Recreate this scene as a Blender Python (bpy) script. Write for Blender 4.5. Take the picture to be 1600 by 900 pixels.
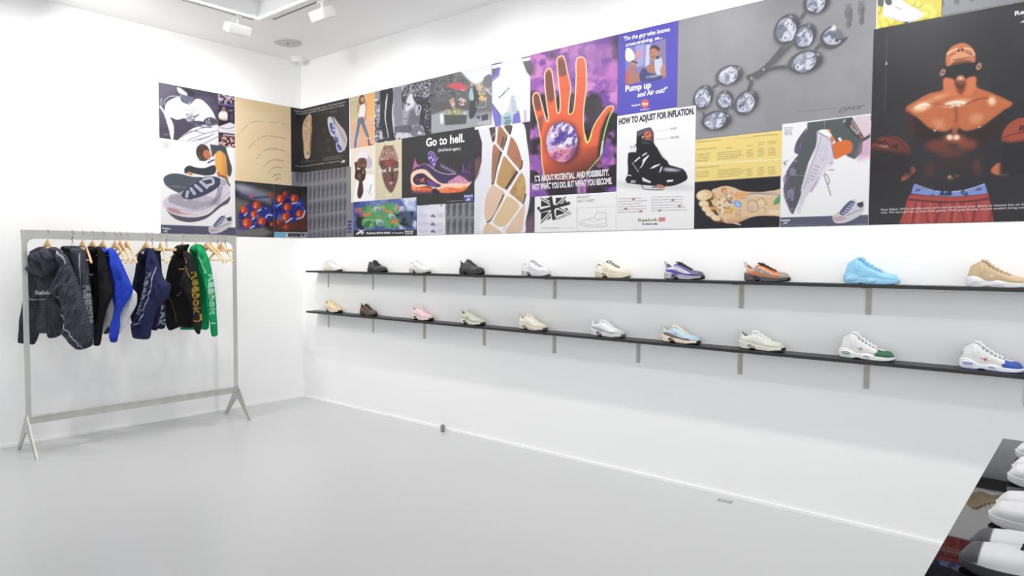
import bpy, bmesh, math, random
import numpy as np
from mathutils import Vector, Matrix, noise as mnoise

for o in list(bpy.data.objects): bpy.data.objects.remove(o)
SC = bpy.context.scene
COL = SC.collection
random.seed(7)

# ------------------------------------------------------------------ camera
FPX, YAW, PITCH, ROLL = 1089.778, 2.2752233, -0.0443783, 0.0052199
CAM = np.array([6.47109, -4.19122, 1.5])
fw = np.array([math.cos(PITCH)*math.cos(YAW), math.cos(PITCH)*math.sin(YAW), math.sin(PITCH)])
r0 = np.cross(fw, [0, 0, 1]); r0 /= np.linalg.norm(r0); u0 = np.cross(r0, fw)
RT = r0*math.cos(ROLL)+u0*math.sin(ROLL)
UP = -r0*math.sin(ROLL)+u0*math.cos(ROLL)
cd = bpy.data.cameras.new('camera'); cam = bpy.data.objects.new('camera', cd); COL.objects.link(cam)
cd.sensor_width = 36; cd.lens = FPX*36/1600; cd.clip_start = .05
M = Matrix.Identity(4)
for i in range(3):
    M[i][0] = RT[i]; M[i][1] = UP[i]; M[i][2] = -fw[i]; M[i][3] = CAM[i]
cam.matrix_world = M
SC.camera = cam

# ------------------------------------------------------------------ light and exposure
SC.view_settings.view_transform = 'Standard'
SC.view_settings.look = 'None'
SC.view_settings.gamma = 1
SC.view_settings.use_curve_mapping = False
SC.view_settings.exposure = -1.18
w = bpy.data.worlds.new('world'); SC.world = w; w.use_nodes = True
w.node_tree.nodes['Background'].inputs[0].default_value = (.93, .96, 1, 1)
w.node_tree.nodes['Background'].inputs[1].default_value = 0.9
H = 3.513                       # ceiling height
ROOM_X, ROOM_Y = 10.0, -8.6

def area(name, loc, target, sx, sy, power, color=(1, 1, 1), spread=180):
    l = bpy.data.lights.new(name, 'AREA'); l.shape = 'RECTANGLE'; l.size = sx; l.size_y = sy
    l.energy = power; l.color = color; l.spread = math.radians(spread)
    o = bpy.data.objects.new(name, l); COL.objects.link(o); o.location = loc
    d = Vector(target)-Vector(loc)
    o.rotation_euler = d.to_track_quat('-Z', 'Y').to_euler()
    return o
FILL_BACK = area('fill_light', (6.0, ROOM_Y+.12, 1.75), (2.5, 0, 2.7), 6.5, 2.8, 190, (.95, .97, 1))  # unseen fill lamp, added to lift the whole room from behind the camera
FILL_SIDE = area('fill_light', (ROOM_X-.12, -4.5, 1.75), (0, -2.2, 2.8), 5.5, 2.8, 175, (.95, .97, 1))  # second unseen fill lamp, added on the right-hand side
# light thrown by the track spots: one lamp under each spot head (heads are built below)
SPOTS = []      # (x, y, aim)
for x in (1.72, 3.0, 4.3, 5.6, 6.9, 8.2): SPOTS.append((x, -.92, 'R'))
for x in (1.9, 3.6, 5.3, 7.0): SPOTS.append((x, -2.12, 'R'))
for y in (-1.17, -2.45, -3.4, -4.6): SPOTS.append((.87, y, 'L'))
SPOTS.append((.87, -2.8, 'C'))  # added spot, out of view, to brighten the upper room corner
SPOT_W = {'R': 21.5, 'R2': 8, 'L': 22, 'C': 26}

# ------------------------------------------------------------------ helpers
def proj(P):
    q = P-CAM; d = q@fw
    return 800+FPX*(q@RT)/d, 450-FPX*(q@UP)/d
def pray(u, v): return fw*FPX+RT*(u-800)-UP*(v-450)
def on_wall(u, v):
    """the traced place (u, v) as (s, z) on the two unfolded walls: s>0 right wall, s<0 left wall"""
    d = pray(u, v); t = -CAM[1]/d[1]; P = CAM+t*d
    if P[0] >= 0: return P[0], P[2]
    t = -CAM[0]/d[0]; P = CAM+t*d
    return P[1], P[2]
def on_y(u, v, y): d = pray(u, v); t = (y-CAM[1])/d[1]; return CAM+t*d
def on_x(u, v, x): d = pray(u, v); t = (x-CAM[0])/d[0]; return CAM+t*d
def on_z(u, v, z): d = pray(u, v); t = (z-CAM[2])/d[2]; return CAM+t*d
def lin(c):
    c = np.asarray(c, float)/255
    return np.where(c <= .04045, c/12.92, ((c+.055)/1.055)**2.4)

MATS = {}
def mat(name, rgb=(200, 200, 200), rough=.6, metal=0., spec=.5, bump=None, attr=False, noise=None, coat=0, emit=None, sheen=0):
    if name in MATS: return MATS[name]
    m = bpy.data.materials.new(name); m.use_nodes = True; MATS[name] = m
    nt = m.node_tree; b = nt.nodes['Principled BSDF']
    c = list(lin(rgb))+[1]
    b.inputs['Base Color'].default_value = c
    b.inputs['Roughness'].default_value = rough; b.inputs['Metallic'].default_value = metal
    b.inputs['Specular IOR Level'].default_value = spec
    if coat: b.inputs['Coat Weight'].default_value = coat; b.inputs['Coat Roughness'].default_value = .1
    if sheen: b.inputs['Sheen Weight'].default_value = sheen
    if attr:
        a = nt.nodes.new('ShaderNodeAttribute'); a.attribute_name = 'Col'
        nt.links.new(a.outputs['Color'], b.inputs['Base Color'])
    tc = nt.nodes.new('ShaderNodeTexCoord')
    if noise:       # (scale, amount, stretch): gentle variation of the thing's own colour
        n = nt.nodes.new('ShaderNodeTexNoise'); n.inputs['Scale'].default_value = noise[0]; n.inputs['Detail'].default_value = 4
        mp = nt.nodes.new('ShaderNodeMapping'); mp.inputs['Scale'].default_value = noise[2] if len(noise) > 2 else (1, 1, 1)
        nt.links.new(tc.outputs['Object'], mp.inputs[0]); nt.links.new(mp.outputs[0], n.inputs['Vector'])
        mx = nt.nodes.new('ShaderNodeMix'); mx.data_type = 'RGBA'; mx.blend_type = 'MIX'
        lo = [x*(1-noise[1]) for x in c[:3]]+[1]; hi = [min(1, x*(1+noise[1])) for x in c[:3]]+[1]
        mx.inputs[6].default_value = lo; mx.inputs[7].default_value = hi
        nt.links.new(n.outputs['Fac'], mx.inputs[0]); nt.links.new(mx.outputs[2], b.inputs['Base Color'])
    if bump:        # (scale, strength, stretch)
        n = nt.nodes.new('ShaderNodeTexNoise'); n.inputs['Scale'].default_value = bump[0]; n.inputs['Detail'].default_value = 3
        mp = nt.nodes.new('ShaderNodeMapping'); mp.inputs['Scale'].default_value = bump[2] if len(bump) > 2 else (1, 1, 1)
        nt.links.new(tc.outputs['Object'], mp.inputs[0]); nt.links.new(mp.outputs[0], n.inputs['Vector'])
        bp = nt.nodes.new('ShaderNodeBump'); bp.inputs['Strength'].default_value = bump[1]; bp.inputs['Distance'].default_value = .002
        nt.links.new(n.outputs['Fac'], bp.inputs['Height']); nt.links.new(bp.outputs[0], b.inputs['Normal'])
    if emit:
        b.inputs['Emission Color'].default_value = c; b.inputs['Emission Strength'].default_value = emit
    return m

def tag(o, label=None, cat=None, group=None, kind=None):
    if label: o['label'] = label
    if cat: o['category'] = cat
    if group: o['group'] = group
    if kind: o['kind'] = kind
    return o
def thing(name, label, cat, loc=(0, 0, 0), rz=0, group=None):
    o = bpy.data.objects.new(name, None); COL.objects.link(o); o.location = loc; o.rotation_euler = (0, 0, rz)
    o.empty_display_size = .05
    return tag(o, label, cat, group)
def link(name, me, m, parent=None, smooth=False):
    if smooth:
        me.polygons.foreach_set('use_smooth', [True]*len(me.polygons))
    o = bpy.data.objects.new(name, me); COL.objects.link(o)
    if m is not None: me.materials.append(m)
    if parent is not None: o.parent = parent
    return o
class MB:
    """collects shapes into one mesh"""
    def __init__(s): s.bm = bmesh.new()
    def box(s, x0, x1, y0, y1, z0, z1, bev=0, rot=None, seg=2):
        r = bmesh.ops.create_cube(s.bm, size=1); vs = r['verts']
        c = Vector(((x0+x1)/2, (y0+y1)/2, (z0+z1)/2)); sc = Vector((x1-x0, y1-y0, z1-z0))
        for v in vs:
            v.co = Vector((v.co.x*sc.x, v.co.y*sc.y, v.co.z*sc.z))
            if rot is not None: v.co = rot @ v.co
            v.co += c
        if bev:
            es = list({e for v in vs for e in v.link_edges})
            bmesh.ops.bevel(s.bm, geom=es, offset=bev, segments=seg, affect='EDGES', profile=.5)
        return s
    def prism(s, pts, a, b, axis='y', bev=0):
        """outline pts (2D) extruded between a and b along axis"""
        def P(p, t):
            if axis == 'y': return (p[0], t, p[1])
            if axis == 'x': return (t, p[0], p[1])
            return (p[0], p[1], t)
        v0 = [s.bm.verts.new(P(p, a)) for p in pts]; v1 = [s.bm.verts.new(P(p, b)) for p in pts]
        n = len(pts); f = [s.bm.faces.new(v0), s.bm.faces.new(v1[::-1])]
        for i in range(n): f.append(s.bm.faces.new((v0[i], v0[(i+1) % n], v1[(i+1) % n], v1[i])))
        bmesh.ops.recalc_face_normals(s.bm, faces=f)
        if bev:
            es = list({e for q in f[:2] for e in q.edges})
            bmesh.ops.bevel(s.bm, geom=es, offset=bev, segments=2, affect='EDGES', profile=.5)
        return s
    def tube(s, pts, rad, n=8, flat=1., cap=True):
        """tube along a polyline; rad one value or one per point; flat squashes it along z"""
        pts = [Vector(p) for p in pts]; rs = rad if hasattr(rad, '__len__') else [rad]*len(pts)
        rings = []; prev = None
        for i, p in enumerate(pts):
            t = (pts[min(i+1, len(pts)-1)]-pts[max(i-1, 0)]).normalized()
            if prev is None:
                a = Vector((0, 0, 1)) if abs(t.z) < .9 else Vector((1, 0, 0))
                nx = t.cross(a).normalized()
            else: nx = (prev-t*prev.dot(t)).normalized()
            prev = nx; ny = t.cross(nx)
            rings.append([s.bm.verts.new(p+nx*math.cos(2*math.pi*k/n)*rs[i]+ny*math.sin(2*math.pi*k/n)*rs[i]*flat) for k in range(n)])
        fs = []
        for a, b in zip(rings, rings[1:]):
            for k in range(n): fs.append(s.bm.faces.new((a[k], a[(k+1) % n], b[(k+1) % n], b[k])))
        if cap: fs.append(s.bm.faces.new(rings[0][::-1])); fs.append(s.bm.faces.new(rings[-1]))
        bmesh.ops.recalc_face_normals(s.bm, faces=fs)
        return s
    def lathe(s, prof, n=32, c=(0, 0, 0), M=None):
        rings = []
        for r, z in prof:
            ring = []
            for k in range(n):
                p = Vector((r*math.cos(2*math.pi*k/n), r*math.sin(2*math.pi*k/n), z))
                if M is not None: p = M @ p
                ring.append(s.bm.verts.new(p+Vector(c)))
            rings.append(ring)
        fs = []
        for a, b in zip(rings, rings[1:]):
            for k in range(n): fs.append(s.bm.faces.new((a[k], a[(k+1) % n], b[(k+1) % n], b[k])))
        fs.append(s.bm.faces.new(rings[0][::-1])); fs.append(s.bm.faces.new(rings[-1]))
        bmesh.ops.recalc_face_normals(s.bm, faces=fs)
        return s
    def build(s, name, m, parent=None, smooth=False):
        me = bpy.data.meshes.new(name); s.bm.to_mesh(me); s.bm.free()
        return link(name, me, m, parent, smooth)

# ------------------------------------------------------------------ painting printed surfaces and fabrics vertex by vertex
def fbm(x, y, sc, oct=3, seed=0):
    x = np.asarray(x, float)/sc; y = np.asarray(y, float)/sc; out = np.zeros(x.shape); amp = .5; tot = 0
    for o in range(oct):
        xi = np.floor(x).astype(np.int64); yi = np.floor(y).astype(np.int64); xf = x-xi; yf = y-yi
        xf = xf*xf*(3-2*xf); yf = yf*yf*(3-2*yf)
        def h(a, b):
            n = (a*374761393+b*668265263+(seed+o)*982451653) & 0x7fffffff
            n = ((n ^ (n >> 13))*1274126177) & 0x7fffffff
            return ((n ^ (n >> 16)) & 0xffff)/65535.
        v = (h(xi, yi)*(1-xf)+h(xi+1, yi)*xf)*(1-yf)+(h(xi, yi+1)*(1-xf)+h(xi+1, yi+1)*xf)*yf
        out += amp*v; tot += amp; amp *= .5; x = x*2+17; y = y*2+31
    return out/tot
def smooth_pts(pts, n=6, closed=True, ten=1.):
    P = np.array(pts, float); m = len(P); out = []
    rng = range(m) if closed else range(m-1)
    for i in rng:
        if closed: p0, p1, p2, p3 = P[i-1], P[i], P[(i+1) % m], P[(i+2) % m]
        else: p0, p1, p2, p3 = P[max(i-1, 0)], P[i], P[i+1], P[min(i+2, m-1)]
        for k in range(n):
            t = k/n; c = .5*((2*p1)+(-p0+p2)*t+(2*p0-5*p1+4*p2-p3)*t*t+(-p0+3*p1-3*p2+p3)*t**3)
            out.append(c*ten+(p1+(p2-p1)*t)*(1-ten))
    if not closed: out.append(P[-1])
    return np.array(out)
def poly_sd(px, py, P):
    """signed distance to polygon, negative inside; also the nearest outline point"""
    inside = np.zeros(px.shape, bool); best = np.full(px.shape, 1e18); nx = np.zeros(px.shape); ny = np.zeros(px.shape)
    n = len(P)
    for i in range(n):
        ax, ay = P[i]; bx, by = P[(i+1) % n]; dx, dy = bx-ax, by-ay; L = dx*dx+dy*dy
        if L < 1e-16: continue
        t = np.clip(((px-ax)*dx+(py-ay)*dy)/L, 0, 1); qx = ax+t*dx; qy = ay+t*dy
        d = (px-qx)**2+(py-qy)**2; m = d < best
        best = np.where(m, d, best); nx = np.where(m, qx, nx); ny = np.where(m, qy, ny)
        c = ((ay > py) != (by > py))
        if dy != 0: inside ^= c & (px < ax+(py-ay)/dy*dx)
    d = np.sqrt(best)
    return np.where(inside, -d, d), nx, ny
class Paint:
    """colours of a set of points laid out by their flat coordinates U, V"""
    def __init__(s, U, V, base=(255, 255, 255)):
        s.U, s.V = U, V; s.C = np.empty(U.shape+(3,)); s.C[:] = base; s.o = (0, 0, 1.); s.f = .6
    def at(s, x, y, k=1.): s.o = (x, y, k); return s         # traced units: origin and scale
    def _p(s, pts):
        P = np.array(pts, float).reshape(-1, 2); return P/s.o[2]+np.array(s.o[:2])
    def _mix(s, idx, a, c):
        s.C[idx] = s.C[idx]*(1-a[..., None])+np.asarray(c, float)*a[..., None]
    def _near(s, P, r):
        return np.nonzero((s.U > P[:, 0].min()-r) & (s.U < P[:, 0].max()+r) & (s.V > P[:, 1].min()-r) & (s.V < P[:, 1].max()+r))
    def poly(s, pts, c, a=1., f=None, sm=0):
        P = s._p(pts); f = s.f if f is None else f/s.o[2]
        if sm: P = smooth_pts(P, sm)
        i = s._near(P, f*2)
        if len(i[0]) == 0: return s
        d = poly_sd(s.U[i], s.V[i], P)[0]
        t = np.clip(.5-d/(2*f), 0, 1); s._mix(i, a*t*t*(3-2*t), c); return s
    def ell(s, x, y, rx, ry, c, rot=0, a=1., f=None):
        P = s._p([(x, y)])[0]; rx /= s.o[2]; ry /= s.o[2]; f = s.f if f is None else f/s.o[2]
        R = max(rx, ry)+2*f; i = s._near(np.array([P-R, P+R]), 0)
        if len(i[0]) == 0: return s
        dx = s.U[i]-P[0]; dy = s.V[i]-P[1]; ca, sa = math.cos(math.radians(rot)), math.sin(math.radians(rot))
        q = np.sqrt(((dx*ca+dy*sa)/rx)**2+((-dx*sa+dy*ca)/ry)**2)
        t = np.clip(.5-(q-1)*min(rx, ry)/(2*f), 0, 1); s._mix(i, a*t*t*(3-2*t), c); return s
    def line(s, pts, w, c, a=1., f=None, sm=0, closed=False):
        P = s._p(pts); w /= s.o[2]; f = s.f if f is None else f/s.o[2]
        if sm: P = smooth_pts(P, sm, closed)
        elif closed: P = np.vstack([P, P[:1]])
        i = s._near(P, w+f*2)
        if len(i[0]) == 0: return s
        px, py = s.U[i], s.V[i]; best = np.full(px.shape, 1e18)
        for k in range(len(P)-1):
            ax, ay = P[k]; dx, dy = P[k+1]-P[k]; L = dx*dx+dy*dy+1e-12
            t = np.clip(((px-ax)*dx+(py-ay)*dy)/L, 0, 1); best = np.minimum(best, (px-ax-t*dx)**2+(py-ay-t*dy)**2)
        d = np.sqrt(best)-w/2; t = np.clip(.5-d/(2*f), 0, 1); s._mix(i, a*t*t*(3-2*t), c); return s
    def blob(s, pts, sc, lo, hi, c, seed=0, a=1., oct=3, stretch=1., sm=0, f=None, ang=0):
        """colour c where fractal noise lies between lo and hi, inside an outline"""
        if pts is None: i = np.nonzero(np.ones(s.U.shape, bool)); m = 1.
        else:
            P = s._p(pts); P = smooth_pts(P, sm) if sm else P; i = s._near(P, 1)
            if len(i[0]) == 0: return s
            ff = s.f if f is None else f/s.o[2]
            m = np.clip(.5-poly_sd(s.U[i], s.V[i], P)[0]/(2*ff), 0, 1)
        ca, sa = math.cos(math.radians(ang)), math.sin(math.radians(ang)); x, y = s.U[i], s.V[i]
        v = fbm((x*ca+y*sa)/stretch, -x*sa+y*ca, sc/s.o[2], oct, seed)
        t = np.clip((v-lo)/(hi-lo), 0, 1); s._mix(i, a*t*t*(3-2*t)*m, c); return s
    def grad(s, p0, p1, c, a0=0., a1=1., pts=None):
        """blend towards c from strength a0 at p0 to a1 at p1"""
        A, B = s._p([p0, p1]); d = B-A; L = d@d
        if pts is None: i = np.nonzero(np.ones(s.U.shape, bool)); m = 1.
        else: P = s._p(pts); i = s._near(P, 1); m = np.clip(.5-poly_sd(s.U[i], s.V[i], P)[0]/(2*s.f), 0, 1)
        t = np.clip(((s.U[i]-A[0])*d[0]+(s.V[i]-A[1])*d[1])/L, 0, 1); s._mix(i, (a0+(a1-a0)*t)*m, c); return s
    def small(s, x0, y0, x1, y1, rows, c, a=.6, w=None, dash=6, seed=3, slope=0.):
        """rows of print too small to read"""
        rnd = random.Random(seed); h = (y1-y0)/max(rows, 1)
        for r in range(rows):
            y = y0+h*(r+.5); x = x0; end = x1-(rnd.random()*.25*(x1-x0))
            while x < end:
                l = dash*(.4+rnd.random()); s.line([(x, y+slope*(x-x0)), (min(x+l, end), y+slope*(min(x+l, end)-x0))], w or h*.45, c, a*(.6+.4*rnd.random())); x += l+dash*.35
        return s
def set_col(me, C, scale=.86):
    a = me.color_attributes.new('Col', 'FLOAT_COLOR', 'POINT')
    L = np.ones((len(me.vertices), 4), np.float32); L[:, :3] = lin(np.clip(C, 0, 255))*scale
    a.data.foreach_set('color', L.ravel())

def text_geo(txt, bold=0., shear=0., space=1.):
    c = bpy.data.curves.new('t', 'FONT'); c.body = txt; c.offset = bold; c.shear = shear; c.space_character = space
    c.resolution_u = 3; c.fill_mode = 'FRONT' if hasattr(c, 'fill_mode') else None
    o = bpy.data.objects.new('t', c); COL.objects.link(o); bpy.context.view_layer.update()
    me = bpy.data.meshes.new_from_object(o.evaluated_get(bpy.context.evaluated_depsgraph_get()))
    co = np.array([v.co[:] for v in me.vertices]); fc = [list(p.vertices) for p in me.polygons]
    bpy.data.objects.remove(o); bpy.data.curves.remove(c); bpy.data.meshes.remove(me)
    x0, x1 = co[:, 0].min(), co[:, 0].max()
    co[:, 0] = (co[:, 0]-x0)/(x1-x0); co[:, 1] = co[:, 1]/.73      # width 1, capitals 1 high
    return co, fc
TG = {}
def text_cached(*k):
    if k not in TG: TG[k] = text_geo(*k)
    return TG[k]
# ------------------------------------------------------------------ the room
def struct(o): o['kind'] = 'structure'; return o
m_wall = mat('white wall paint', (247, 247, 247), .75, spec=.25, bump=(60, .08))
m_ceil = mat('white ceiling paint', (250, 250, 250), .85, spec=.2)
m_floor = mat('pale grey resin floor', (198, 199, 200), .28, spec=.45, noise=(1.2, .03))
m_trim = mat('white gloss trim', (250, 250, 250), .35)
m_slot = mat('dark track slot', (120, 120, 122), .6)
m_led = mat('lit edge strip', (255, 255, 255), .5, emit=26)
struct(MB().box(-.2, ROOM_X+.2, ROOM_Y-.2, .2, -.15, 0).build('floor', m_floor))
struct(MB().box(-.2, 0, ROOM_Y-.2, .2, 0, H+.3).build('wall_left', m_wall))
struct(MB().box(0, ROOM_X, 0, .2, 0, H+.3).build('wall_right', m_wall))
# walls behind the camera, each with an added window opening for the fill lamps
b = MB(); b.box(0, 2.6, ROOM_Y-.2, ROOM_Y, 0, H+.3).box(9.4, ROOM_X, ROOM_Y-.2, ROOM_Y, 0, H+.3).box(2.6, 9.4, ROOM_Y-.2, ROOM_Y, 0, .3).box(2.6, 9.4, ROOM_Y-.2, ROOM_Y, 3.2, H+.3)
struct(b.build('wall_back', m_wall))
b = MB(); b.box(ROOM_X, ROOM_X+.2, -1.6, 0, 0, H+.3).box(ROOM_X, ROOM_X+.2, ROOM_Y, -7.3, 0, H+.3).box(ROOM_X, ROOM_X+.2, -7.3, -1.6, 0, .3).box(ROOM_X, ROOM_X+.2, -7.3, -1.6, 3.2, H+.3)
struct(b.build('wall_front', m_wall))
m_frame = mat('window frame', (60, 60, 62), .4)
for n, (x0, x1, y0, y1) in enumerate(((2.6, 9.4, ROOM_Y-.12, ROOM_Y-.06), (ROOM_X+.06, ROOM_X+.12, -7.3, -1.6))):
    b = MB()
    if n == 0:
        for x in (2.6, 4.84, 7.1, 9.34): b.box(x, x+.06, y0, y1, .3, 3.2)
        b.box(x0, x1, y0, y1, .3, .36).box(x0, x1, y0, y1, 3.14, 3.2)
    else:
        for y in (-7.3, -5.4, -3.5, -1.66): b.box(x0, x1, y, y+.06, .3, 3.2)
        b.box(x0, x1, y0, y1, .3, .36).box(x0, x1, y0, y1, 3.14, 3.2)
    struct(b.build('window_%d' % (n+1), m_frame))  # unseen frames, added around the openings behind the fill lamps
# ceiling with a long rectangular recess; slots of the lamp tracks run round it
TX0, TX1, TY0, TY1 = 1.02, 8.6, -1.07, -1.97
b = MB()
b.box(-.2, TX0, ROOM_Y-.2, .2, H, H+.3).box(TX1, ROOM_X+.2, ROOM_Y-.2, .2, H, H+.3)
b.box(TX0, TX1, TY0, .2, H, H+.3).box(TX0, TX1, ROOM_Y-.2, TY1, H, H+.3).box(TX0, TX1, TY1, TY0, H+.09, H+.3)
struct(b.build('ceiling', m_ceil))
b = MB(); e = .022
b.box(TX0-.05, TX1+.05, TY0, TY0+.05, H-.03, H-.0005).box(TX0-.05, TX1+.05, TY1-.05, TY1, H-.03, H-.0005)
b.box(TX0-.05, TX0, TY1, TY0, H-.03, H-.0005).box(TX1, TX1+.05, TY1, TY0, H-.03, H-.0005)
struct(b.build('trim_1', m_trim))
b = MB()
b.box(TX0, TX1, TY0+.002, TY0+.022, H-.034, H-.0305).box(TX0, TX1, TY1-.022, TY1-.002, H-.034, H-.0305).box(TX0-.022, TX0-.002, TY1-.022, TY0+.022, H-.034, H-.0305)
o = b.build('trim_2', m_led); struct(o)
# the lamp tracks: thin dark slots let into the ceiling
def track(name, x0, x1, y0, y1, label):
    t = thing(name, label, 'lamp track', ((x0+x1)/2, (y0+y1)/2, H))
    cx, cy = (x0+x1)/2, (y0+y1)/2; lx, ly = (x1-x0)/2, (y1-y0)/2
    w = .017
    if lx > ly:
        MB().box(-lx, lx, -w, -w+.006, -.006, -.0004).box(-lx, lx, w-.006, w, -.006, -.0004).build('rail', m_trim, t)
        MB().box(-lx, lx, -w+.006, w-.006, -.003, -.0004).build('slot', m_slot, t)
    else:
        MB().box(-w, -w+.006, -ly, ly, -.006, -.0004).box(w-.006, w, -ly, ly, -.006, -.0004).build('rail', m_trim, t)
        MB().box(-w+.006, w-.006, -ly, ly, -.003, -.0004).build('slot', m_slot, t)
    return t
track('lamp_track', 1.0, 8.6, -.92, -.92, 'thin dark lamp track slot in the ceiling along the right wall')
track('lamp_track', .87, .87, -5.2, -1.02, 'thin dark lamp track slot in the ceiling along the left wall')
track('lamp_track', 1.05, 8.6, -2.12, -2.12, 'lamp track slot on the far side of the ceiling recess')
# skirting: a very thin bright strip where the walls meet the floor
struct(MB().box(.012, ROOM_X, -.012, -.0005, .0005, .022).build('baseboard_right', m_trim))
struct(MB().box(.0005, .012, ROOM_Y, -.0005, .0005, .022).build('baseboard_left', m_trim))

m_lamp = mat('white lamp enamel', (245, 245, 243), .4)
m_lampf = mat('lamp glass', (238, 234, 224), .35)
def spot_head(x, y, aim, i):
    labels = {0: 'white box spotlight on the track near the right wall, at the photo top',
              10: 'white box spotlight on the track over the clothes rack'}
    t = thing('track_spotlight', labels.get(i, 'white box spotlight on the ceiling track outside the frame'), 'spotlight', (x, y, H), 0, 'ceiling spotlights')  # the corner spot among these heads is added for its light
    MB().box(-.05, .05, -.02, .02, -.03, -.0065, .004).build('track_adapter', m_lamp, t)
    MB().tube([(0, 0, -.028), (0, 0, -.075)], .012).build('swivel', m_lamp, t)
    tilt = math.radians(24)
    if aim == 'L': R = Matrix.Rotation(math.radians(90), 3, 'Z') @ Matrix.Rotation(tilt, 3, 'X')
    elif aim == 'C': R = Matrix.Rotation(math.radians(20), 3, 'Z') @ Matrix.Rotation(math.radians(45), 3, 'X')
    else: R = Matrix.Rotation(tilt, 3, 'X')
    c = Vector((0, 0, -.115))
    b = MB(); r = bmesh.ops.create_cube(b.bm, size=1)
    for v in r['verts']: v.co = Vector((v.co.x*.19, v.co.y*.115, v.co.z*.08))
    bmesh.ops.bevel(b.bm, geom=list(b.bm.edges), offset=.004, segments=2, affect='EDGES')
    for v in b.bm.verts: v.co = R @ v.co+c
    b.build('lamp_box', m_lamp, t)
    b = MB(); b.box(-.08, .08, -.045, .045, -.0445, -.0405)
    for v in b.bm.verts: v.co = R @ v.co+c
    b.build('lamp_glass', m_lampf, t)
    d = R @ Vector((0, 0, -1)); p = Vector((x, y, H))+c+R @ Vector((0, 0, -.056))
    if aim == 'C': tgt = (0, 0, 2.5)
    elif aim == 'L': tgt = (0, y, 1.0)
    else: tgt = (x, 0, .8)
    pw = SPOT_W[aim] if aim in 'LC' else (SPOT_W['R'] if y > -1.5 else SPOT_W['R2'])
    area('spot_light', p, p+(Vector(tgt)-p).normalized()*.3+d*(.25 if aim != 'C' else .02), .15, .08, pw, (1, .985, .96), 100 if aim == 'C' else 150)
for i, (x, y, a) in enumerate(SPOTS): spot_head(x, y, a, i)

# flush round ceiling vent, smoke detector, small things low on the wall
m_vent = mat('grey ceiling vent', (205, 205, 206), .6)
m_knob = mat('dull chrome', (150, 150, 150), .35, .8)
P = on_z(449.5, 66, H)
t = thing('ceiling_speaker', 'flat round grey disc set in the ceiling near the corner', 'ceiling disc', (P[0], P[1], H))
MB().lathe([(.125, -.0005), (.125, -.008), (.118, -.012), (.0, -.012)][:3], 48).build('disc', m_vent, t)
MB().lathe([(.01, -.012), (.01, -.018), (.006, -.02)], 16).build('centre_screw', m_knob, t)
t = thing('smoke_detector', 'small round white detector on the ceiling right in the corner', 'smoke detector', (.13, -.125, H))
MB().lathe([(.075, -.0005), (.075, -.012), (.06, -.018), (.058, -.035), (.045, -.042)], 40).build('housing', m_lamp, t)
MB().lathe([(.012, -.042), (.012, -.046), (.008, -.047)], 16).build('sensor_cap', m_vent, t)
P = on_z(691, 674.5, 0)
t = thing('door_stop', 'small round metal door stop on the floor by the right wall', 'door stop', (P[0], -.055, 0))
MB().lathe([(.018, .0005), (.02, .006), (.012, .012), (.012, .03)], 20).build('base', m_knob, t)
Mx = Matrix.Rotation(math.radians(72), 3, 'Y')
MB().lathe([(.022, -.008), (.026, -.004), (.026, .004), (.02, .009)], 24, (0, 0, .036), Mx).build('disc', m_knob, t)
P = on_z(1133, 783, 0)
t = thing('floor_plate', 'small grey metal plate set in the floor beside the right wall', 'floor plate', (P[0], P[1], 0), math.radians(2))
MB().box(-.045, .045, -.022, .022, .0004, .0035, .001).build('plate', mat('floor plate grey', (176, 176, 176), .4, .3), t)
for sx in (-.037, .037): MB().lathe([(.004, .0036), (.004, .0046), (.002, .005)], 12, (sx, 0, 0)).build('screw', mat('screw', (70, 70, 70), .4, .7), t)

# ------------------------------------------------------------------ wall shelves
m_shelf = mat('black stained board', (44, 43, 44), .45, spec=.4, noise=(6, .12, (.3, 8, 8)))
m_brk = mat('raw steel bracket', (186, 183, 176), .45, .25, noise=(20, .12))
SH_SLOPE = .0024
SH = {'upper': 1.3515, 'lower': .9415}
SHX0, SHX1, SHD = .285, 8.3, .15
def shelf_z(which, x): return SH[which]+(x-.3)*SH_SLOPE
for k in ('upper', 'lower'):
    b = MB(); r = b.box(SHX0, SHX1, -SHD, -.0008, -.018, 0, .0012)
    for v in b.bm.verts: v.co.z += (v.co.x-.3)*SH_SLOPE+SH[k]
    tag(b.build('wall_shelf', m_shelf), 'long narrow black wall shelf, the %s of the two, with a row of sneakers' % k, 'shelf')
    for j in range(11):
        x = .462+.7178*j
        z = shelf_z(k, x)-.0195
        if x > 8.2: continue
        name = ['first', 'second', 'third', 'fourth', 'fifth', 'sixth', 'seventh', 'eighth'][j] if j < 8 else 'off frame'
        lab = 'short steel bracket under the %s black shelf, %s from the room corner' % (k, name) if j < 8 else 'short steel bracket under the %s black shelf outside the frame' % k
        t = thing('shelf_bracket', lab, 'bracket', (x, 0, z), 0, 'shelf brackets under the %s shelf' % k)
        hh = .152; bw = .0065 if j < 2 else .014
        MB().box(-bw, bw, -.0065, -.0008, -hh, 0, .0008).build('wall_plate', m_brk, t)
        MB().box(-bw, bw, -.12, -.0066, -.0055, 0, .0008).build('shelf_arm', m_brk, t)
        for zz in (-.05, -.12): MB().lathe([(.005, 0), (.005, .002), (.003, .003)], 12, (0, -.0066, zz), Matrix.Rotation(math.radians(90), 3, 'X')).build('screw', m_brk, t)

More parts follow.
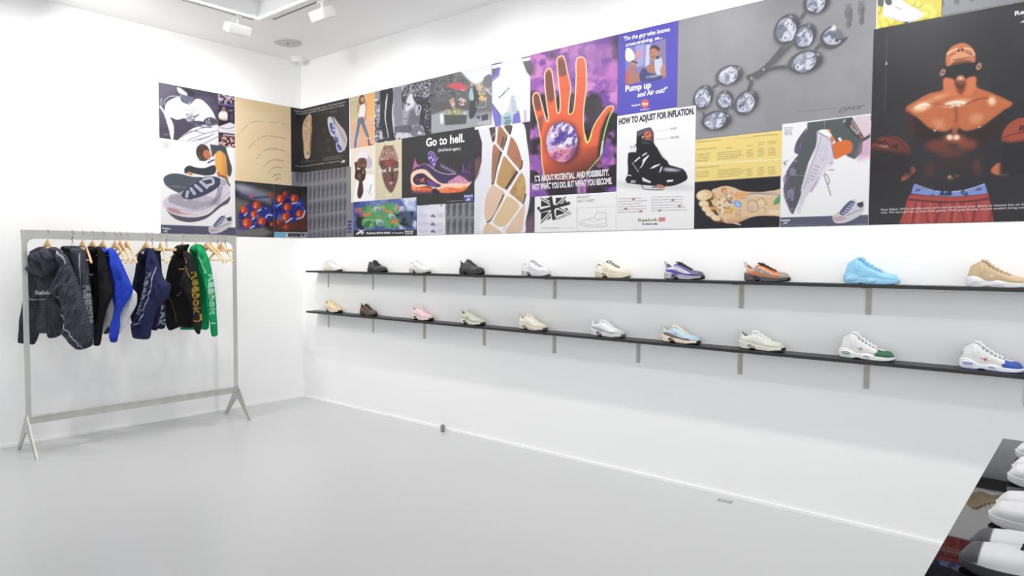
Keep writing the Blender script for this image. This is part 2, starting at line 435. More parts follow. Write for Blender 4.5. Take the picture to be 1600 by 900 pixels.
# ------------------------------------------------------------------ glossy black table at the lower right
m_gloss = mat('polished black acrylic', (8, 8, 9), .02, spec=.62)
TZ = .875; TX, TY, TY2 = 6.218, -1.235, -3.35
t = thing('display_table', 'table with a mirror-like polished black top at the lower right corner', 'table', (6.95, -2.3, 0))
MB().box(TX-6.95, 7.7-6.95, TY2+2.3, TY+2.3, TZ-.03, TZ, .0012).build('tabletop', m_gloss, t)
b = MB(); b.box(.0+TX-6.95+.12, .65, TY2+2.3+.12, TY+2.3-.12, .001, TZ-.031, .003)
b.build('plinth', mat('white plinth lacquer', (232, 232, 232), .4), t)
# ------------------------------------------------------------------ sneakers
m_shoe = mat('sneaker upper', (255, 255, 255), .55, spec=.4, attr=True, bump=(900, .25))
m_shine = mat('metallic sneaker upper', (255, 255, 255), .32, .25, spec=.6, attr=True)
m_sole = mat('moulded rubber', (255, 255, 255), .5, spec=.4, attr=True)
def curve(pts):
    xs = [a for a, b in pts]; ys = [b for a, b in pts]; P = np.array(pts, float)
    S = smooth_pts(P, 10, False); o = np.argsort(S[:, 0], kind='stable'); return lambda x: np.interp(x, S[o, 0], S[o, 1])
PLAN = [(0, 0), (.004, .036), (.016, .066), (.045, .094), (.1, .115), (.18, .124), (.3, .118), (.42, .114), (.55, .128), (.66, .146), (.74, .153), (.82, .15), (.89, .134), (.94, .112), (.972, .082), (.99, .05), (.997, .026), (1, 0)]
STY = {
    # heights as fractions of the length: rim/top line, top of midsole, underside, throat start/end, tongue tip
    'runner': dict(top=[(0, .33), (.03, .345), (.09, .30), (.17, .265), (.26, .30), (.33, .355), (.42, .345), (.55, .285), (.68, .225), (.8, .205), (.9, .19), (.96, .17), (1, .145)],
                   mid=[(0, .18), (.06, .175), (.2, .155), (.35, .115), (.5, .105), (.65, .09), (.8, .085), (.92, .09), (1, .10)],
                   bot=[(0, .05), (.05, .012), (.12, 0), (.27, 0), (.33, .022), (.40, .024), (.46, 0), (.75, 0), (.88, .008), (.96, .026), (1, .045)], xo=.33, x1=.72, tip=(.30, .395), tab=True),
    'chunky': dict(top=[(0, .30), (.03, .32), (.09, .285), (.17, .265), (.25, .31), (.32, .37), (.42, .355), (.55, .29), (.68, .235), (.8, .215), (.9, .195), (.96, .175), (1, .145)],
                   mid=[(0, .16), (.06, .17), (.2, .155), (.32, .115), (.42, .10), (.6, .11), (.75, .10), (.9, .10), (1, .105)],
                   bot=[(0, .05), (.05, .01), (.12, 0), (.26, 0), (.32, .04), (.40, .04), (.46, 0), (.78, 0), (.9, .01), (.96, .028), (1, .05)], xo=.32, x1=.72, tip=(.29, .415), tab=False),
    'flat': dict(top=[(0, .30), (.04, .31), (.1, .27), (.18, .25), (.27, .29), (.33, .335), (.42, .315), (.55, .25), (.68, .2), (.8, .19), (.9, .17), (.96, .155), (1, .13)],
                 mid=[(0, .13), (.1, .12), (.3, .10), (.5, .09), (.7, .08), (.9, .08), (1, .09)],
                 bot=[(0, .03), (.05, .006), (.12, 0), (.75, 0), (.88, .008), (.96, .024), (1, .042)], xo=.33, x1=.7, tip=(.30, .37), tab=False),
    'mid': dict(top=[(0, .335), (.02, .37), (.06, .40), (.12, .425), (.19, .46), (.25, .485), (.31, .47), (.42, .395), (.55, .305), (.66, .25), (.78, .215), (.88, .195), (.95, .17), (1, .14)],
                mid=[(0, .16), (.05, .185), (.14, .205), (.23, .18), (.33, .115), (.42, .105), (.5, .125), (.58, .125), (.68, .095), (.82, .085), (.93, .085), (1, .10)],
                bot=[(0, .05), (.05, .012), (.12, 0), (.28, .0), (.34, .018), (.41, .018), (.48, 0), (.75, 0), (.88, .008), (.96, .024), (1, .042)], xo=.235, x1=.71, tip=(.24, .515), tab=False),
    'court': dict(top=[(0, .27), (.04, .285), (.1, .25), (.2, .235), (.28, .265), (.34, .30), (.44, .29), (.56, .24), (.68, .205), (.8, .19), (.9, .175), (.96, .16), (1, .13)],
                  mid=[(0, .095), (.3, .085), (.7, .075), (.9, .075), (1, .08)], bot=[(0, .01), (.05, 0), (.8, 0), (.92, .008), (1, .03)], xo=.33, x1=.68, tip=(.3, .35), tab=False),
}
def _ring(k):
    side = [(1, -.78+1.56*i/(k-1)) for i in range(k)]
    r = side+[(.985, .9), (.93, .98), (.8, 1), (.3, 1)]
    r = r+[(-y, z) for y, z in r[::-1]]
    return r+[(-.985, -.9), (-.93, -.98), (-.8, -1), (.8, -1), (.93, -.98), (.985, -.9)]
RING = {28: _ring(18), 12: _ring(3)}
LEAN = {'mid': .075, 'court': .02}
def shoe(label, style, loc, rz, L, pal, paint=None, msole=None, group=None, mirror=False, mat_up=None, hires=False):
    S = STY[style]; top, mid, bot, plan = curve(S['top']), curve(S['mid']), curve(S['bot']), curve(PLAN)
    xo, x1 = S['xo'], S['x1']
    t = thing('sneaker', label, 'sneaker', loc, rz, group)
    nx, nr = 120, 57
    th = np.linspace(0, np.pi, nx); X = .5-.5*np.cos(th)
    pl = lambda x: np.maximum(plan(np.clip(x, 0, 1)), .0005)
    # upper
    V = []
    nw = 30                         # points up the outer wall, then over the rim and down inside
    for x in X:
        xx = (.008+x*.984) if style == 'court' else (.018+x*.968); w0 = pl(x)*(.975 if style == 'court' else .94); z0 = float(mid(xx))-.012; zt = float(top(xx)); row = []
        zt = z0+(zt-z0)*min(1, ((1-x)/.07+.0)**.42) if x > .93 else zt
        opened = xx < xo
        half = []
        if opened:
            wr = w0*(.52+.18*min(1, x/.12)) if style != 'mid' else w0*(.6+.06*min(1, x/.12)); wr = min(wr, w0)
            for k in range(nw):
                a = k/(nw-1); y = w0+(wr-w0)*(a**1.5)+w0*.10*math.sin(math.pi*a)*(1-a); half.append((y, z0+(zt-z0)*a))
            ti = min(.03, wr*.6)
            for k in range(1, 5): a = math.pi*k/5; half.append((wr-ti/2+ti/2*math.cos(a), zt+.008*math.sin(a)))
            wi = max(wr-ti, .001)
            for k in range(1, 6): half.append((wi+(wr*.15)*0, zt-(zt-z0-.03)*k/5))
            half += [(wi*.66, z0+.026), (wi*.33, z0+.024)]
            n_h = len(half); half.append((0., z0+.024))
        else:
            n_h = nw+4+5+2; q = .62 if xx < .8 else .7
            tf = min(1, (xx-xo)/.02)
            for k in range(n_h+1):
                a = k/n_h*math.pi/2; ex = 1.15
                y = w0*max(math.cos(a), 0)**ex*(1+.12*math.sin(2*a)); z = z0+(zt-z0)*math.sin(a)**q
                half.append((y, z))
        lean = LEAN.get(style, .035)
        hx = lambda z: xx+lean*max(0, (z-z0)/.3)*max(0, 1-xx/.25)
        for k, (y, z) in enumerate(half): row.append((hx(z), -y, z))
        for k in range(len(half)-2, -1, -1): row.append((hx(half[k][1]), half[k][0], half[k][1]))
        V.append(row)
    nr = len(V[0]); V = np.array(V); V2 = V.reshape(-1, 3)
    def mesh(name, V2, nx, nr, paintfn, m, parent=t, closed=False, caps=False, base=(255, 255, 255)):
        ii = np.arange(nx*nr).reshape(nx, nr); F = []
        rr_ = nr if closed else nr-1
        for i in range(nx-1):
            for k in range(rr_): F.append((int(ii[i, k]), int(ii[i+1, k]), int(ii[i+1, (k+1) % nr]), int(ii[i, (k+1) % nr])))
        if caps: F.append([int(a) for a in ii[0]]); F.append([int(a) for a in ii[-1][::-1]])
        me = bpy.data.meshes.new(name); me.from_pydata((V2*L).tolist(), [], F)
        me.update(); bm = bmesh.new(); bm.from_mesh(me); bmesh.ops.recalc_face_normals(bm, faces=bm.faces); bm.to_mesh(me); bm.free()
        P = Paint(V2[:, 0]*100, V2[:, 2]*100, base); P.f = .6; P.Y = V2[:, 1]
        if paintfn: paintfn(P)
        set_col(me, P.C)
        return link(name, me, m, parent, True)
    def upaint(P):
        P.C[:] = pal['upper']
        inner = np.array([(nw+2 <= (i % nr) <= nr-nw-3) for i in range(nx*nr)]) & (P.U/100 < xo)
        if paint: paint(P)
        # throat and vamp lining where the tongue shows
        m = (P.U/100 > xo-.01) & (P.U/100 < x1) & (abs(P.Y) < .038+.012*(x1-P.U/100)) & (P.V > 5)
        P.C[m] = pal.get('throat', pal['upper'])
        P.C[inner] = pal.get('lining', pal['upper'])
    mesh('upper', V2, nx, nr, upaint, mat_up or m_shoe, base=pal['upper'])
    # midsole: rounded slab following plan
    def slab(name, z0f, z1f, grow, m, fn, base, n=20, x0=0., xe=1., wave=0):
        n_ = len(RING[n]); th = np.linspace(0, np.pi, 110); xs = x0+(xe-x0)*(.5-.5*np.cos(th)); W = []
        for x in xs:
            w0 = pl(x)+(grow if .002 < x < .998 else 0); a, b = float(z0f(x)), float(z1f(x)); c_, h = (a+b)/2, (b-a)/2
            for yn, zn in RING[n]: W.append((x, w0*yn, c_+h*zn))
        W = np.array(W); W[:, 0] = .5+(W[:, 0]-.5)*(1+grow)
        mesh(name, W, 110, n_, fn, m, closed=True, caps=True, base=base)
    oz = .014
    def msole2(P):
        if msole: msole(P)
        if style == 'runner': P.poly([(93, 0), (96, 5), (97.5, 12), (103, 14), (103, 0)], pal['out'], f=.4); P.poly([(70, 0), (80, 3.2), (96, 5), (96, 0)], pal['out'], sm=2)
    slab('midsole', lambda x: bot(x)+oz, lambda x: mid(x), .003, m_sole, msole2, pal['mid'], 28)
    slab('outsole', lambda x: bot(x), lambda x: bot(x)+oz+.004, .0015, m_sole, None, pal['out'], 12)
    # tongue
    tx, tz = S['tip']; n = 22; W = []
    for i in range(n):
        a = i/(n-1); x = x1*(1-a)+tx*a
        z = float(top(x))+.001+.006*math.sin(a*math.pi)
        e = max(0, (a-.72)/.28); z = z*(1-e)+tz*e if x > tx else tz
        hw = .034+.016*a-.010*max(0, a-.9)*10*.6; tk = .006+.005*a
        for k in range(16):
            g = 2*math.pi*k/16; W.append((x+tk*math.sin(g)*(.7 if a > .5 else .2), hw*np.sign(math.cos(g))*abs(math.cos(g))**.6, z-.35*(hw*math.cos(g))**2/hw+tk*math.sin(g)))
    mesh('tongue', np.array(W), n, 16, None, m_shoe, closed=True, caps=True, base=pal.get('throat', pal['upper']))
    # laces
    if pal.get('lace'):
        mb = MB(); rows = 6 if style in ('mid', 'court') else 5
        for i in range(rows):
            a = .08+.80*i/(rows-1); xa = x1*(1-a)+(tx+.05)*a; xb = xa-.045
            za, zb = float(top(xa))+.02, float(top(xb))+.022
            w_ = .046+.012*a
            mb.tube([Vector((xa, -w_, za-.022))*L, Vector((xa-.012, -.02, za+.003))*L, Vector((xb+.012, .02, zb+.003))*L, Vector((xb, w_, zb-.022))*L], .0095*L, 6, .55)
            mb.tube([Vector((xa, w_, za-.022))*L, Vector((xa-.012, .02, za+.006))*L, Vector((xb+.012, -.02, zb+.006))*L, Vector((xb, -w_, zb-.022))*L], .0095*L, 6, .55)
        if pal.get('bow', True):
            xb = tx+.07; zb = float(top(xb))+.034
            for sgn in (-1, 1):
                mb.tube([Vector((xb, 0, zb))*L, Vector((xb+.02, sgn*.05, zb+.006))*L, Vector((xb+.05, sgn*.075, zb-.03))*L, Vector((xb+.03, sgn*.06, zb-.03))*L, Vector((xb, 0, zb))*L], .008*L, 6, .6)
        mb.build('laces', mat('lace %d %d %d' % pal['lace'], pal['lace'], .8), t, True)
    if pal.get('ring'):
        mb = MB()
        for i in range(6):
            a = .04+.78*i/5; x = x1*(1-a)+(tx+.08)*a; z = float(top(x))-.012
            for sgn in (-1, 1):
                y = sgn*(.068+.010*a); pts = [Vector((x+.016*math.cos(q*math.pi/4), y+sgn*.006, z+.016*math.sin(q*math.pi/4)))*L for q in range(9)]
                mb.tube(pts, .006*L, 6)
        mb.build('lace_rings', mat('lace ring %d %d %d' % pal['ring'], pal['ring'], .4), t, True)
    if S['tab'] or pal.get('tab'):
        z = float(top(.03)); mb = MB(); c = pal.get('tab', pal['upper'])
        mb.tube([Vector((.03, -.004, z-.06))*L, Vector((-.004, -.004, z-.02))*L, Vector((-.018, -.002, z+.045))*L, Vector((.002, .0, z+.062))*L, Vector((.026, .004, z+.03))*L, Vector((.036, .006, z-.02))*L], .009*L, 8)
        mb.build('pull_tab', mat('pull tab %d %d %d' % c, c, .6), t, True)
    if style == 'mid':
        for (cx_, cz_, rx, rz_) in ((.165, .105, .088, .034), (.535, .07, .066, .022)):
            for sgn in (-1, 1):
                w0 = float(pl(cx_))+.007
                mb = MB(); bmv = []; n = 24
                def Y(x): return sgn*(float(pl(x))+.0125)
                ring = [mb.bm.verts.new(Vector((cx_+rx*math.cos(q*2*math.pi/n), Y(cx_+rx*math.cos(q*2*math.pi/n))-sgn*.008, cz_+rz_*math.sin(q*2*math.pi/n)))*L) for q in range(n)]
                ring2 = [mb.bm.verts.new(Vector((cx_+rx*.9*math.cos(q*2*math.pi/n), Y(cx_+rx*.9*math.cos(q*2*math.pi/n)), cz_+rz_*.86*math.sin(q*2*math.pi/n)))*L) for q in range(n)]
                cc_ = mb.bm.verts.new(Vector((cx_, Y(cx_)-sgn*.002, cz_))*L)
                for q in range(n):
                    mb.bm.faces.new((ring[q], ring[(q+1) % n], ring2[(q+1) % n], ring2[q])); mb.bm.faces.new((ring2[q], ring2[(q+1) % n], cc_))
                bmesh.ops.recalc_face_normals(mb.bm, faces=mb.bm.faces)
                mb.build('sole_window', mat('sole window %d %d %d' % pal['win'], pal['win'], .25, coat=.4), t, True)
                pts = [Vector((cx_+rx*1.12*math.cos(q*2*math.pi/n), Y(cx_+rx*1.12*math.cos(q*2*math.pi/n))-sgn*.006, cz_+rz_*1.2*math.sin(q*2*math.pi/n)))*L for q in range(n+1)]
                MB().tube(pts, .009*L, 6).build('window_rim', mat('window rim %d %d %d' % pal['mid'], pal['mid'], .45), t, True)
    return t

# ways of decorating the side panels (side-view units: 0..100 along the shoe, height up)
def deco_runner(base, wave, stripe, toe, heel, mesh_=None, logo=None):
    def f(P):
        P.poly([(0, 0), (100, 0), (100, 50), (0, 50)], base)
        if mesh_: P.poly([(20, 14), (34, 30), (48, 24), (62, 18), (50, 12), (30, 12)], mesh_, sm=3)
        P.poly([(0, 22), (10, 25), (20, 28), (32, 30), (44, 27), (58, 21), (72, 15), (66, 12), (50, 16), (36, 21), (22, 23), (8, 20)], stripe, sm=4)
        P.poly([(0, 21.5), (10, 23), (22, 23), (32, 20.5), (44, 16.5), (58, 13.5), (72, 13.5), (84, 15), (92, 13), (96, 4), (60, 0), (0, 4)], wave, sm=4)
        P.line([(0, 21.5), (10, 23.2), (22, 23.4), (32, 21), (44, 17), (58, 14), (72, 14), (84, 15.5)], 1.0, stripe, sm=4)
        P.line([(26, 34), (34, 28), (46, 25), (60, 21), (76, 19)], .7, tuple(int(c*.86) for c in base), .8, sm=4)
        P.poly([(82, 20), (80, 12), (88, 6), (104, 4), (104, 26)], toe, sm=2, f=.5)
        P.poly([(-2, 12), (9, 14), (8, 28), (2, 40), (-4, 40)], heel, sm=2)
        if logo: P.poly([(40, 22), (47, 24.5), (43, 22.5), (46, 20)], logo); P.poly([(40, 20), (46, 20.5), (43, 18)], logo)
    return f
def deco_sole(cav, accent=None, band=None):
    def f(P):
        P.poly([(24, 9), (30, 11.5), (38, 8), (42, 2), (36, 0), (28, 2)], cav, sm=3)
        P.line([(27, 3), (33, 8), (38, 4)], 1.0, P.C[0].copy(), sm=3)
        if accent: P.poly([(20, 4), (26, 8), (24, 3)], accent)
        if band: P.line([(2, 8), (20, 11), (30, 12.2), (45, 8), (70, 6), (97, 8)], 1.2, band, sm=4)
        for x in (55, 62, 69, 76, 83): P.line([(x, 1.5), (x+.5, 4)], .9, (170, 168, 160), .5)
    return f
def deco_chunky(base, over, stripe, toe, dark):
    def f(P):
        P.poly([(0, 0), (100, 0), (100, 50), (0, 50)], base)
        P.poly([(24, 12), (30, 36), (40, 36), (44, 24), (40, 12)], over, sm=2); P.poly([(48, 8), (54, 20), (70, 22), (86, 18), (90, 10), (70, 7)], over, sm=3)
        P.line([(14, 16), (26, 22), (44, 17), (64, 14), (84, 17)], 1.3, stripe, sm=4); P.line([(50, 30), (60, 24), (72, 20)], 1.2, stripe, .8, sm=3); P.line([(30, 34), (36, 26), (44, 20)], 1.2, stripe, sm=3)
        P.poly([(86, 22), (84, 12), (92, 8), (104, 6), (104, 26)], toe, sm=2); P.poly([(0, 18), (8, 20), (10, 28), (4, 34), (-3, 34)], dark, sm=2)
        P.line([(6, 22), (14, 24)], 1.4, stripe)
    return f
def deco_pods(rib, gap):
    def f(P):
        P.poly([(-1, 2), (26, 2), (27, 12), (18, 14.5), (4, 14), (-1, 10)], P.C[0].copy()*.97+4, sm=2)
        for x in range(2, 26, 4): P.line([(x, 3), (x, 12)], 1.1, rib, .9)
        P.line([(1, 7.5), (24, 7.5)], .9, rib, .7)
        P.poly([(27, 10), (33, 11), (41, 6), (36, 2), (29, 3)], gap, sm=3); P.line([(44, 8), (60, 9.4), (90, 8.5)], .9, rib, .7, sm=3)
    return f
def deco_mid(base, toe=None, heel=None, lining=None, logo=None, seam=None):
    sm_ = seam or tuple(int(c*.88) for c in base)
    def f(P):
        P.poly([(0, 0), (100, 0), (100, 60), (0, 60)], base)
        for i in range(4): P.line([(4+i*1.2, 38-i*4.2), (14+i*1.5, 42-i*4.6), (23+i*1.5, 38-i*4.5)], .9, sm_, .9, sm=3)
        P.line([(24, 18), (32, 30), (30, 42)], .8, sm_, .8, sm=3); P.line([(34, 12), (48, 18), (60, 22), (70, 15)], .8, sm_, .9, sm=3); P.line([(30, 33), (45, 28), (62, 20)], .7, sm_, .8, sm=3)
        if toe: P.poly([(64, 8), (70, 11), (67, 14), (72, 16), (72, 22), (80, 20), (104, 20), (104, 2), (64, 4)], toe, f=.5)
        if heel: P.ell(3.5, 29, 3.2, 5.5, heel, -12)
        if logo: P.poly([(33, 22.5), (42, 21), (40, 19.5)], logo); P.poly([(40, 21.5), (46, 24), (44, 21), (48, 20), (44, 18.5), (41, 16.5), (41, 19)], logo)
    return f
G1, G2 = 'sneakers on the upper shelf', 'sneakers on the lower shelf'
def on_shelf(which, u0, u1, rot, label, style, pal, paint, ms, yy=-.074, **k):
    """place by the traced left and right ends of the shoe on its shelf"""
    v = 430 if which == 'upper' else 500
    a, b = on_y(u0, v, yy)[0], on_y(u1, v, yy)[0]; x = (a+b)/2; r = math.radians(rot)
    z = shelf_z(which, x)+.0008
    L = .28
    for it in range(4):       # length from the traced width
        us = [proj(np.array([x+math.cos(r)*e*L/2-math.sin(r)*f*L*.12*.8, yy+math.sin(r)*e*L/2+math.cos(r)*f*L*.12*.8, z+.04]))[0] for e in (-1, 1) for f in (-1, 1)]
        L *= (u1-u0)/(max(us)-min(us))
    L = min(max(L, .24), .295)
    shoe(label, style, (x-math.cos(r)*L/2, yy-math.sin(r)*L/2, z), r, L, pal, paint, ms, G1 if which == 'upper' else G2, **k)
WH, OFF = (234, 234, 234), (236, 233, 222)
on_shelf('upper', 501, 541, -6, 'all white low sneaker with a chalky off-white sole, leftmost on the upper shelf', 'flat', dict(upper=WH, mid=(222, 220, 208), out=(110, 108, 100), lace=(236, 236, 234), lining=(215, 214, 210)), deco_chunky(WH, (234, 233, 232), (214, 214, 214), WH, (214, 212, 208)), None)
on_shelf('upper', 571, 609, -8, 'black leather low sneaker with grey highlights, second on the upper shelf', 'flat', dict(upper=(46, 46, 50), mid=(40, 40, 42), out=(34, 34, 36), lace=(40, 40, 42), lining=(54, 54, 58)), deco_chunky((44, 44, 48), (56, 57, 62), (140, 140, 150), (42, 42, 46), (70, 70, 76)), None, mat_up=m_shine)
on_shelf('upper', 638, 675, -8, 'white chunky sneaker with a grey split sole, third on the upper shelf', 'chunky', dict(upper=WH, mid=(212, 211, 204), out=(150, 148, 140), lace=(240, 240, 240), lining=(225, 225, 222)), deco_chunky(WH, (238, 238, 236), (206, 206, 204), (232, 232, 228), (206, 206, 200)), deco_pods((160, 160, 152), (110, 110, 106)))
on_shelf('upper', 716, 759, -8, 'dark charcoal chunky sneaker with a black split sole, fourth on the upper shelf', 'chunky', dict(upper=(66, 67, 70), mid=(54, 54, 56), out=(34, 34, 36), lace=(56, 57, 60), lining=(50, 50, 52), tab=(60, 60, 64)), deco_chunky((60, 61, 64), (76, 78, 81), (98, 100, 104), (50, 50, 53), (48, 48, 52)), deco_pods((34, 34, 36), (24, 24, 26)))
on_shelf('upper', 813, 863, -7, 'white chunky sneaker with silver trim and grey laces, fifth on the upper shelf', 'chunky', dict(upper=WH, mid=(226, 226, 228), out=(196, 196, 200), lace=(170, 170, 176), lining=(206, 206, 208), throat=(214, 214, 216)), deco_chunky(WH, (234, 234, 236), (190, 192, 198), (214, 214, 220), (196, 198, 190)), deco_pods((150, 152, 158), (120, 122, 126)))
on_shelf('upper', 928, 988, -6, 'cream chunky sneaker with black laces, sixth on the upper shelf', 'chunky', dict(upper=(238, 232, 214), mid=(232, 226, 206), out=(196, 184, 156), lace=(40, 38, 40), lining=(150, 142, 124), throat=(226, 220, 204)), deco_chunky((240, 235, 218), (233, 226, 206), (216, 208, 186), (226, 212, 186), (168, 166, 132)), deco_pods((196, 188, 164), (150, 138, 116)))
SIL = (196, 194, 200)
on_shelf('upper', 1036, 1104, -5, 'silver and metallic purple running sneaker with black throat on the upper shelf', 'runner', dict(upper=SIL, mid=(204, 203, 206), out=(46, 44, 50), lace=(30, 30, 34), throat=(32, 31, 36), lining=(40, 38, 46), tab=(150, 150, 152)), deco_runner((96, 84, 150), (96, 76, 176), (212, 210, 216), (88, 84, 100), (176, 172, 184), logo=(240, 240, 240)), deco_sole((50, 46, 60), (90, 80, 160), (110, 100, 150)), mat_up=m_shine)
on_shelf('upper', 1161, 1238, -5, 'metallic copper and taupe running sneaker with black throat on the upper shelf', 'runner', dict(upper=(176, 152, 132), mid=(96, 90, 92), out=(34, 32, 34), lace=(28, 28, 30), throat=(30, 28, 30), lining=(48, 40, 38), tab=(150, 140, 128)), deco_runner((206, 124, 72), (206, 128, 80), (160, 150, 142), (158, 146, 130), (210, 200, 190), logo=(240, 226, 206)), deco_sole((40, 36, 40), (70, 66, 70), (60, 56, 60)), mat_up=m_shine)
BL = (150, 208, 240)
on_shelf('upper', 1316, 1409, -3, 'sky blue high-top sneaker, blue all over, second from right on the upper shelf', 'mid', dict(upper=BL, mid=(158, 214, 244), out=(120, 172, 206), lace=(126, 190, 228), ring=(110, 172, 212), lining=(140, 196, 230), win=(166, 212, 236)), deco_mid(BL, None, None, None, (166, 214, 240)), None)
TAN = (206, 182, 146)
on_shelf('upper', 1508, 1611, -3, 'sand tan suede high-top sneaker on a white sole, rightmost on the upper shelf', 'mid', dict(upper=TAN, mid=(240, 240, 244), out=(206, 208, 214), lace=(222, 204, 172), ring=(150, 126, 96), lining=(196, 172, 138), win=(222, 222, 228)), deco_mid(TAN, None, None, None, (226, 212, 190)), None)
# lower shelf
on_shelf('lower', 505, 537, -6, 'pale peach running sneaker, leftmost on the lower shelf', 'runner', dict(upper=(238, 214, 176), mid=(232, 228, 214), out=(52, 50, 50), lace=(240, 222, 190), lining=(200, 180, 150), tab=(236, 214, 180)), deco_runner((240, 218, 182), (232, 206, 168), (246, 228, 198), (232, 206, 168), (236, 214, 182)), deco_sole((90, 84, 80)))
on_shelf('lower', 561, 591, -8, 'dark brown running sneaker, second on the lower shelf', 'runner', dict(upper=(104, 82, 68), mid=(76, 66, 60), out=(46, 42, 42), lace=(60, 50, 46), lining=(52, 44, 40), throat=(70, 58, 50), tab=(70, 58, 52)), deco_runner((98, 78, 66), (122, 94, 74), (84, 68, 58), (110, 88, 72), (66, 56, 50)), deco_sole((40, 36, 36)))
on_shelf('lower', 640, 680, -8, 'pale pink running sneaker with a cream sole, third on the lower shelf', 'runner', dict(upper=(238, 208, 212), mid=(236, 228, 212), out=(44, 42, 44), lace=(244, 222, 224), lining=(214, 186, 190), tab=(236, 214, 214)), deco_runner((240, 212, 216), (234, 198, 204), (244, 222, 224), (232, 198, 204), (236, 206, 210)), deco_sole((60, 52, 54)))
on_shelf('lower', 715, 762, -8, 'sage green running sneaker with a cream sole, fourth on the lower shelf', 'runner', dict(upper=(200, 206, 186), mid=(234, 232, 214), out=(44, 44, 44), lace=(206, 210, 194), lining=(150, 156, 142), tab=(200, 206, 186)), deco_runner((206, 212, 192), (184, 194, 172), (216, 220, 202), (196, 202, 184), (194, 200, 180), logo=(80, 90, 80)), deco_sole((54, 54, 52)))
on_shelf('lower', 808, 858, -8, 'off-white cream running sneaker with a pinkish pull tab, fifth on the lower shelf', 'runner', dict(upper=(234, 228, 212), mid=(230, 226, 212), out=(96, 90, 84), lace=(238, 232, 218), lining=(206, 198, 180), tab=(214, 176, 160)), deco_runner((234, 229, 214), (226, 219, 200), (242, 238, 226), (222, 212, 192), (220, 212, 194)), deco_sole((130, 120, 104)))
on_shelf('lower', 921, 980, -7, 'white and silver-blue running sneaker with white laces, sixth on the lower shelf', 'runner', dict(upper=(232, 234, 236), mid=(236, 234, 226), out=(100, 106, 112), lace=(244, 244, 246), lining=(206, 208, 208), tab=(214, 218, 222)), deco_runner((236, 238, 240), (170, 178, 190), (240, 240, 238), (206, 206, 206), (230, 230, 226), (180, 198, 214)), deco_sole((110, 110, 112), band=(200, 206, 210)))
on_shelf('lower', 1032, 1098, -6, 'light blue running sneaker with yellow lining and brown wave, seventh on the lower shelf', 'runner', dict(upper=(184, 214, 230), mid=(242, 232, 214), out=(40, 40, 52), lace=(246, 236, 210), throat=(236, 232, 222), lining=(216, 196, 96), tab=(196, 216, 222)), deco_runner((188, 218, 234), (126, 104, 96), (196, 216, 230), (186, 206, 222), (190, 212, 226), (172, 212, 236), (90, 150, 120)), deco_sole((70, 50, 60), (220, 220, 90), (250, 240, 226)))
on_shelf('lower', 1153, 1231, -6, 'pale grey-green running sneaker with white laces, third from right on the lower shelf', 'runner', dict(upper=(216, 218, 204), mid=(232, 230, 214), out=(34, 34, 38), lace=(244, 244, 244), lining=(120, 118, 128), throat=(236, 236, 236), tab=(206, 206, 206)), deco_runner((222, 224, 212), (212, 216, 198), (232, 232, 226), (210, 214, 196), (214, 216, 202)), deco_sole((150, 146, 160), (216, 222, 150)))
on_shelf('lower', 1310, 1403, -4, 'white high-top sneaker with a dark green toe, second from right on the lower shelf', 'mid', dict(upper=WH, mid=(246, 246, 247), out=(66, 96, 84), lace=(250, 250, 250), ring=(118, 118, 136), lining=(226, 226, 228), win=(142, 162, 150)), deco_mid(WH, (58, 112, 84), (96, 140, 112), None, (170, 156, 120)), None)
on_shelf('lower', 1499, 1606, -4, 'white high-top sneaker with a royal blue toe, rightmost on the lower shelf', 'mid', dict(upper=WH, mid=(246, 246, 249), out=(90, 100, 170), lace=(250, 250, 250), ring=(112, 110, 140), lining=(228, 228, 232), win=(150, 160, 206)), deco_mid(WH, (60, 92, 176), (76, 70, 170), None, (206, 70, 90)), None)
# pairs standing on the glossy table, toes to the left
def on_table(u, v, label, pal, paint=None, rot=180, L=.3, style='court', **k):
    P = on_z(u, v, TZ+.026); r = math.radians(rot)
    shoe(label, style, (P[0]-math.cos(r)*L+.004, P[1]-math.sin(r)*L, TZ+.0008), r, L, pal, paint, None, 'white sneakers on the black table', **k)
wp = dict(upper=(246, 246, 247), mid=(244, 244, 245), out=(226, 226, 230), lace=(246, 246, 247), lining=(230, 230, 232))
def deco_court(P): P.line([(30, 26), (44, 16), (60, 12)], .8, (222, 222, 224), .8, sm=3); P.line([(72, 20), (68, 10)], .8, (222, 222, 224), .8); P.line([(8, 10), (10, 24)], .7, (222, 222, 224), .8)
on_table(1584, 701, 'plain white sneaker, farthest on the black table, only its toe in view', wp, deco_court, 183)
on_table(1578.5, 725, 'plain white low sneaker, back one of the second pair on the black table', wp, deco_court, 182)
on_table(1571.5, 737, 'plain white low sneaker, front one of the second pair on the black table', wp, deco_court, 181)
on_table(1553.5, 780, 'plain cream-white low sneaker, back one of the third pair on the black table', wp, deco_court, 181)
on_table(1541.5, 796, 'plain cream-white low sneaker, front one of the third pair on the black table', wp, deco_court, 180)
bp = dict(upper=(244, 244, 245), mid=(60, 60, 64), out=(24, 24, 26), lace=(34, 34, 36), lining=(120, 120, 124))
def deco_blk(P): P.C[:] = (244, 244, 245); P.poly([(86, 22), (88, 8), (104, 4), (104, 30), (90, 30)], (84, 84, 88), sm=0); P.line([(30, 26), (44, 16), (60, 12)], .8, (210, 210, 214), .8, sm=3)
on_table(1512.5, 840, 'white sneaker with grey toe and black laces, back one of the nearest pair', bp, deco_blk, 180)
on_table(1495.5, 861, 'white sneaker with grey toe and black laces, nearest on the black table', bp, deco_blk, 179)
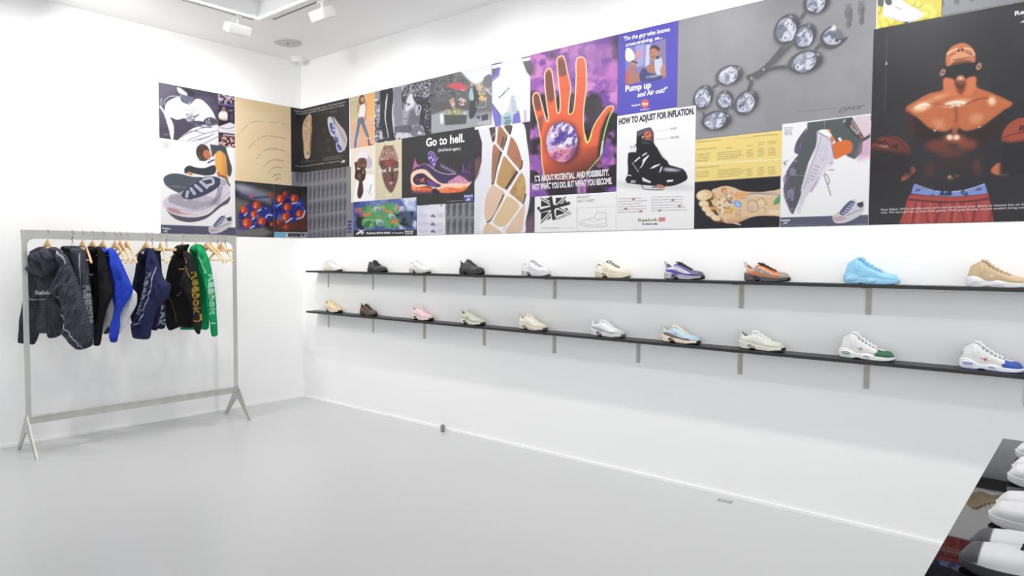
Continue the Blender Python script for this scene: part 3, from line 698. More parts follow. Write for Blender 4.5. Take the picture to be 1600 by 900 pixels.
# ------------------------------------------------------------------ clothes rack
m_steel = mat('brushed raw steel', (196, 197, 192), .38, .55, spec=.5, noise=(14, .14, (1, 1, .2)))
m_wood = mat('pale beech', (222, 188, 140), .5, noise=(30, .14, (1, 1, 1)))
m_wire = mat('hanger wire', (170, 170, 172), .3, .9)
RX, RY0, RY1, RT_, RC = .36, -2.606, -.931, 1.684, .28
t = thing('clothes_rack', 'pale steel clothes rack with splayed flat feet, by the left wall', 'clothes rack', (RX, (RY0+RY1)/2, 0)); hy = (RY1-RY0)/2
pw = .036
b = MB().box(-.005, .005, -hy, hy, RT_-.066, RT_); 
for s_ in (-1, 1): b.prism([(s_*(hy-pw), RT_-.066), (s_*(hy-pw), RT_-.105), (s_*(hy-pw-.012), RT_-.08), (s_*(hy-pw-.04), RT_-.066)], -.005, .005, 'x')
b.build('top_bar', m_steel, t)
for s_ in (-1, 1):
    y0, y1 = sorted((s_*hy, s_*(hy-pw))); MB().box(-.0052, .0052, y0, y1, RC-.01, RT_, .0008).build('post', m_steel, t)
    # splayed foot: two flat legs spreading along x
    b = MB()
    for q in (-1, 1):
        pts = [(0, RC+.02), (q*.022, RC+.005), (q*.236, .001), (q*.196, .001), (q*.028, RC-.118), (0, RC-.108)]
        b.prism(pts, s_*hy-(0 if s_ > 0 else -.0), s_*(hy-.012), 'y')
    b.build('splayed_foot', m_steel, t)
    MB().box(-.012, .012, *sorted((s_*(hy-.012), s_*(hy-.05))), RC-.05, RC+.004, .0008).build('gusset', m_steel, t)
MB().box(-.006, .006, -hy+.012, hy-.012, RC-.052, RC).box(-.02, .02, -hy+.012, hy-.012, RC-.0005, RC+.003).build('cross_bar', m_steel, t)

# ------------------------------------------------------------------ hangers
def rail_y(u): return on_x(u, 366+.03*u/10, RX)[1]
ZR = RT_                                # hooks rest on the bar's upper edge
def hook(b, drop):
    pts = [(.016, -.014), (.017, .0), (.012, .012), (0, .016), (-.012, .012), (-.0155, 0), (-.013, -.02), (-.003, -.05), (0, -.07), (0, -drop)]
    return b.tube([(x, 0, z-.012+.0) for x, z in pts], .0022, 6)
def wooden_hanger(u, rz, label, hw=.205, drop=.15, sag=.0, group='wooden hangers on the rack'):
    y = rail_y(u); t = thing('wooden_hanger', label, 'hanger', (RX, y, ZR), math.radians(rz), group)
    hook(MB(), .09).build('hook', m_wire, t, True)
    z0 = -.085
    for q in (-1, 1):
        n = 12; bm_ = bmesh.new(); rings = []
        for i in range(n):
            a = i/(n-1); x = q*hw*a; z = z0-drop*(a**1.08)+.006*math.sin(a*math.pi); yy = -.022*a*a; h = .021*(1-a)**1.6+.0085; w_ = .0055+.004*a
            rings.append([bm_.verts.new((x, yy+w_*math.cos(g), z+h*math.sin(g)-.008)) for g in [k*math.pi/5 for k in range(10)]])
        for r_, s2 in zip(rings, rings[1:]):
            for k in range(10): bm_.faces.new((r_[k], r_[(k+1) % 10], s2[(k+1) % 10], s2[k]))
        bm_.faces.new(rings[0]); bm_.faces.new(rings[-1]); bmesh.ops.recalc_face_normals(bm_, faces=bm_.faces)
        me = bpy.data.meshes.new('arm'); bm_.to_mesh(me); bm_.free(); link('arm', me, m_wood, t, True)
    MB().tube([(-hw*.9, -.018, z0-drop*.93), (hw*.9, -.018, z0-drop*.93)], .0045, 8).build('trouser_bar', m_wood, t, True)
    return t
def clip_hanger(u, rz, label, hw=.12):
    y = rail_y(u); t = thing('clip_hanger', label, 'hanger', (RX, y, ZR), math.radians(rz), 'clip hangers on the rack')
    hook(MB(), .075).build('hook', m_wire, t, True)
    b = MB(); b.tube([(0, 0, -.07), (.004, 0, -.078), (.012, 0, -.11), (.012, 0, -.122)], .0018, 6); b.tube([(0, 0, -.07), (-.012, 0, -.11), (-.012, 0, -.122)], .0018, 6)
    b.build('wire_neck', m_wire, t, True)
    mk = mat('black plastic', (26, 26, 28), .4)
    MB().tube([(.010, -.004, -.046), (-.002, -.004, -.06), (-.006, -.004, -.07), (.004, -.004, -.068)], .0035, 6).build('clamp_lever', mk, t, True)
    MB().box(-hw, hw, -.008, .008, -.148, -.126, .003).build('clamp_bar', m_wood, t)
    return t
ROT = 35.
HANG = {
    74.7: ('g', 18, 'wooden hanger holding the grey checked hooded jacket'),
    129.: ('w', 3, 'empty wooden hanger between the checked trousers and the black sweatshirt'),
    145.: ('g', 18, 'wooden hanger holding the black sweatshirt'),
    161.: ('g', 18, 'wooden hanger holding the blue and white jacket'),
    180.: ('w', 6, 'empty wooden hanger just right of the blue and white jacket'),
    188.: ('w', 6, 'empty wooden hanger, middle one of three right of the blue jacket'),
    198.: ('w', 4, 'empty wooden hanger just left of the navy jacket'),
    229.: ('g', 18, 'wooden hanger holding the navy jacket'),
    251.: ('w', -6, 'empty wooden hanger between the navy trousers and the black jacket'),
    285.4: ('g', 18, 'wooden hanger holding the black jacket with yellow piping'),
    306.7: ('g', 18, 'wooden hanger holding the green jacket'),
    323.: ('w', 18, 'empty wooden hanger next to the green jacket'),
    328.5: ('w', 18, 'empty wooden hanger, second to the right of the green jacket'),
    346.: ('w', 6, 'empty wooden hanger nearest the right post of the rack'),
    113.: ('c', 22, 'clip hanger gripping the grey checked trousers'),
    238.: ('c', 8, 'clip hanger gripping the navy trousers'),
    260.: ('c', 12, 'empty clip hanger left of the black jacket'),
    340.: ('c', 10, 'empty clip hanger right of the green jacket'),
    352.: ('c', 10, 'empty clip hanger beside the right post of the rack'),
}
for u, (k, rz, lab) in HANG.items():
    if k == 'c': clip_hanger(u, rz, lab)
    elif k == 'w': wooden_hanger(u, rz, lab)
    else: wooden_hanger(u, rz, lab, .115, .11)

# ------------------------------------------------------------------ clothes: each piece is a padded volume on its own hanging plane
m_cloth = mat('woven cloth', (255, 255, 255), .85, spec=.2, attr=True, bump=(700, .3))
def cloth(name, parent, y0, rot, o, k, pts, T, base, paint=None, shift=0., step=.0036, fold=.35, fs=26, fang=0., m=None, seed=1, bev=.05, sm=5):
    """pts: traced outline; T half thickness; shift moves the piece towards the viewer along the plane's normal"""
    r = math.radians(rot); d = np.array([math.cos(r), math.sin(r), 0]); n = np.array([math.sin(r), -math.cos(r), 0])
    Q = np.array([RX, y0, 0])+n*shift
    def plane(u, v): D = pray(u, v); t_ = ((Q-CAM)@n)/(D@n); P = CAM+t_*D; return (P-Q)@d, P[2]
    px = np.array(pts, float)/k+np.array(o); O = np.array([plane(*q) for q in px]); O = smooth_pts(O, sm, True, .6)
    a0, z0 = O.min(0)-step*2; a1, z1 = O.max(0)+step*2
    A, Z = np.meshgrid(np.arange(a0, a1, step), np.arange(z0, z1, step)); sd, nx_, nz_ = poly_sd(A, Z, O)
    ok = sd < step*.72; snap = ok & (sd > -step*.15); A = np.where(snap, nx_, A); Z = np.where(snap, nz_, Z); dd = np.where(snap, 0, -sd)
    q = ok[:-1, :-1] & ok[:-1, 1:] & ok[1:, 1:] & ok[1:, :-1]
    idx = -np.ones(A.shape, int); use = np.zeros(A.shape, bool)
    use[:-1, :-1] |= q; use[:-1, 1:] |= q; use[1:, 1:] |= q; use[1:, :-1] |= q
    N = use.sum(); idx[use] = np.arange(N)
    a, z, e = A[use], Z[use], dd[use]
    pr = np.sqrt(np.clip(1-(1-np.clip(e/bev, 0, 1))**2, 0, 1)); ca, sa = math.cos(math.radians(fang)), math.sin(math.radians(fang))
    s_, w_ = a*ca+z*sa, -a*sa+z*ca
    f1 = fbm(s_, w_*.22, fs*.001, 3, seed)-.5; f2 = fbm(s_+3, w_*.7, fs*.0022, 2, seed+9)-.5
    hgt = T*pr*(1+fold*2.2*f1+fold*1.6*f2)
    wire = hgt; base3 = Q+np.outer(a, d)+np.outer(z, [0, 0, 1])
    Vf = base3+np.outer(wire+.001, n); Vb = base3-np.outer(T*pr*.9+.001, n)
    Xp = Vf-CAM; D_ = Xp@fw; U, Vv = 800+FPX*(Xp@RT)/D_, 450-FPX*(Xp@UP)/D_
    Xq = base3-CAM; Dq = Xq@fw; U, Vv = 800+FPX*(Xq@RT)/Dq, 450-FPX*(Xq@UP)/Dq
    P = Paint(U, Vv, base); P.f = .45; P.at(o[0], o[1], k); P.a, P.z = a, z
    if paint: paint(P)
    F = []; ij = np.nonzero(q)
    f0, f1_, f2_, f3 = idx[ij[0], ij[1]], idx[ij[0], ij[1]+1], idx[ij[0]+1, ij[1]+1], idx[ij[0]+1, ij[1]]
    F = np.stack([f0, f1_, f2_, f3], 1); B = F[:, ::-1]+N
    faces = np.concatenate([F, B]).tolist()
    # close the rim
    ed = {}
    for fc in F.tolist():
        for i in range(4):
            e_ = (fc[i], fc[(i+1) % 4])
            if (e_[1], e_[0]) in ed: del ed[(e_[1], e_[0])]
            else: ed[e_] = 1
    for (i, j) in ed: faces.append([j, i, i+N, j+N])
    me = bpy.data.meshes.new(name); me.from_pydata(np.concatenate([Vf, Vb]).tolist(), [], faces); me.update()
    set_col(me, np.concatenate([P.C, P.C]))
    ob = link(name, me, m or m_cloth, parent, True)
    ob.matrix_parent_inverse = Matrix.Translation(-Vector(parent.location))
    return ob
def garment(name, label, cat, u, group=None):
    y = rail_y(u); return thing(name, label, cat, (RX, y, 1.0), 0, group), y
def check(P, pitch=.0155, c=(150, 152, 164), a=.3, ang=0., w=.0018):
    ca, sa = math.cos(math.radians(ang)), math.sin(math.radians(ang)); s_, w_ = P.a*ca+P.z*sa, -P.a*sa+P.z*ca
    for q, al in ((s_, a), (w_, a*.8)):
        g = np.abs((q/pitch) % 1-.5)*pitch; t_ = np.clip(1.2-g/w/1.3, 0, 1)*al; P.C[:] = P.C*(1-t_[:, None])+np.array(c, float)*t_[:, None]
def lettering(P, txt, p0, p1, h, c, a=1.):
    """outlined letters painted down a sleeve"""
    co, fc = text_cached(txt, 0., 0.); A = P._p([p0, p1]); w = A[1]-A[0]; L = np.linalg.norm(w); up = np.array([w[1], -w[0]])/L*(h/P.o[2])
    o = P.o; P.at(0, 0, 1)
    ed = {}
    for f in fc:
        for i in range(len(f)):
            e = (f[i], f[(i+1) % len(f)])
            if (e[1], e[0]) in ed: del ed[(e[1], e[0])]
            else: ed[e] = 1
    for (i, j) in ed:
        q0 = A[0]+w*co[i, 0]+up*co[i, 1]; q1 = A[0]+w*co[j, 0]+up*co[j, 1]; P.line([q0, q1], .55, c, a, f=.4)
    P.o = o
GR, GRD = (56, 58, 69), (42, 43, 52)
# 1 hooded checked jacket, traced in the (0,380) view at 5x
O1 = ((0, 380), 5.)
g, y = garment('hooded_jacket', 'dark grey checked hooded jacket with white piping, leftmost on the rack', 'jacket', 74.7)
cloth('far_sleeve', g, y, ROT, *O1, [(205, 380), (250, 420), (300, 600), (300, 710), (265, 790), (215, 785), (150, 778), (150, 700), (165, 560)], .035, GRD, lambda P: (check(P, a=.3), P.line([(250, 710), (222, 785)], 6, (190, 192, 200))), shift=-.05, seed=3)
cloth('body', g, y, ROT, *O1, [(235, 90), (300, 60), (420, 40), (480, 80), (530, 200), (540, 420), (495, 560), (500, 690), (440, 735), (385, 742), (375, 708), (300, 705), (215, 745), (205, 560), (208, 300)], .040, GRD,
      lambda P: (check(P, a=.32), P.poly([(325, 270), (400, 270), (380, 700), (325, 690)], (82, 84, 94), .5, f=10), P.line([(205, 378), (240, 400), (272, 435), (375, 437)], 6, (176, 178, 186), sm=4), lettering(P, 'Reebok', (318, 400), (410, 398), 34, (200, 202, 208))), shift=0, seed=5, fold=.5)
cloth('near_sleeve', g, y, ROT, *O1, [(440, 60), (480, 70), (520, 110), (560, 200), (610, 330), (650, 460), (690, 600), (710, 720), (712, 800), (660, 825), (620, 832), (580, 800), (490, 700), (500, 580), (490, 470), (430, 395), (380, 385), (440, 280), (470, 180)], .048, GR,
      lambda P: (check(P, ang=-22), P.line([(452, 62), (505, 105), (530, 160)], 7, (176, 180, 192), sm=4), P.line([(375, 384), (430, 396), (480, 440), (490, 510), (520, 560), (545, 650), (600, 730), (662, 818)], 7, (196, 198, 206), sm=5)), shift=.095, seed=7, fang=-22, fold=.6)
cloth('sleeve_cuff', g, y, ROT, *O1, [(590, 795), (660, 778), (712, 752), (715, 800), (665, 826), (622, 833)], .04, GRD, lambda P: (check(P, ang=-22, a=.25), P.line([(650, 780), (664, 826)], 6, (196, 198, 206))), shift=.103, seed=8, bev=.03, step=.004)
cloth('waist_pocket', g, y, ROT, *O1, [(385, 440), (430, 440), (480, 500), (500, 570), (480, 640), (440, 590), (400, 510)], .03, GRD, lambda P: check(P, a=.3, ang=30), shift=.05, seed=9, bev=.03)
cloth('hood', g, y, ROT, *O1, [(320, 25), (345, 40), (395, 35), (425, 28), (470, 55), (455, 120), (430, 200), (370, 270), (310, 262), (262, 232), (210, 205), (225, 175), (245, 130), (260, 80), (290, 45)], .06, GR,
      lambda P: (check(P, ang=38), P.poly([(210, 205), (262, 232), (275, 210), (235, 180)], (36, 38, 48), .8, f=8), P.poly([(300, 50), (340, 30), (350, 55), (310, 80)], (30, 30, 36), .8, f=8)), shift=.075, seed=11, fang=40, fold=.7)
# 2 checked trousers
O2 = ((0, 340), 4.)
g, y = garment('track_trousers', 'dark grey checked trousers with white outlined letters down the leg, on clips', 'trousers', 113.)
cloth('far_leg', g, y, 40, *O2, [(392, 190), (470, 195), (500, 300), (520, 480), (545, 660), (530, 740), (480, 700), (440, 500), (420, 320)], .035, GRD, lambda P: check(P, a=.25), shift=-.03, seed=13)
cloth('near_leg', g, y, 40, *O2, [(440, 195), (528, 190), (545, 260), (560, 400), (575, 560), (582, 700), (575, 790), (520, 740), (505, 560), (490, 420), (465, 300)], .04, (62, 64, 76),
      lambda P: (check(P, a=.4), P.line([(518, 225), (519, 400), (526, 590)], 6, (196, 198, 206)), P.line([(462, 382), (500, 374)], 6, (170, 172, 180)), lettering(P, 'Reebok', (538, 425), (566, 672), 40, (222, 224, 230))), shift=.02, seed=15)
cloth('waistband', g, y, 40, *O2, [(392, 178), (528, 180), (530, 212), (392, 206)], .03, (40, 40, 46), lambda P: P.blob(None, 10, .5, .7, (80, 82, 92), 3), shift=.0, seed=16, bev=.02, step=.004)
# 3 black sweatshirt
O3 = ((130, 370), 5.29)
g, y = garment('sweatshirt', 'plain black sweatshirt with a tiny white chest logo on the rack', 'sweatshirt', 145.)
BK = (20, 20, 23)
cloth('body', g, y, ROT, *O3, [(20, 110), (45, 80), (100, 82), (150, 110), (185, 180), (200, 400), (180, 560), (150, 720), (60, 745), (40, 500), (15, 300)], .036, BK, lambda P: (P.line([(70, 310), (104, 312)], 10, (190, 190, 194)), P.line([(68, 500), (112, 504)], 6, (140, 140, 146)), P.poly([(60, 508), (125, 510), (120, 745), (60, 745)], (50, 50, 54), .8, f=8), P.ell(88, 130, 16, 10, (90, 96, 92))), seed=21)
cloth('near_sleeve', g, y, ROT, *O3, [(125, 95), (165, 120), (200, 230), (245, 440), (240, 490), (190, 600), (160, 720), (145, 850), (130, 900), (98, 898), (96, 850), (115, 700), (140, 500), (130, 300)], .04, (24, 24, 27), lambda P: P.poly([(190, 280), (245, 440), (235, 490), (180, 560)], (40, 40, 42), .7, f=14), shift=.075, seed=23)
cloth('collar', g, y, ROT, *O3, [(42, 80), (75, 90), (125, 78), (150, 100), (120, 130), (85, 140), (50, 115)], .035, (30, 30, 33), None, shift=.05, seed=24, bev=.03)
cloth('blue_hem', g, y, ROT, *O3, [(66, 742), (98, 742), (96, 838), (68, 836)], .02, (34, 54, 150), None, shift=-.02, seed=25, bev=.02, step=.004)
# 4 blue and white jacket
g, y = garment('pullover_jacket', 'royal blue pullover with large white lower panels on the rack', 'jacket', 161.)
BU = (38, 66, 182)
cloth('body', g, y, ROT, *O3, [(155, 95), (200, 90), (260, 130), (330, 280), (400, 420), (440, 470), (438, 560), (385, 660), (345, 740), (300, 800), (262, 775), (240, 740), (205, 800), (160, 800), (165, 690), (190, 560), (170, 420), (165, 250)], .034, (226, 228, 232),
      lambda P: (P.poly([(140, 80), (280, 80), (410, 430), (400, 470), (300, 640), (262, 500), (150, 420)], BU), P.poly([(180, 800), (230, 730), (225, 805)], (60, 62, 66)), P.poly([(288, 802), (308, 770), (305, 800)], (50, 52, 58))), seed=31, shift=0)
cloth('near_sleeve', g, y, ROT, *O3, [(215, 90), (265, 120), (330, 250), (405, 430), (385, 500), (330, 580), (300, 640), (297, 740), (275, 865), (245, 868), (232, 800), (240, 720), (262, 600), (268, 480), (245, 300), (225, 180)], .042, (44, 74, 200), lambda P: P.poly([(240, 830), (282, 830), (276, 870), (244, 870)], (34, 56, 160), .8), shift=.075, seed=33, fold=.6)
cloth('collar', g, y, ROT, *O3, [(160, 92), (195, 110), (225, 88), (250, 110), (215, 142), (180, 145), (150, 120)], .036, (50, 80, 206), None, shift=.05, seed=34, bev=.03)
# 5 navy jacket
O5 = ((130, 370), 5.29)
g, y = garment('track_jacket', 'navy blue track jacket with white outlined letters and curved white piping', 'jacket', 229.)
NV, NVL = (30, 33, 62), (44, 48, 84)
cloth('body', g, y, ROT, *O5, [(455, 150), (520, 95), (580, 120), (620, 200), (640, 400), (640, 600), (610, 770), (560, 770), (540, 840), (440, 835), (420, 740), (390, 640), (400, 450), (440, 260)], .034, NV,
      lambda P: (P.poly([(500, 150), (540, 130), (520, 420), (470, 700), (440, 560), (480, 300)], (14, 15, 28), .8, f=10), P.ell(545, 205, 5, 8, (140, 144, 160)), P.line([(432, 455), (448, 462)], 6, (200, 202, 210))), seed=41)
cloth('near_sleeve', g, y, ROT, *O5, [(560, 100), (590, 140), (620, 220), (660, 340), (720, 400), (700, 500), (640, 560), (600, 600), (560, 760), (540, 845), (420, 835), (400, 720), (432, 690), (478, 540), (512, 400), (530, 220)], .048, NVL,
      lambda P: (P.line([(620, 255), (590, 400), (555, 540), (520, 660), (480, 710), (432, 722)], 6, (214, 216, 224), sm=5), lettering(P, 'Reebok', (546, 290), (470, 640), 44, (206, 210, 222)), P.line([(600, 548), (690, 530)], 3, (24, 26, 50))), shift=.11, seed=43, fold=.55)
cloth('collar', g, y, ROT, *O5, [(470, 130), (515, 95), (560, 95), (575, 130), (530, 190), (500, 200), (470, 190)], .035, (24, 26, 50), lambda P: P.poly([(505, 130), (530, 115), (520, 145)], (230, 230, 234)), shift=.04, seed=44, bev=.03)
# 6 navy trousers
O6 = ((180, 340), 7.26)
g, y = garment('track_trousers', 'navy trousers with white letters near the hem, mostly behind the navy jacket', 'trousers', 238.)
cloth('near_leg', g, y, ROT, *O6, [(420, 350), (500, 370), (520, 560), (540, 800), (560, 1050), (560, 1250), (480, 1255), (430, 1100), (420, 800), (405, 560)], .04, NV, lambda P: lettering(P, 'BOK', (490, 1000), (508, 1230), 66, (214, 216, 224)), shift=.0, seed=47)
cloth('waistband', g, y, ROT, *O6, [(408, 345), (450, 350), (505, 372), (508, 400), (410, 385)], .035, (24, 26, 50), None, shift=.0, seed=48, bev=.02, step=.004)
# 7 black jacket with yellow
O7 = ((240, 370), 5.29)
YL = (222, 176, 60)
g, y = garment('track_jacket', 'black track jacket with yellow piping and yellow outlined letters on the sleeve', 'jacket', 285.4)
cloth('body', g, y, ROT, *O7, [(170, 150), (230, 140), (300, 160), (330, 300), (340, 500), (330, 745), (220, 745), (135, 775), (105, 720), (95, 600), (100, 380), (130, 230)], .036, (24, 24, 27),
      lambda P: (P.line([(165, 160), (130, 210)], 4, YL, .7), P.line([(122, 455), (160, 520), (190, 600), (205, 705)], 4, (170, 140, 60), sm=4), P.line([(230, 266), (268, 266)], 9, YL), P.line([(212, 486), (255, 455)], 4, YL)), seed=51)
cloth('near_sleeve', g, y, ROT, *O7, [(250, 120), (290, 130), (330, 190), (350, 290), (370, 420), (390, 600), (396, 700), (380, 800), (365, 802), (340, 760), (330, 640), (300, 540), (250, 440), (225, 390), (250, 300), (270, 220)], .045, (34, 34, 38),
      lambda P: (P.line([(258, 135), (262, 165), (292, 200), (292, 215)], 6, YL, sm=4), P.line([(280, 240), (300, 280), (325, 330)], 6, YL, sm=4), P.poly([(328, 282), (368, 282), (386, 640), (340, 640)], (20, 20, 22), .6, f=8), lettering(P, 'Reebok', (333, 292), (356, 632), 48, YL), P.line([(335, 640), (345, 680), (380, 696), (396, 680), (392, 640)], 6, YL, sm=3)), shift=.08, seed=53)
cloth('collar', g, y, ROT, *O7, [(165, 105), (200, 70), (240, 65), (290, 62), (285, 85), (260, 130), (235, 160), (200, 155), (170, 140)], .04, (22, 22, 25), None, shift=.04, seed=54, bev=.03)
# 8 green jacket
GN = (16, 148, 88)
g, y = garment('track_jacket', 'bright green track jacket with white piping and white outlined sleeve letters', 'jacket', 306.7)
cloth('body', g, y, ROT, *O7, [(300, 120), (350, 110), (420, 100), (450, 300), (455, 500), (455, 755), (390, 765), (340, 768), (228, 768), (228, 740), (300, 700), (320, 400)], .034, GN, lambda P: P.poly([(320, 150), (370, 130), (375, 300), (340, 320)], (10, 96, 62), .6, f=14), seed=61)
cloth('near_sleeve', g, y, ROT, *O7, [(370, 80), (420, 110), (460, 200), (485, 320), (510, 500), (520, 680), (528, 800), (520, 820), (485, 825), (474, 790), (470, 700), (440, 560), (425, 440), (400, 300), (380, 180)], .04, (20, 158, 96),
      lambda P: (P.line([(385, 140), (405, 200), (440, 270), (452, 300)], 6, (226, 240, 232), sm=4), lettering(P, 'Reebok', (466, 312), (486, 640), 44, (226, 240, 232)), P.line([(468, 690), (480, 708), (518, 712)], 6, (226, 240, 232), sm=3)), shift=.075, seed=63, fold=.6)
cloth('collar', g, y, ROT, *O7, [(305, 110), (320, 75), (350, 62), (390, 62), (412, 90), (400, 120), (370, 132), (330, 130)], .04, (18, 140, 84), lambda P: P.line([(305, 128), (340, 136), (368, 128)], 7, (226, 240, 232), sm=3), shift=.035, seed=64, bev=.03)
# ------------------------------------------------------------------ the printed collage on the two walls
m_print = mat('satin printed sheet', (255, 255, 255), .42, spec=.35, attr=True)
ZT, ZB = 3.037, 1.687
class Sheet:
    def __init__(s, label, uL, uR, top, bot, off, step, base, cat='poster', group=None, sL=None, sR=None):
        """uL,uR traced side edges; top/bot: a traced point on that edge, or None for the collage's own edge"""
        vm = 250
        s.s0 = on_wall(uL, vm)[0] if sL is None else sL; s.s1 = on_wall(uR, vm)[0] if sR is None else sR
        s.z1 = ZT if top is None else on_wall(*top)[1]; s.z0 = ZB if bot is None else on_wall(*bot)[1]
        s.label, s.off, s.cat, s.group = label, off, cat, group
        nx = int((s.s1-s.s0)/step)+2; nz = int((s.z1-s.z0)/step)+2
        s.nx, s.nz = nx, nz
        sx = np.linspace(s.s0, s.s1, nx); sz = np.linspace(s.z0, s.z1, nz)
        if s.s0 < 0 < s.s1: sx[np.argmin(abs(sx))] = 0
        s.S, s.Z = np.meshgrid(sx, sz)
        P = s.pos(s.S.ravel(), s.Z.ravel(), 0)
        q = P-CAM; d = q@fw
        s.p = Paint((800+FPX*(q@RT)/d).reshape(s.S.shape), (450-FPX*(q@UP)/d).reshape(s.S.shape), base)
        s.txt = []
    def pos(s, S, Z, off):
        return np.stack([np.maximum(S, off), np.minimum(S, -off), Z], -1)*np.array([1, 1, 1])
    def T(s, txt, a, b, h, c, bold=0., shear=0.):
        o = s.p.o
        A = np.array(a)/o[2]+np.array(o[:2]); B = np.array(b)/o[2]+np.array(o[:2])
        wa = np.array(on_wall(*A)); wb = np.array(on_wall(*B)); wh = on_wall(A[0], A[1]-h/o[2])[1]-wa[1]
        s.txt.append((txt, wa, wb-wa, wh, c, bold, shear)); return s
    def build(s):
        n = s.nx*s.nz; S, Z = s.S.ravel(), s.Z.ravel()
        V = [s.pos(S, Z, s.off)]; C = [s.p.C.reshape(-1, 3)]
        ii = np.arange(n).reshape(s.nz, s.nx)
        F = np.stack([ii[:-1, :-1], ii[:-1, 1:], ii[1:, 1:], ii[1:, :-1]], -1).reshape(-1, 4)
        faces = F.tolist()
        # the sheet's own edge thickness
        rim = np.concatenate([ii[0, :], ii[1:, -1], ii[-1, -2::-1], ii[-2:0:-1, 0]])
        V.append(s.pos(S[rim], Z[rim], .0003)); C.append(s.p.C.reshape(-1, 3)[rim]); m = len(rim)
        for k in range(m): faces.append([int(rim[(k+1) % m]), int(rim[k]), n+k, n+(k+1) % m])
        base = n+m
        for txt, o, w, h, c, bold, shear in s.txt:
            co, fc = text_cached(txt, bold, shear)
            L = np.linalg.norm(w); up = np.array([-w[1], w[0]])/L*h
            P = o+co[:, :1]*w+co[:, 1:2]*up
            V.append(s.pos(P[:, 0], P[:, 1], s.off+.0006)); C.append(np.tile(np.array(c, float), (len(P), 1)))
            faces += [[base+i for i in f] for f in fc]; base += len(P)
        V = np.concatenate(V); C = np.concatenate(C)
        me = bpy.data.meshes.new('poster')
        me.vertices.add(len(V)); me.vertices.foreach_set('co', V.astype(np.float32).ravel())
        tot = np.array([len(f) for f in faces]); fl = np.concatenate([np.array(f) for f in faces])
        me.loops.add(len(fl)); me.loops.foreach_set('vertex_index', fl.astype(np.int32))
        me.polygons.add(len(tot)); st = np.concatenate([[0], np.cumsum(tot)[:-1]])
        me.polygons.foreach_set('loop_start', st.astype(np.int32)); me.polygons.foreach_set('loop_total', tot.astype(np.int32))
        me.update(calc_edges=True); me.validate()
        set_col(me, C, .68)
        o = link('poster', me, m_print); tag(o, s.label, s.cat, s.group)
        return o
def star_logo(p, x, y, w, h, c):
    q = lambda pts: [(x+a*w, y+b*h) for a, b in pts]
    p.poly(q([(.14, .02), (.45, .12), (.66, .36), (.52, .42), (.34, .2)]), c)
    p.poly(q([(1, 0), (.6, .22), (.3, .45), (0, 1), (.26, .98), (.5, .6), (.7, .35)]), c)
    p.poly(q([(.5, .56), (.64, .46), (.86, .72), (.74, .8), (.6, .7), (.66, 1), (.52, .98)]), c)
W_, K_ = (250, 250, 250), (38, 37, 42)

# --- writer at a table, black and white (left wall)
s = Sheet('black and white photo print of a capped person writing, top left of the left wall', 249.5, 342, None, (249.5, 215.5), .002, .006, (72, 68, 88)); p = s.p.at(245, 120, 8.57)
p.blob(None, 90, .3, .8, (104, 98, 120), 3, .6, stretch=3)
p.poly([(30, 90), (230, 130), (250, 260), (60, 300)], (92, 88, 112), .6, f=30)
p.line([(120, 400), (100, 340), (120, 300), (180, 262), (310, 262)], 12, (180, 178, 195), sm=6)
p.poly([(35, 285), (80, 290), (75, 390), (40, 385)], (190, 190, 205), .5, f=8)
p.poly([(820, 640), (640, 640), (480, 690), (360, 770), (290, 835), (260, 900), (830, 960)], (236, 236, 242))
for q in ([(360, 780), (560, 700), (800, 640)], [(420, 850), (640, 760), (820, 720)], [(520, 730), (640, 760)], [(480, 860), (700, 800)], [(330, 810), (420, 740), (540, 720)], [(560, 850), (760, 770)], [(640, 890), (820, 800)]): p.line(q, 9, (90, 92, 110), .8)
p.poly([(105, 450), (130, 350), (200, 300), (300, 268), (330, 330), (440, 372), (520, 300), (600, 310), (690, 390), (760, 490), (790, 590), (740, 545), (690, 550), (640, 600), (580, 590), (450, 585), (370, 555), (270, 575), (190, 545), (215, 620), (228, 700), (222, 835), (190, 830), (165, 720), (120, 560)], W_, sm=4)
p.line([(45, 400), (100, 480), (130, 560)], 26, (225, 225, 235), sm=5)
p.poly([(175, 540), (270, 580), (370, 560), (470, 620), (500, 665), (430, 720), (350, 780), (290, 835), (225, 835), (228, 690), (205, 600)], (74, 70, 90), sm=3)
p.poly([(300, 230), (340, 225), (400, 240), (470, 270), (500, 300), (470, 345), (440, 368), (390, 350), (340, 310), (310, 270)], (104, 104, 128), sm=4)
p.blob([(300, 230), (400, 240), (500, 300), (440, 368), (340, 310)], 30, .5, .75, (200, 202, 218), 5)
p.poly([(350, 140), (470, 180), (510, 240), (440, 260), (380, 215), (330, 150)], (48, 46, 62), sm=4)
p.poly([(270, 140), (330, 165), (405, 225), (395, 250), (340, 232), (290, 210)], W_, sm=3)
p.small(285, 435, 575, 475, 2, (150, 150, 165), .9, w=9, dash=16, slope=-.02)
p.ell(440, 545, 50, 60, (190, 190, 205), 20); p.blob([(370, 500), (480, 480), (520, 620), (600, 640), (520, 660), (420, 610)], 22, .4, .7, (96, 96, 116), 9)
p.poly([(480, 530), (575, 490), (560, 520), (500, 560)], (120, 120, 140))
p.ell(705, 600, 85, 58, (70, 70, 86), -10); p.blob([(620, 560), (780, 550), (790, 620), (640, 660)], 16, .5, .7, (200, 200, 215), 2)
p.line([(500, 640), (600, 670), (730, 680)], 16, (120, 120, 140))
p.small(85, 765, 170, 780, 1, (190, 190, 200), .6)
s.build()
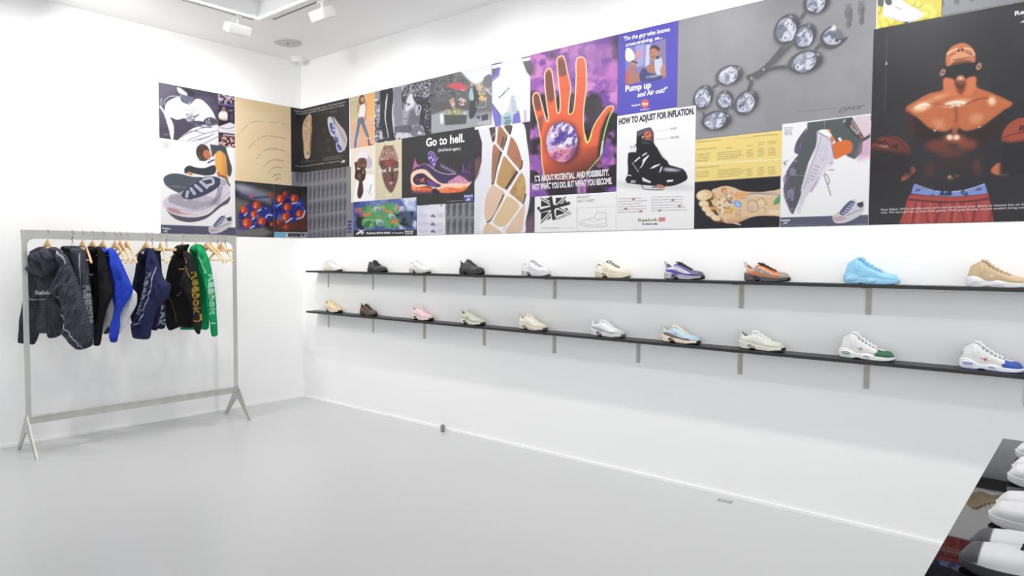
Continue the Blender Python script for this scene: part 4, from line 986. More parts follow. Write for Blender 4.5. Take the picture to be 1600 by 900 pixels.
# three small photos in a column beside it
s = Sheet('column of small crowd and portrait photos printed beside the writer print', 342, 369, None, (366, 231), .0021, .006, (52, 42, 66)); p = s.p.at(245, 120, 8.57)
p.blob([(810, 200), (1070, 240), (1070, 400), (810, 350)], 26, .45, .62, (214, 200, 222), 4)
p.blob([(810, 200), (1070, 240), (1070, 350), (810, 330)], 18, .6, .75, (150, 70, 80), 14)
p.poly([(815, 350), (1065, 385), (1065, 405), (815, 372)], (112, 108, 180), .9)
p.poly([(830, 490), (880, 450), (940, 480), (945, 560), (930, 585), (850, 570), (825, 530)], (240, 232, 235), sm=3)
p.ell(893, 435, 22, 34, (176, 120, 110)); p.poly([(840, 555), (940, 560), (935, 585), (850, 575)], (225, 180, 150))
p.poly([(820, 585), (960, 590), (1000, 640), (830, 650)], (42, 30, 48)); p.small(955, 440, 1015, 465, 1, (200, 200, 215)); p.ell(1005, 540, 14, 50, (90, 80, 110))
p.poly([(820, 670), (980, 610), (1065, 650), (1070, 770), (820, 740)], (228, 228, 234)); p.line([(850, 680), (950, 700), (1050, 665)], 8, (120, 120, 135))
p.poly([(810, 745), (1070, 770), (1070, 960), (810, 960)], (60, 34, 44))
p.blob([(810, 780), (1070, 800), (1070, 960), (810, 960)], 24, .45, .6, (236, 205, 200), 8); p.blob([(810, 780), (1070, 800), (1070, 960), (810, 960)], 14, .55, .7, (130, 50, 60), 18)
p.line([(890, 775), (960, 782), (1040, 792)], 16, W_, .8)
s.build()
# --- white poster with the big running shoe
def shoe_mini(p, k):
    """small side view of the lace-less runner in the band; k maps unit points into traced units"""
    q = lambda pts: [k(a, b) for a, b in pts]
    p.poly(q([(0, .78), (.08, .62), (.3, .48), (.52, .18), (.72, .02), (.8, .3), (.98, .1), (1, .4), (.93, .62), (.6, .88), (.3, 1), (.08, .98)]), (216, 214, 220), sm=3)
    p.poly(q([(.03, .78), (.3, .72), (.45, .82), (.15, .93)]), (200, 176, 186), sm=3)
    p.poly(q([(.22, .55), (.5, .14), (.62, .1), (.7, .22), (.45, .62), (.3, .68)]), (92, 96, 132), sm=2)
    for i in range(5): p.line(q([(.31+i*.065, .58-i*.09), (.43+i*.065, .62-i*.09)]), 8, (215, 216, 226))
    p.poly(q([(.76, .22), (.95, .14), (.96, .34), (.84, .36)]), (70, 72, 84), sm=2)
    p.line(q([(.45, .7), (.7, .55), (.92, .45)]), 5, (120, 122, 130))
s = Sheet('white poster with a giant lavender and navy running shoe and a bending person', 249.5, 367, (249.5, 215.7), None, .0019, .0055, (252, 252, 253)); p = s.p.at(245, 210, 5.625)
p.small(50, 50, 118, 118, 6, (110, 110, 120), .7, dash=20)
p.poly([(475, 75), (590, 85), (615, 150), (640, 230), (660, 300), (645, 370), (620, 345), (610, 230), (590, 170), (520, 165), (490, 200), (475, 130)], (76, 82, 88), sm=3)
p.poly([(510, 200), (525, 155), (560, 145), (600, 185), (612, 260), (618, 350), (625, 400), (560, 385), (525, 350), (508, 270)], (240, 180, 98), sm=4)
p.grad((540, 250), (630, 260), (205, 128, 60), 0, .7, [(560, 150), (612, 190), (625, 400), (570, 390)])
p.ell(540, 340, 14, 12, (200, 90, 60)); p.ell(520, 325, 18, 20, (235, 235, 240), a=.6)
p.poly([(450, 210), (490, 205), (510, 240), (500, 290), (455, 290), (440, 250)], (244, 244, 248), sm=3); p.line([(450, 250), (500, 225)], 14, (76, 78, 160)); p.line([(448, 262), (500, 238)], 5, W_)
p.ell(405, 160, 60, 76, (74, 62, 58), -12); p.blob([(345, 90), (470, 90), (475, 235), (350, 235)], 14, .55, .7, (110, 92, 84), 4, .8)
p.poly([(410, 150), (450, 140), (480, 185), (470, 205), (430, 212), (412, 185)], (206, 126, 84), sm=4); p.ell(437, 165, 5, 4, (90, 50, 40)); p.ell(450, 190, 10, 4, (120, 60, 50), 20)
p.poly([(240, 310), (265, 280), (300, 275), (340, 290), (420, 295), (500, 270), (520, 310), (500, 350), (430, 362), (350, 350), (290, 335), (250, 345)], (60, 66, 72), sm=4)
p.ell(293, 345, 26, 14, (212, 150, 100), 20); p.line([(242, 325), (256, 345)], 6, (110, 120, 170))
# shoe in the poster
p.poly([(58, 400), (75, 365), (140, 343), (220, 350), (310, 372), (400, 380), (330, 440), (240, 490), (200, 515), (140, 490), (80, 450)], (84, 92, 100), sm=5); p.line([(90, 455), (190, 460), (290, 475)], 4, (150, 156, 165))
p.poly([(80, 655), (140, 700), (300, 730), (450, 700), (560, 600), (640, 540), (630, 600), (560, 640), (500, 690), (420, 745), (300, 772), (190, 755), (120, 710)], (92, 92, 108), sm=5)
p.poly([(55, 600), (75, 560), (150, 520), (220, 510), (300, 440), (400, 380), (520, 370), (620, 400), (640, 470), (640, 545), (560, 610), (480, 670), (400, 710), (300, 728), (190, 715), (110, 680), (65, 645)], (226, 218, 230), sm=5)
p.poly([(215, 530), (300, 570), (400, 590), (520, 560), (545, 440), (560, 600), (470, 640), (380, 665), (280, 660), (150, 620), (95, 570), (150, 530)], (196, 192, 204), sm=3)
ii = 0
for yy in range(520, 660, 11):
    for xx in range(110, 540, 12):
        if yy > 505+abs(xx-250)*.2 and yy < 660-abs(xx-330)*.25 and not (235 < xx < 520 and yy < 590-(xx-235)*.28): p.ell(xx+(yy//11 % 2)*6, yy, 3.4, 3.4, (108, 106, 124), f=2)
p.poly([(215, 535), (240, 490), (330, 420), (400, 378), (500, 370), (560, 395), (550, 450), (470, 510), (380, 550), (290, 572), (235, 560)], (70, 74, 98), sm=4)
for i, (a, b) in enumerate((((270, 505), (262, 545)), ((300, 478), (330, 520)), ((340, 450), (392, 495)), ((385, 415), (440, 465)))):
    p.line([a, b], 26, (206, 206, 222)); p.line([a, b], 8, (110, 108, 170), .5)
p.line([(410, 395), (480, 385), (495, 430), (440, 450)], 22, (198, 198, 214), sm=4)
p.poly([(560, 400), (600, 400), (620, 430), (590, 450), (560, 440)], (180, 184, 190), sm=3); p.line([(545, 360), (600, 380), (640, 450)], 12, (70, 74, 84), sm=4)
for x0_, y0_ in ((540, 460), (558, 460), (574, 455)): p.line([(x0_, y0_), (x0_-15, y0_+80), (x0_-70, y0_+150)], 7, (120, 122, 142), sm=4)
p.poly([(90, 640), (180, 660), (230, 690), (330, 700), (200, 700), (120, 680)], (198, 150, 158), sm=3)
p.line([(70, 600), (190, 655), (310, 672), (420, 655), (520, 600), (640, 510)], 5, (170, 166, 184), sm=4)
p.poly([(0, 792), (460, 808), (760, 822), (760, 900), (0, 880)], (92, 92, 118)); s.T('Reebok', (45, 828), (122, 836), 14, W_, .03, .2); star_logo(p, 55, 838, 48, 20, W_)
shoe_mini(p, lambda a, b: (452+a*210, 700+b*172))
p.small(40, 868, 640, 880, 1, (190, 190, 205), .6, dash=26, slope=.02)
s.build()
# --- cream poster with arcs of text
s = Sheet('plain cream poster with arcs of tiny text, on the left wall', 367.5, 454.5, None, (367.5, 283), .0022, .006, (244, 222, 184)); p = s.p.at(230, 110, 4.)
p.blob(None, 60, .3, .8, (238, 212, 170), 5, .8, stretch=3)
p.poly([(550, 150), (920, 200), (920, 290), (550, 240)], (240, 206, 160), .3, f=30)
for x0, y0, xm, ym, x1, y1 in ((560, 415, 680, 320, 885, 338), (630, 492, 740, 410, 872, 428), (682, 553, 770, 490, 862, 505), (725, 603, 790, 560, 855, 566), (755, 640, 800, 606, 842, 610), (783, 668, 808, 650, 838, 652), (800, 690, 815, 676, 832, 676)):
    P = smooth_pts([(x0, y0), (xm*.5+x0*.5, (ym*.5+y0*.5)-(y0-ym)*.22), (xm, ym), (xm*.5+x1*.5, ym*.5+y1*.5-3), (x1, y1)], 16, False); rr = random.Random(int(x0))
    for i in range(0, len(P)-1):
        if rr.random() < .72: p.line([P[i], P[i+1]], 4, (150, 140, 124), .6, f=2)
s.build()
# --- orange bubbles on blue, wraps round the corner
s = Sheet('dark poster of a blue sole with glowing orange bubbles, folded into the room corner', 366.5, 480, (366.5, 282), None, .0026, .005, (62, 58, 60)); p = s.p.at(365, 270, 8.575)
p.blob(None, 160, .3, .8, (34, 30, 34), 7, .9, stretch=2)
p.poly([(0, 150), (250, 190), (520, 280), (500, 420), (300, 370), (100, 300)], (168, 170, 196), .65, f=50)
p.poly([(10, 330), (200, 400), (90, 700), (10, 820)], (126, 124, 116), .8, f=50); p.ell(120, 200, 110, 45, (206, 208, 232), 12, .5, f=40)
p.poly([(20, 760), (400, 720), (520, 800), (400, 860), (20, 860)], (176, 170, 168), .6, f=40); p.ell(90, 760, 60, 18, (96, 90, 190), 0, .5, f=20)
p.line([(60, 270), (230, 330), (470, 320)], 24, (56, 72, 130), sm=6, f=10); p.poly([(560, 600), (960, 540), (990, 760), (560, 780)], (120, 62, 46), .7, f=40)
p.poly([(60, 620), (90, 480), (200, 430), (300, 390), (420, 460), (500, 440), (560, 340), (700, 300), (860, 320), (950, 420), (950, 560), (860, 640), (700, 665), (560, 600), (470, 640), (400, 720), (260, 745), (130, 750), (80, 700)], (44, 52, 142), sm=5, f=8)
p.blob([(60, 620), (200, 430), (420, 460), (560, 340), (860, 320), (960, 500), (700, 665), (400, 720), (130, 750)], 50, .55, .75, (104, 130, 214), 12, .8); p.blob([(60, 620), (200, 430), (420, 460), (560, 340), (860, 320), (960, 500), (700, 665), (400, 720), (130, 750)], 44, .55, .7, (20, 22, 78), 13, .8)
for x, y, r in ((135, 495, 50), (305, 440, 56), (270, 560, 50), (175, 670, 66), (375, 650, 54), (625, 350, 56), (690, 280, 38), (810, 345, 54), (715, 460, 52), (695, 595, 56), (880, 550, 52), (705, 730, 42), (500, 300, 34), (510, 690, 34), (600, 660, 34)):
    sm_ = r < 45
    p.ell(x, y, r, r*1.05, (160, 52, 32) if sm_ else (196, 62, 34), 0, .8 if sm_ else 1, f=16); p.ell(x-r*.2, y-r*.1, r*.55, r*.62, (244, 116, 62), 0, .5 if sm_ else .9, f=16); p.ell(x-r*.25, y+r*.3, r*.18, r*.2, (255, 206, 160), 0, .3 if sm_ else 1, f=8)
    p.ell(x+r*.3, y+r*.05, r*.3, r*.6, (120, 34, 30), 15, .45, f=12)
p.ell(232, 312, 28, 28, (196, 92, 130), 0, .9, f=12)
for q in ([(140, 575), (175, 540)], [(225, 740), (275, 712)], [(320, 515), (365, 490)], [(430, 600), (455, 565), (510, 570)], [(590, 440), (640, 410)], [(700, 665), (780, 610)], [(840, 620), (930, 590), (955, 510)], [(780, 415), (840, 400)], [(250, 625), (275, 600)]): p.line(q, 18, (214, 226, 250), sm=4, f=8)
p.line([(536, 140), (542, 860)], 5, (150, 148, 152), .8)
p.poly([(545, 792), (1020, 800), (1020, 880), (545, 870)], (198, 204, 214)); p.poly([(545, 800), (700, 805), (690, 868), (548, 860)], (112, 186, 222)); p.poly([(728, 812), (1010, 815), (1010, 862), (728, 856)], K_)
s.T('DMX', (760, 850), (860, 853), 22, (150, 150, 156)); s.T('by', (890, 850), (935, 852), 24, W_); star_logo(p, 940, 824, 56, 30, W_)
s.build()
# --- black poster with foot and cut-away sole, wraps round the corner
s = Sheet('black poster with a bare foot sole and a cut-away shoe, folded into the corner', 455, 546.3, None, (546, 260.2), .0024, .0052, (46, 45, 47)); p = s.p.at(450, 145, 6.43)
s.T('WORLD IS DESIGNED FOR', (66, 186), (395, 143), 13, (215, 215, 215), .01); s.T('TECHNOLOGY', (405, 138), (580, 100), 13, (215, 215, 215), .01); s.T('WE DID MORE THAN THAT IT DID', (78, 212), (570, 130), 13, (215, 215, 215), .01)
p.poly([(215, 215), (232, 222), (240, 260), (236, 310), (244, 350), (242, 390), (230, 440), (226, 520), (228, 590), (222, 640), (200, 665), (172, 655), (160, 590), (158, 520), (150, 450), (146, 370), (152, 310), (170, 270), (190, 240)], (216, 190, 158), sm=4)
p.blob([(160, 260), (236, 240), (232, 640), (170, 640)], 16, .45, .75, (180, 136, 106), 5, .6); p.poly([(236, 240), (244, 350), (228, 590), (222, 640), (215, 560), (222, 380)], (176, 130, 100), .7, sm=3, f=8)
for x, y in ((160, 300), (170, 272), (185, 252), (202, 235)): p.line([(x+6, y+30), (x+12, y+6)], 4, (150, 104, 80)); 
p.ell(195, 415, 14, 10, (150, 160, 190)); p.ell(200, 608, 9, 16, (96, 150, 104), 20); p.ell(186, 480, 12, 24, (214, 160, 140))
p.poly([(455, 235), (520, 320), (572, 385), (598, 480), (570, 580), (545, 560), (510, 420), (480, 320)], (196, 190, 194), sm=3)
for i in range(5): p.line([(480+i*14, 300+i*30), (580, 470+i*12)], 3, (150, 145, 150))
p.poly([(400, 260), (420, 240), (445, 252), (470, 310), (500, 370), (520, 450), (552, 560), (548, 590), (512, 598), (490, 560), (474, 460), (436, 430), (415, 380), (402, 320)], (206, 208, 220), sm=4)
p.poly([(420, 310), (450, 305), (470, 350), (490, 400), (470, 420), (440, 395), (425, 350)], (66, 82, 160), sm=3); p.poly([(470, 430), (500, 440), (515, 500), (545, 570), (515, 588), (495, 540), (480, 480)], (62, 70, 150), sm=3)
p.blob([(420, 310), (470, 310), (548, 590), (500, 590)], 14, .5, .65, (200, 206, 232), 6)
for x, y in ((350, 355), (385, 462), (400, 552)): p.small(x, y, x+40, y+42, 5, (110, 110, 116), .7, dash=12)
p.small(425, 190, 495, 203, 1, (150, 150, 155), .8, slope=-.15); p.small(350, 650, 575, 688, 3, (130, 130, 135), .7, slope=-.13); p.small(105, 690, 290, 708, 2, (110, 110, 115), .7, slope=-.08); p.small(180, 672, 215, 684, 1, (140, 140, 145))
s.T('WHAT IT IS LIKE IF DESIGNED TO MOVE YOU', (72, 738), (525, 690), 9, (200, 200, 205), .01); star_logo(p, 532, 672, 52, 32, W_)
s.build()
# --- grey poster of rows of footprints
def footprints(p, cols, rows, w, h, c, a=.85):
    """cols: list of (x, slope) positions; one footprint per grid place"""
    for (x, y) in cols:
        p.ell(x, y-h*.2, w, h*.28, c, 8, a, f=6); p.ell(x+w*.15, y+h*.05, w*.55, h*.3, c, 0, a, f=6); p.ell(x, y+h*.33, w*.75, h*.16, c, 0, a, f=6)
        for k in range(4): p.ell(x-w*.7+k*w*.45, y-h*.5-(k*h*.012), w*.22, h*.05, c, 0, a*.8, f=4)
s = Sheet('grey poster of rows of dark footprints in the corner under the black one', 455.2, 552, (546, 260.4), None, .0016, .0052, (134, 135, 142)); p = s.p.at(230, 110, 4.)
fp = []
for r in range(6):
    for c_ in range(12):
        x = 935+c_*27+2; y0 = 690+(-6 if x < 965 else (965-x)*.13); k = [0, 105, 205, 300, 395, 490][r]-20
        yy = y0+k+(0 if x > 965 else 0)
        fp.append((x, yy))
footprints(p, fp, 0, 9, 74, (92, 93, 102))
for (x, y) in fp: p.ell(x+6, y-8, 3, 26, (74, 75, 86), 5, .8, f=4)
p.at(230, 200, 4.).small(1258, 575, 1276, 660, 4, (60, 60, 140), .9, w=14)
s.build()
# --- woman in jeans on orange
s = Sheet('warm orange photo print of a woman in a white top and jeans, arms raised', 547.5, 585.5, None, (548, 233), .0023, .005, (238, 200, 160)); p = s.p.at(545, 110, 7.2)
p.poly([(0, 280), (190, 250), (190, 520), (0, 580)], (206, 200, 160), .8, f=30); p.blob([(0, 280), (130, 280), (130, 560), (0, 580)], 40, .5, .8, (228, 226, 190), 3)
p.poly([(200, 250), (300, 230), (300, 520), (205, 540)], (246, 188, 116), 1, f=14); p.poly([(20, 585), (300, 520), (300, 880), (20, 880)], (232, 186, 158), .9, f=12)
p.poly([(130, 640), (300, 600), (300, 860), (130, 880)], (240, 176, 130), .6, f=20); p.poly([(20, 700), (130, 680), (130, 880), (20, 880)], (206, 190, 206), .6, f=16)
for y in (600, 640, 690, 730): p.line([(25, y+20), (290, y-30)], 4, (206, 160, 140), .6)
p.line([(118, 400), (100, 470), (118, 310)], 14, (206, 150, 120)); p.line([(185, 330), (196, 400), (190, 560)], 15, (204, 140, 108))
p.ell(148, 335, 30, 62, (110, 66, 52), 5); p.ell(153, 330, 18, 30, (222, 166, 138)); p.ell(152, 345, 8, 4, (190, 70, 70))
p.poly([(125, 420), (150, 380), (185, 390), (190, 450), (172, 525), (115, 525), (120, 470)], (250, 248, 246), sm=3); p.poly([(115, 525), (172, 520), (172, 545), (112, 545)], (214, 160, 132))
p.poly([(108, 540), (172, 535), (182, 600), (210, 680), (235, 760), (220, 775), (195, 735), (160, 650), (135, 600), (118, 680), (95, 770), (75, 800), (72, 770), (85, 680), (100, 600)], (104, 124, 142), sm=3)
p.line([(80, 790), (72, 870)], 20, (100, 100, 130)); p.line([(205, 765), (245, 765)], 12, (240, 236, 240)); p.line([(222, 780), (235, 840)], 20, (92, 84, 150)); p.line([(228, 830), (262, 840)], 8, (90, 50, 70))
s.build()
# --- legs and profile, black and white
s = Sheet('black and white photo print of dark legs on rocks and a young face in profile', 586, 673.7, None, (587, 225.6), .00235, .0048, (150, 150, 162)); p = s.p.at(545, 110, 7.2)
p.blob(None, 40, .45, .7, (204, 204, 214), 21, .6)
p.poly([(290, 300), (370, 280), (360, 700), (290, 700)], (132, 132, 146), .5, f=10); p.blob([(290, 320), (370, 320), (380, 700), (290, 700)], 36, .5, .6, (44, 44, 54), 23); p.blob([(290, 320), (350, 320), (350, 600), (290, 600)], 24, .6, .7, (226, 226, 236), 24)
p.poly([(290, 700), (520, 690), (720, 700), (720, 840), (290, 840)], (206, 206, 216)); p.blob([(290, 690), (720, 690), (720, 840), (290, 840)], 26, .5, .62, (96, 96, 108), 25)
p.poly([(355, 225), (430, 215), (430, 300), (415, 450), (410, 560), (450, 750), (400, 755), (365, 640), (355, 500), (360, 350)], (48, 48, 56), sm=3)
p.poly([(435, 215), (495, 195), (500, 380), (490, 480), (510, 720), (520, 765), (455, 775), (420, 600), (430, 400), (440, 300)], (44, 44, 52), sm=3)
p.poly([(433, 265), (440, 262), (430, 330), (420, 440), (410, 440), (415, 350)], (232, 232, 240)); p.line([(410, 450), (410, 530), (418, 590), (440, 700), (446, 750)], 10, (222, 222, 232), sm=4); p.line([(500, 380), (492, 470), (495, 560), (512, 700)], 9, (220, 220, 230), sm=4)
p.poly([(300, 800), (420, 760), (440, 790), (330, 815)], (50, 50, 60)); p.poly([(420, 780), (530, 755), (520, 790), (450, 800)], (50, 50, 60))
p.poly([(505, 200), (600, 175), (600, 640), (520, 650)], (140, 140, 154)); 
for x in (520, 545, 570, 590): p.line([(x, 200), (x+6, 630)], 5, (100, 100, 112), .7)
p.poly([(510, 640), (720, 600), (720, 700), (520, 700)], (70, 70, 80), .7, f=10)
p.poly([(600, 240), (660, 170), (760, 135), (930, 95), (930, 720), (860, 715), (830, 620), (720, 640), (700, 700), (690, 560), (720, 380), (650, 380), (610, 450), (600, 330)], (52, 52, 60), sm=3)
p.blob([(600, 180), (930, 100), (930, 360), (740, 330), (700, 300), (620, 480)], 24, .42, .62, (126, 126, 138), 26, .8, f=8); p.blob([(600, 180), (930, 100), (930, 300), (740, 300), (700, 280), (620, 480)], 14, .54, .72, (214, 214, 224), 27, .9, f=8); p.blob([(840, 380), (930, 340), (930, 720), (860, 715)], 14, .6, .72, (170, 170, 182), 29)
p.poly([(700, 255), (735, 330), (780, 400), (800, 500), (790, 620), (830, 700), (720, 735), (710, 680), (700, 620), (640, 615), (630, 590), (605, 560), (612, 520), (625, 500), (610, 470), (625, 440), (645, 400), (650, 340)], (160, 160, 172), sm=4)
p.poly([(655, 330), (700, 260), (725, 320), (740, 380), (700, 430), (650, 460), (640, 420)], (216, 216, 226), sm=3, f=10)
p.poly([(700, 440), (790, 480), (800, 590), (720, 620), (660, 610)], (92, 92, 104), .8, sm=3, f=24); p.line([(650, 370), (690, 380)], 10, (60, 60, 70)); p.ell(672, 392, 14, 7, (70, 70, 80)); p.line([(610, 545), (650, 548)], 8, (80, 80, 92))
p.line([(770, 500), (758, 470), (770, 410), (800, 395), (812, 430), (785, 500)], 13, (202, 202, 214), sm=5); p.poly([(710, 650), (800, 620), (850, 720), (715, 735)], (110, 110, 124), sm=2); p.poly([(770, 720), (790, 680), (840, 715)], (215, 215, 225), f=8)
s.build()
# --- flower stall with a red umbrella
s = Sheet('dim photo print of a flower stall under a red umbrella', 674, 768.3, None, (674, 209.5), .00225, .0046, (150, 152, 156)); p = s.p.at(660, 80, 6.43)
p.poly([(80, 290), (380, 200), (400, 240), (500, 320), (530, 400), (530, 680), (80, 700)], (92, 92, 96), 1, f=20); p.poly([(380, 200), (700, 120), (700, 240), (560, 330), (500, 320), (420, 240)], (240, 242, 246), 1, f=14)
p.blob([(80, 290), (380, 200), (520, 330), (520, 420), (80, 480)], 30, .35, .75, (70, 72, 76), 30, .8); p.blob([(80, 290), (380, 200), (520, 330), (520, 420), (80, 480)], 16, .5, .8, (146, 148, 150), 31, .8); p.blob([(85, 600), (700, 600), (700, 780), (85, 820)], 50, .35, .7, (140, 142, 150), 32, .6, stretch=3)
p.poly([(85, 640), (260, 590), (700, 600), (700, 780), (85, 820)], (166, 168, 174), 1, f=16); p.poly([(530, 600), (700, 580), (700, 660), (530, 680)], (148, 132, 136), .8, f=10)
p.poly([(540, 430), (700, 400), (700, 600), (540, 620)], (112, 114, 118), 1, f=12); p.poly([(610, 300), (630, 255), (690, 235), (695, 350), (640, 365), (608, 340)], (112, 110, 120), sm=3)
p.line([(640, 380), (700, 440)], 14, (200, 205, 212)); p.small(130, 410, 290, 520, 7, (160, 162, 164), .5, w=5, dash=20, slope=-.12)
p.line([(352, 380), (352, 500)], 4, (150, 160, 160)); p.line([(448, 390), (450, 470)], 3, (150, 150, 150))
p.poly([(238, 350), (280, 330), (340, 312), (400, 325), (440, 355), (462, 385), (400, 390), (330, 382), (270, 362)], (206, 76, 92), sm=4); p.poly([(370, 385), (440, 390), (405, 398)], (240, 200, 205))
p.poly([(500, 420), (520, 360), (540, 340), (560, 420), (570, 500), (520, 660), (470, 660), (480, 500)], (56, 62, 68), 1, sm=3, f=6); p.poly([(475, 400), (500, 370), (520, 480), (490, 495), (470, 470)], (170, 190, 205), sm=3); p.ell(496, 335, 14, 20, (190, 150, 150))
rr = random.Random(4)
for cx_, cy_, R_, n_, cc in ((575, 350, 40, 40, ((222, 196, 150), (170, 130, 60), (240, 225, 190))), (600, 455, 46, 44, ((236, 184, 96), (214, 150, 60), (246, 226, 196))), (308, 510, 34, 36, ((214, 170, 110), (176, 92, 62), (240, 220, 214))), (400, 505, 36, 40, ((206, 150, 104), (150, 60, 80), (236, 220, 226))), (340, 625, 60, 70, ((150, 158, 110), (98, 104, 66), (206, 196, 130))), (425, 630, 20, 12, ((220, 222, 240), (190, 196, 226))), (315, 550, 24, 16, ((236, 206, 220), (150, 60, 110))), (258, 600, 26, 10, ((214, 190, 110), (150, 140, 60)))):
    for k in range(n_):
        a_, r_ = rr.random()*6.28, rr.random()**.6*R_; p.ell(cx_+r_*math.cos(a_), cy_+r_*math.sin(a_), 7, 7, rr.choice(cc), 0, .9, f=3)
p.poly([(220, 640), (450, 640), (440, 730), (230, 745)], (74, 78, 76), .9, f=8); p.poly([(178, 640), (210, 630), (212, 720), (185, 728)], (232, 234, 238), sm=2, f=5)
p.line([(545, 500), (545, 560), (570, 570), (640, 555), (640, 490)], 5, (205, 205, 208)); p.poly([(590, 640), (665, 622), (668, 690), (595, 705)], (70, 78, 92)); p.line([(590, 640), (665, 622), (668, 690), (595, 705), (590, 640)], 4, (205, 210, 216)); p.poly([(540, 655), (585, 650), (570, 690)], (60, 74, 150)); p.poly([(560, 710), (690, 690), (690, 735), (560, 740)], (196, 196, 200), .8, f=6)
s.build()
# --- close-up of a white and violet sneaker
s = Sheet('close-up print of a white and violet sneaker side above the honeycomb sole', 768.5, 828, None, (828, 190), .00245, .0044, (244, 246, 251)); p = s.p.at(660, 80, 6.43)
p.poly([(690, 130), (800, 108), (800, 122), (695, 145)], (96, 92, 170)); p.poly([(690, 180), (790, 160), (775, 250), (700, 310), (690, 300)], (112, 106, 190)); p.poly([(698, 180), (745, 172), (740, 215), (698, 255)], (92, 110, 120)); p.line([(700, 290), (765, 245), (785, 165)], 5, (216, 214, 236))
p.poly([(690, 150), (1090, 62), (1090, 85), (690, 172)], (253, 253, 253)); p.poly([(1000, 65), (1085, 48), (1085, 62), (1000, 78)], (120, 120, 122)); p.line([(770, 140), (1000, 92)], 3, (200, 200, 205))
p.poly([(1010, 105), (1100, 88), (1100, 270), (1050, 210), (1030, 160)], (120, 118, 122), sm=0); p.grad((1010, 100), (1100, 250), (80, 76, 84), 0, .6, [(1010, 105), (1100, 88), (1100, 270), (1050, 210)])
s.T('Reebok', (775, 478), (885, 368), 24, (70, 122, 130), .03)
p.poly([(695, 510), (790, 640), (790, 745), (735, 765), (700, 600)], (126, 118, 206), sm=0); p.poly([(915, 640), (975, 605), (992, 715), (905, 730)], (126, 118, 206)); p.line([(695, 515), (790, 655), (905, 640), (970, 600)], 6, (70, 72, 100)); p.line([(790, 655), (785, 745)], 4, (90, 90, 120))
p.poly([(910, 425), (965, 600), (905, 645), (860, 595), (890, 470)], (206, 212, 224))
for i in range(7): p.line([(895+i*2, 470+i*22), (935+i*4, 455+i*24)], 6, (146, 152, 166))
p.poly([(795, 660), (860, 600), (910, 645), (905, 730), (850, 742), (790, 745)], (170, 206, 214)); 
for x, y in ((838, 672), (868, 668), (850, 700), (880, 698), (838, 725), (868, 722)): p.ell(x, y, 13, 11, (60, 84, 88), f=4); p.ell(x, y, 6, 5, (170, 206, 214), f=3)
p.poly([(690, 330), (740, 300), (730, 480), (695, 520)], (220, 222, 236), .7, f=10); p.poly([(1020, 590), (1050, 590), (1050, 712), (1022, 715)], (176, 180, 194), .7, f=8)
s.build()
# --- honeycomb sole
s = Sheet('tall print of a shoe sole open like honeycomb, white webs over tan cells', 741.3, 836.3, (741.5, 203), None, .0018, .0044, (236, 236, 246)); p = s.p.at(735, 180, 4.615)
p.poly([(0, 60), (55, 95), (85, 200), (82, 330), (55, 430), (30, 480), (0, 500)], (54, 48, 56), sm=0); p.poly([(30, 320), (80, 300), (65, 420), (35, 470)], (150, 104, 100), .6, f=16)
p.poly([(355, 50), (480, 40), (480, 870), (385, 850), (420, 640), (428, 380), (405, 200)], (60, 54, 62), sm=0); p.poly([(425, 200), (470, 150), (480, 560), (428, 600)], (104, 70, 150), .7, f=14); p.poly([(400, 760), (460, 700), (470, 860), (380, 860)], (170, 130, 150), .5, f=20)
p.poly([(140, 60), (365, 45), (410, 200), (432, 400), (428, 620), (400, 760), (372, 862), (90, 862), (85, 700), (105, 590), (145, 500), (150, 300), (150, 170), (130, 100)], (247, 247, 251), sm=4)
p.poly([(135, 90), (180, 80), (185, 180), (160, 200)], (84, 66, 62)); s.T('GE', (155, 160), (182, 135), 12, (220, 220, 230))
CEL = [([(195, 85), (240, 95), (270, 150), (225, 240), (190, 190)], (176, 126, 96)), ([(245, 80), (300, 75), (290, 140), (270, 130)], (100, 78, 70)), ([(162, 215), (190, 200), (225, 260), (215, 300), (172, 480), (152, 490)], (180, 130, 102)),
       ([(285, 155), (325, 190), (355, 260), (375, 350), (358, 392), (262, 280), (262, 240)], (182, 126, 96)), ([(250, 290), (340, 410), (265, 530), (190, 490), (215, 380)], (196, 156, 104)), ([(365, 410), (395, 460), (400, 560), (372, 632), (278, 560), (340, 430)], (204, 170, 110)),
       ([(150, 515), (180, 508), (250, 570), (160, 745), (120, 765), (100, 700), (112, 590)], (232, 200, 176)), ([(265, 585), (355, 655), (250, 800), (160, 765), (230, 640)], (230, 200, 160)), ([(370, 665), (395, 650), (385, 760), (360, 850), (250, 835)], (232, 200, 176)), ([(110, 790), (150, 785), (230, 850), (100, 860)], (232, 200, 170))]
for i, (q, c) in enumerate(CEL): p.poly(q, c, sm=3); p.blob(q, 70, .45, .8, (238, 214, 190) if i > 5 else (150, 104, 76), 40+i, .55)
for q in ([(262, 165), (235, 250), (205, 330), (172, 480), (158, 494)], [(240, 160), (215, 290), (180, 470)], [(345, 410), (300, 470), (262, 535)], [(335, 405), (285, 480), (255, 530)], [(240, 575), (190, 690), (150, 755), (122, 772)], [(360, 665), (300, 760), (245, 825)], [(355, 392), (372, 370), (375, 330)], [(400, 570), (385, 630), (370, 640)], [(285, 140), (300, 80)]): p.line(q, 9, (66, 56, 66), sm=3, f=4)
for q in ([(225, 75), (285, 155), (255, 280)], [(180, 200), (235, 265)], [(250, 285), (360, 415)], [(285, 150), (205, 370), (180, 490)], [(175, 500), (265, 555), (375, 650)], [(355, 415), (265, 570), (150, 775)], [(370, 655), (240, 840)], [(150, 780), (245, 845)], [(195, 80), (185, 185), (160, 215)]): p.line(q, 14, (250, 250, 254), sm=0, f=4)
p.line([(30, 842), (470, 842)], 2, (190, 176, 190), .7)
s.build()
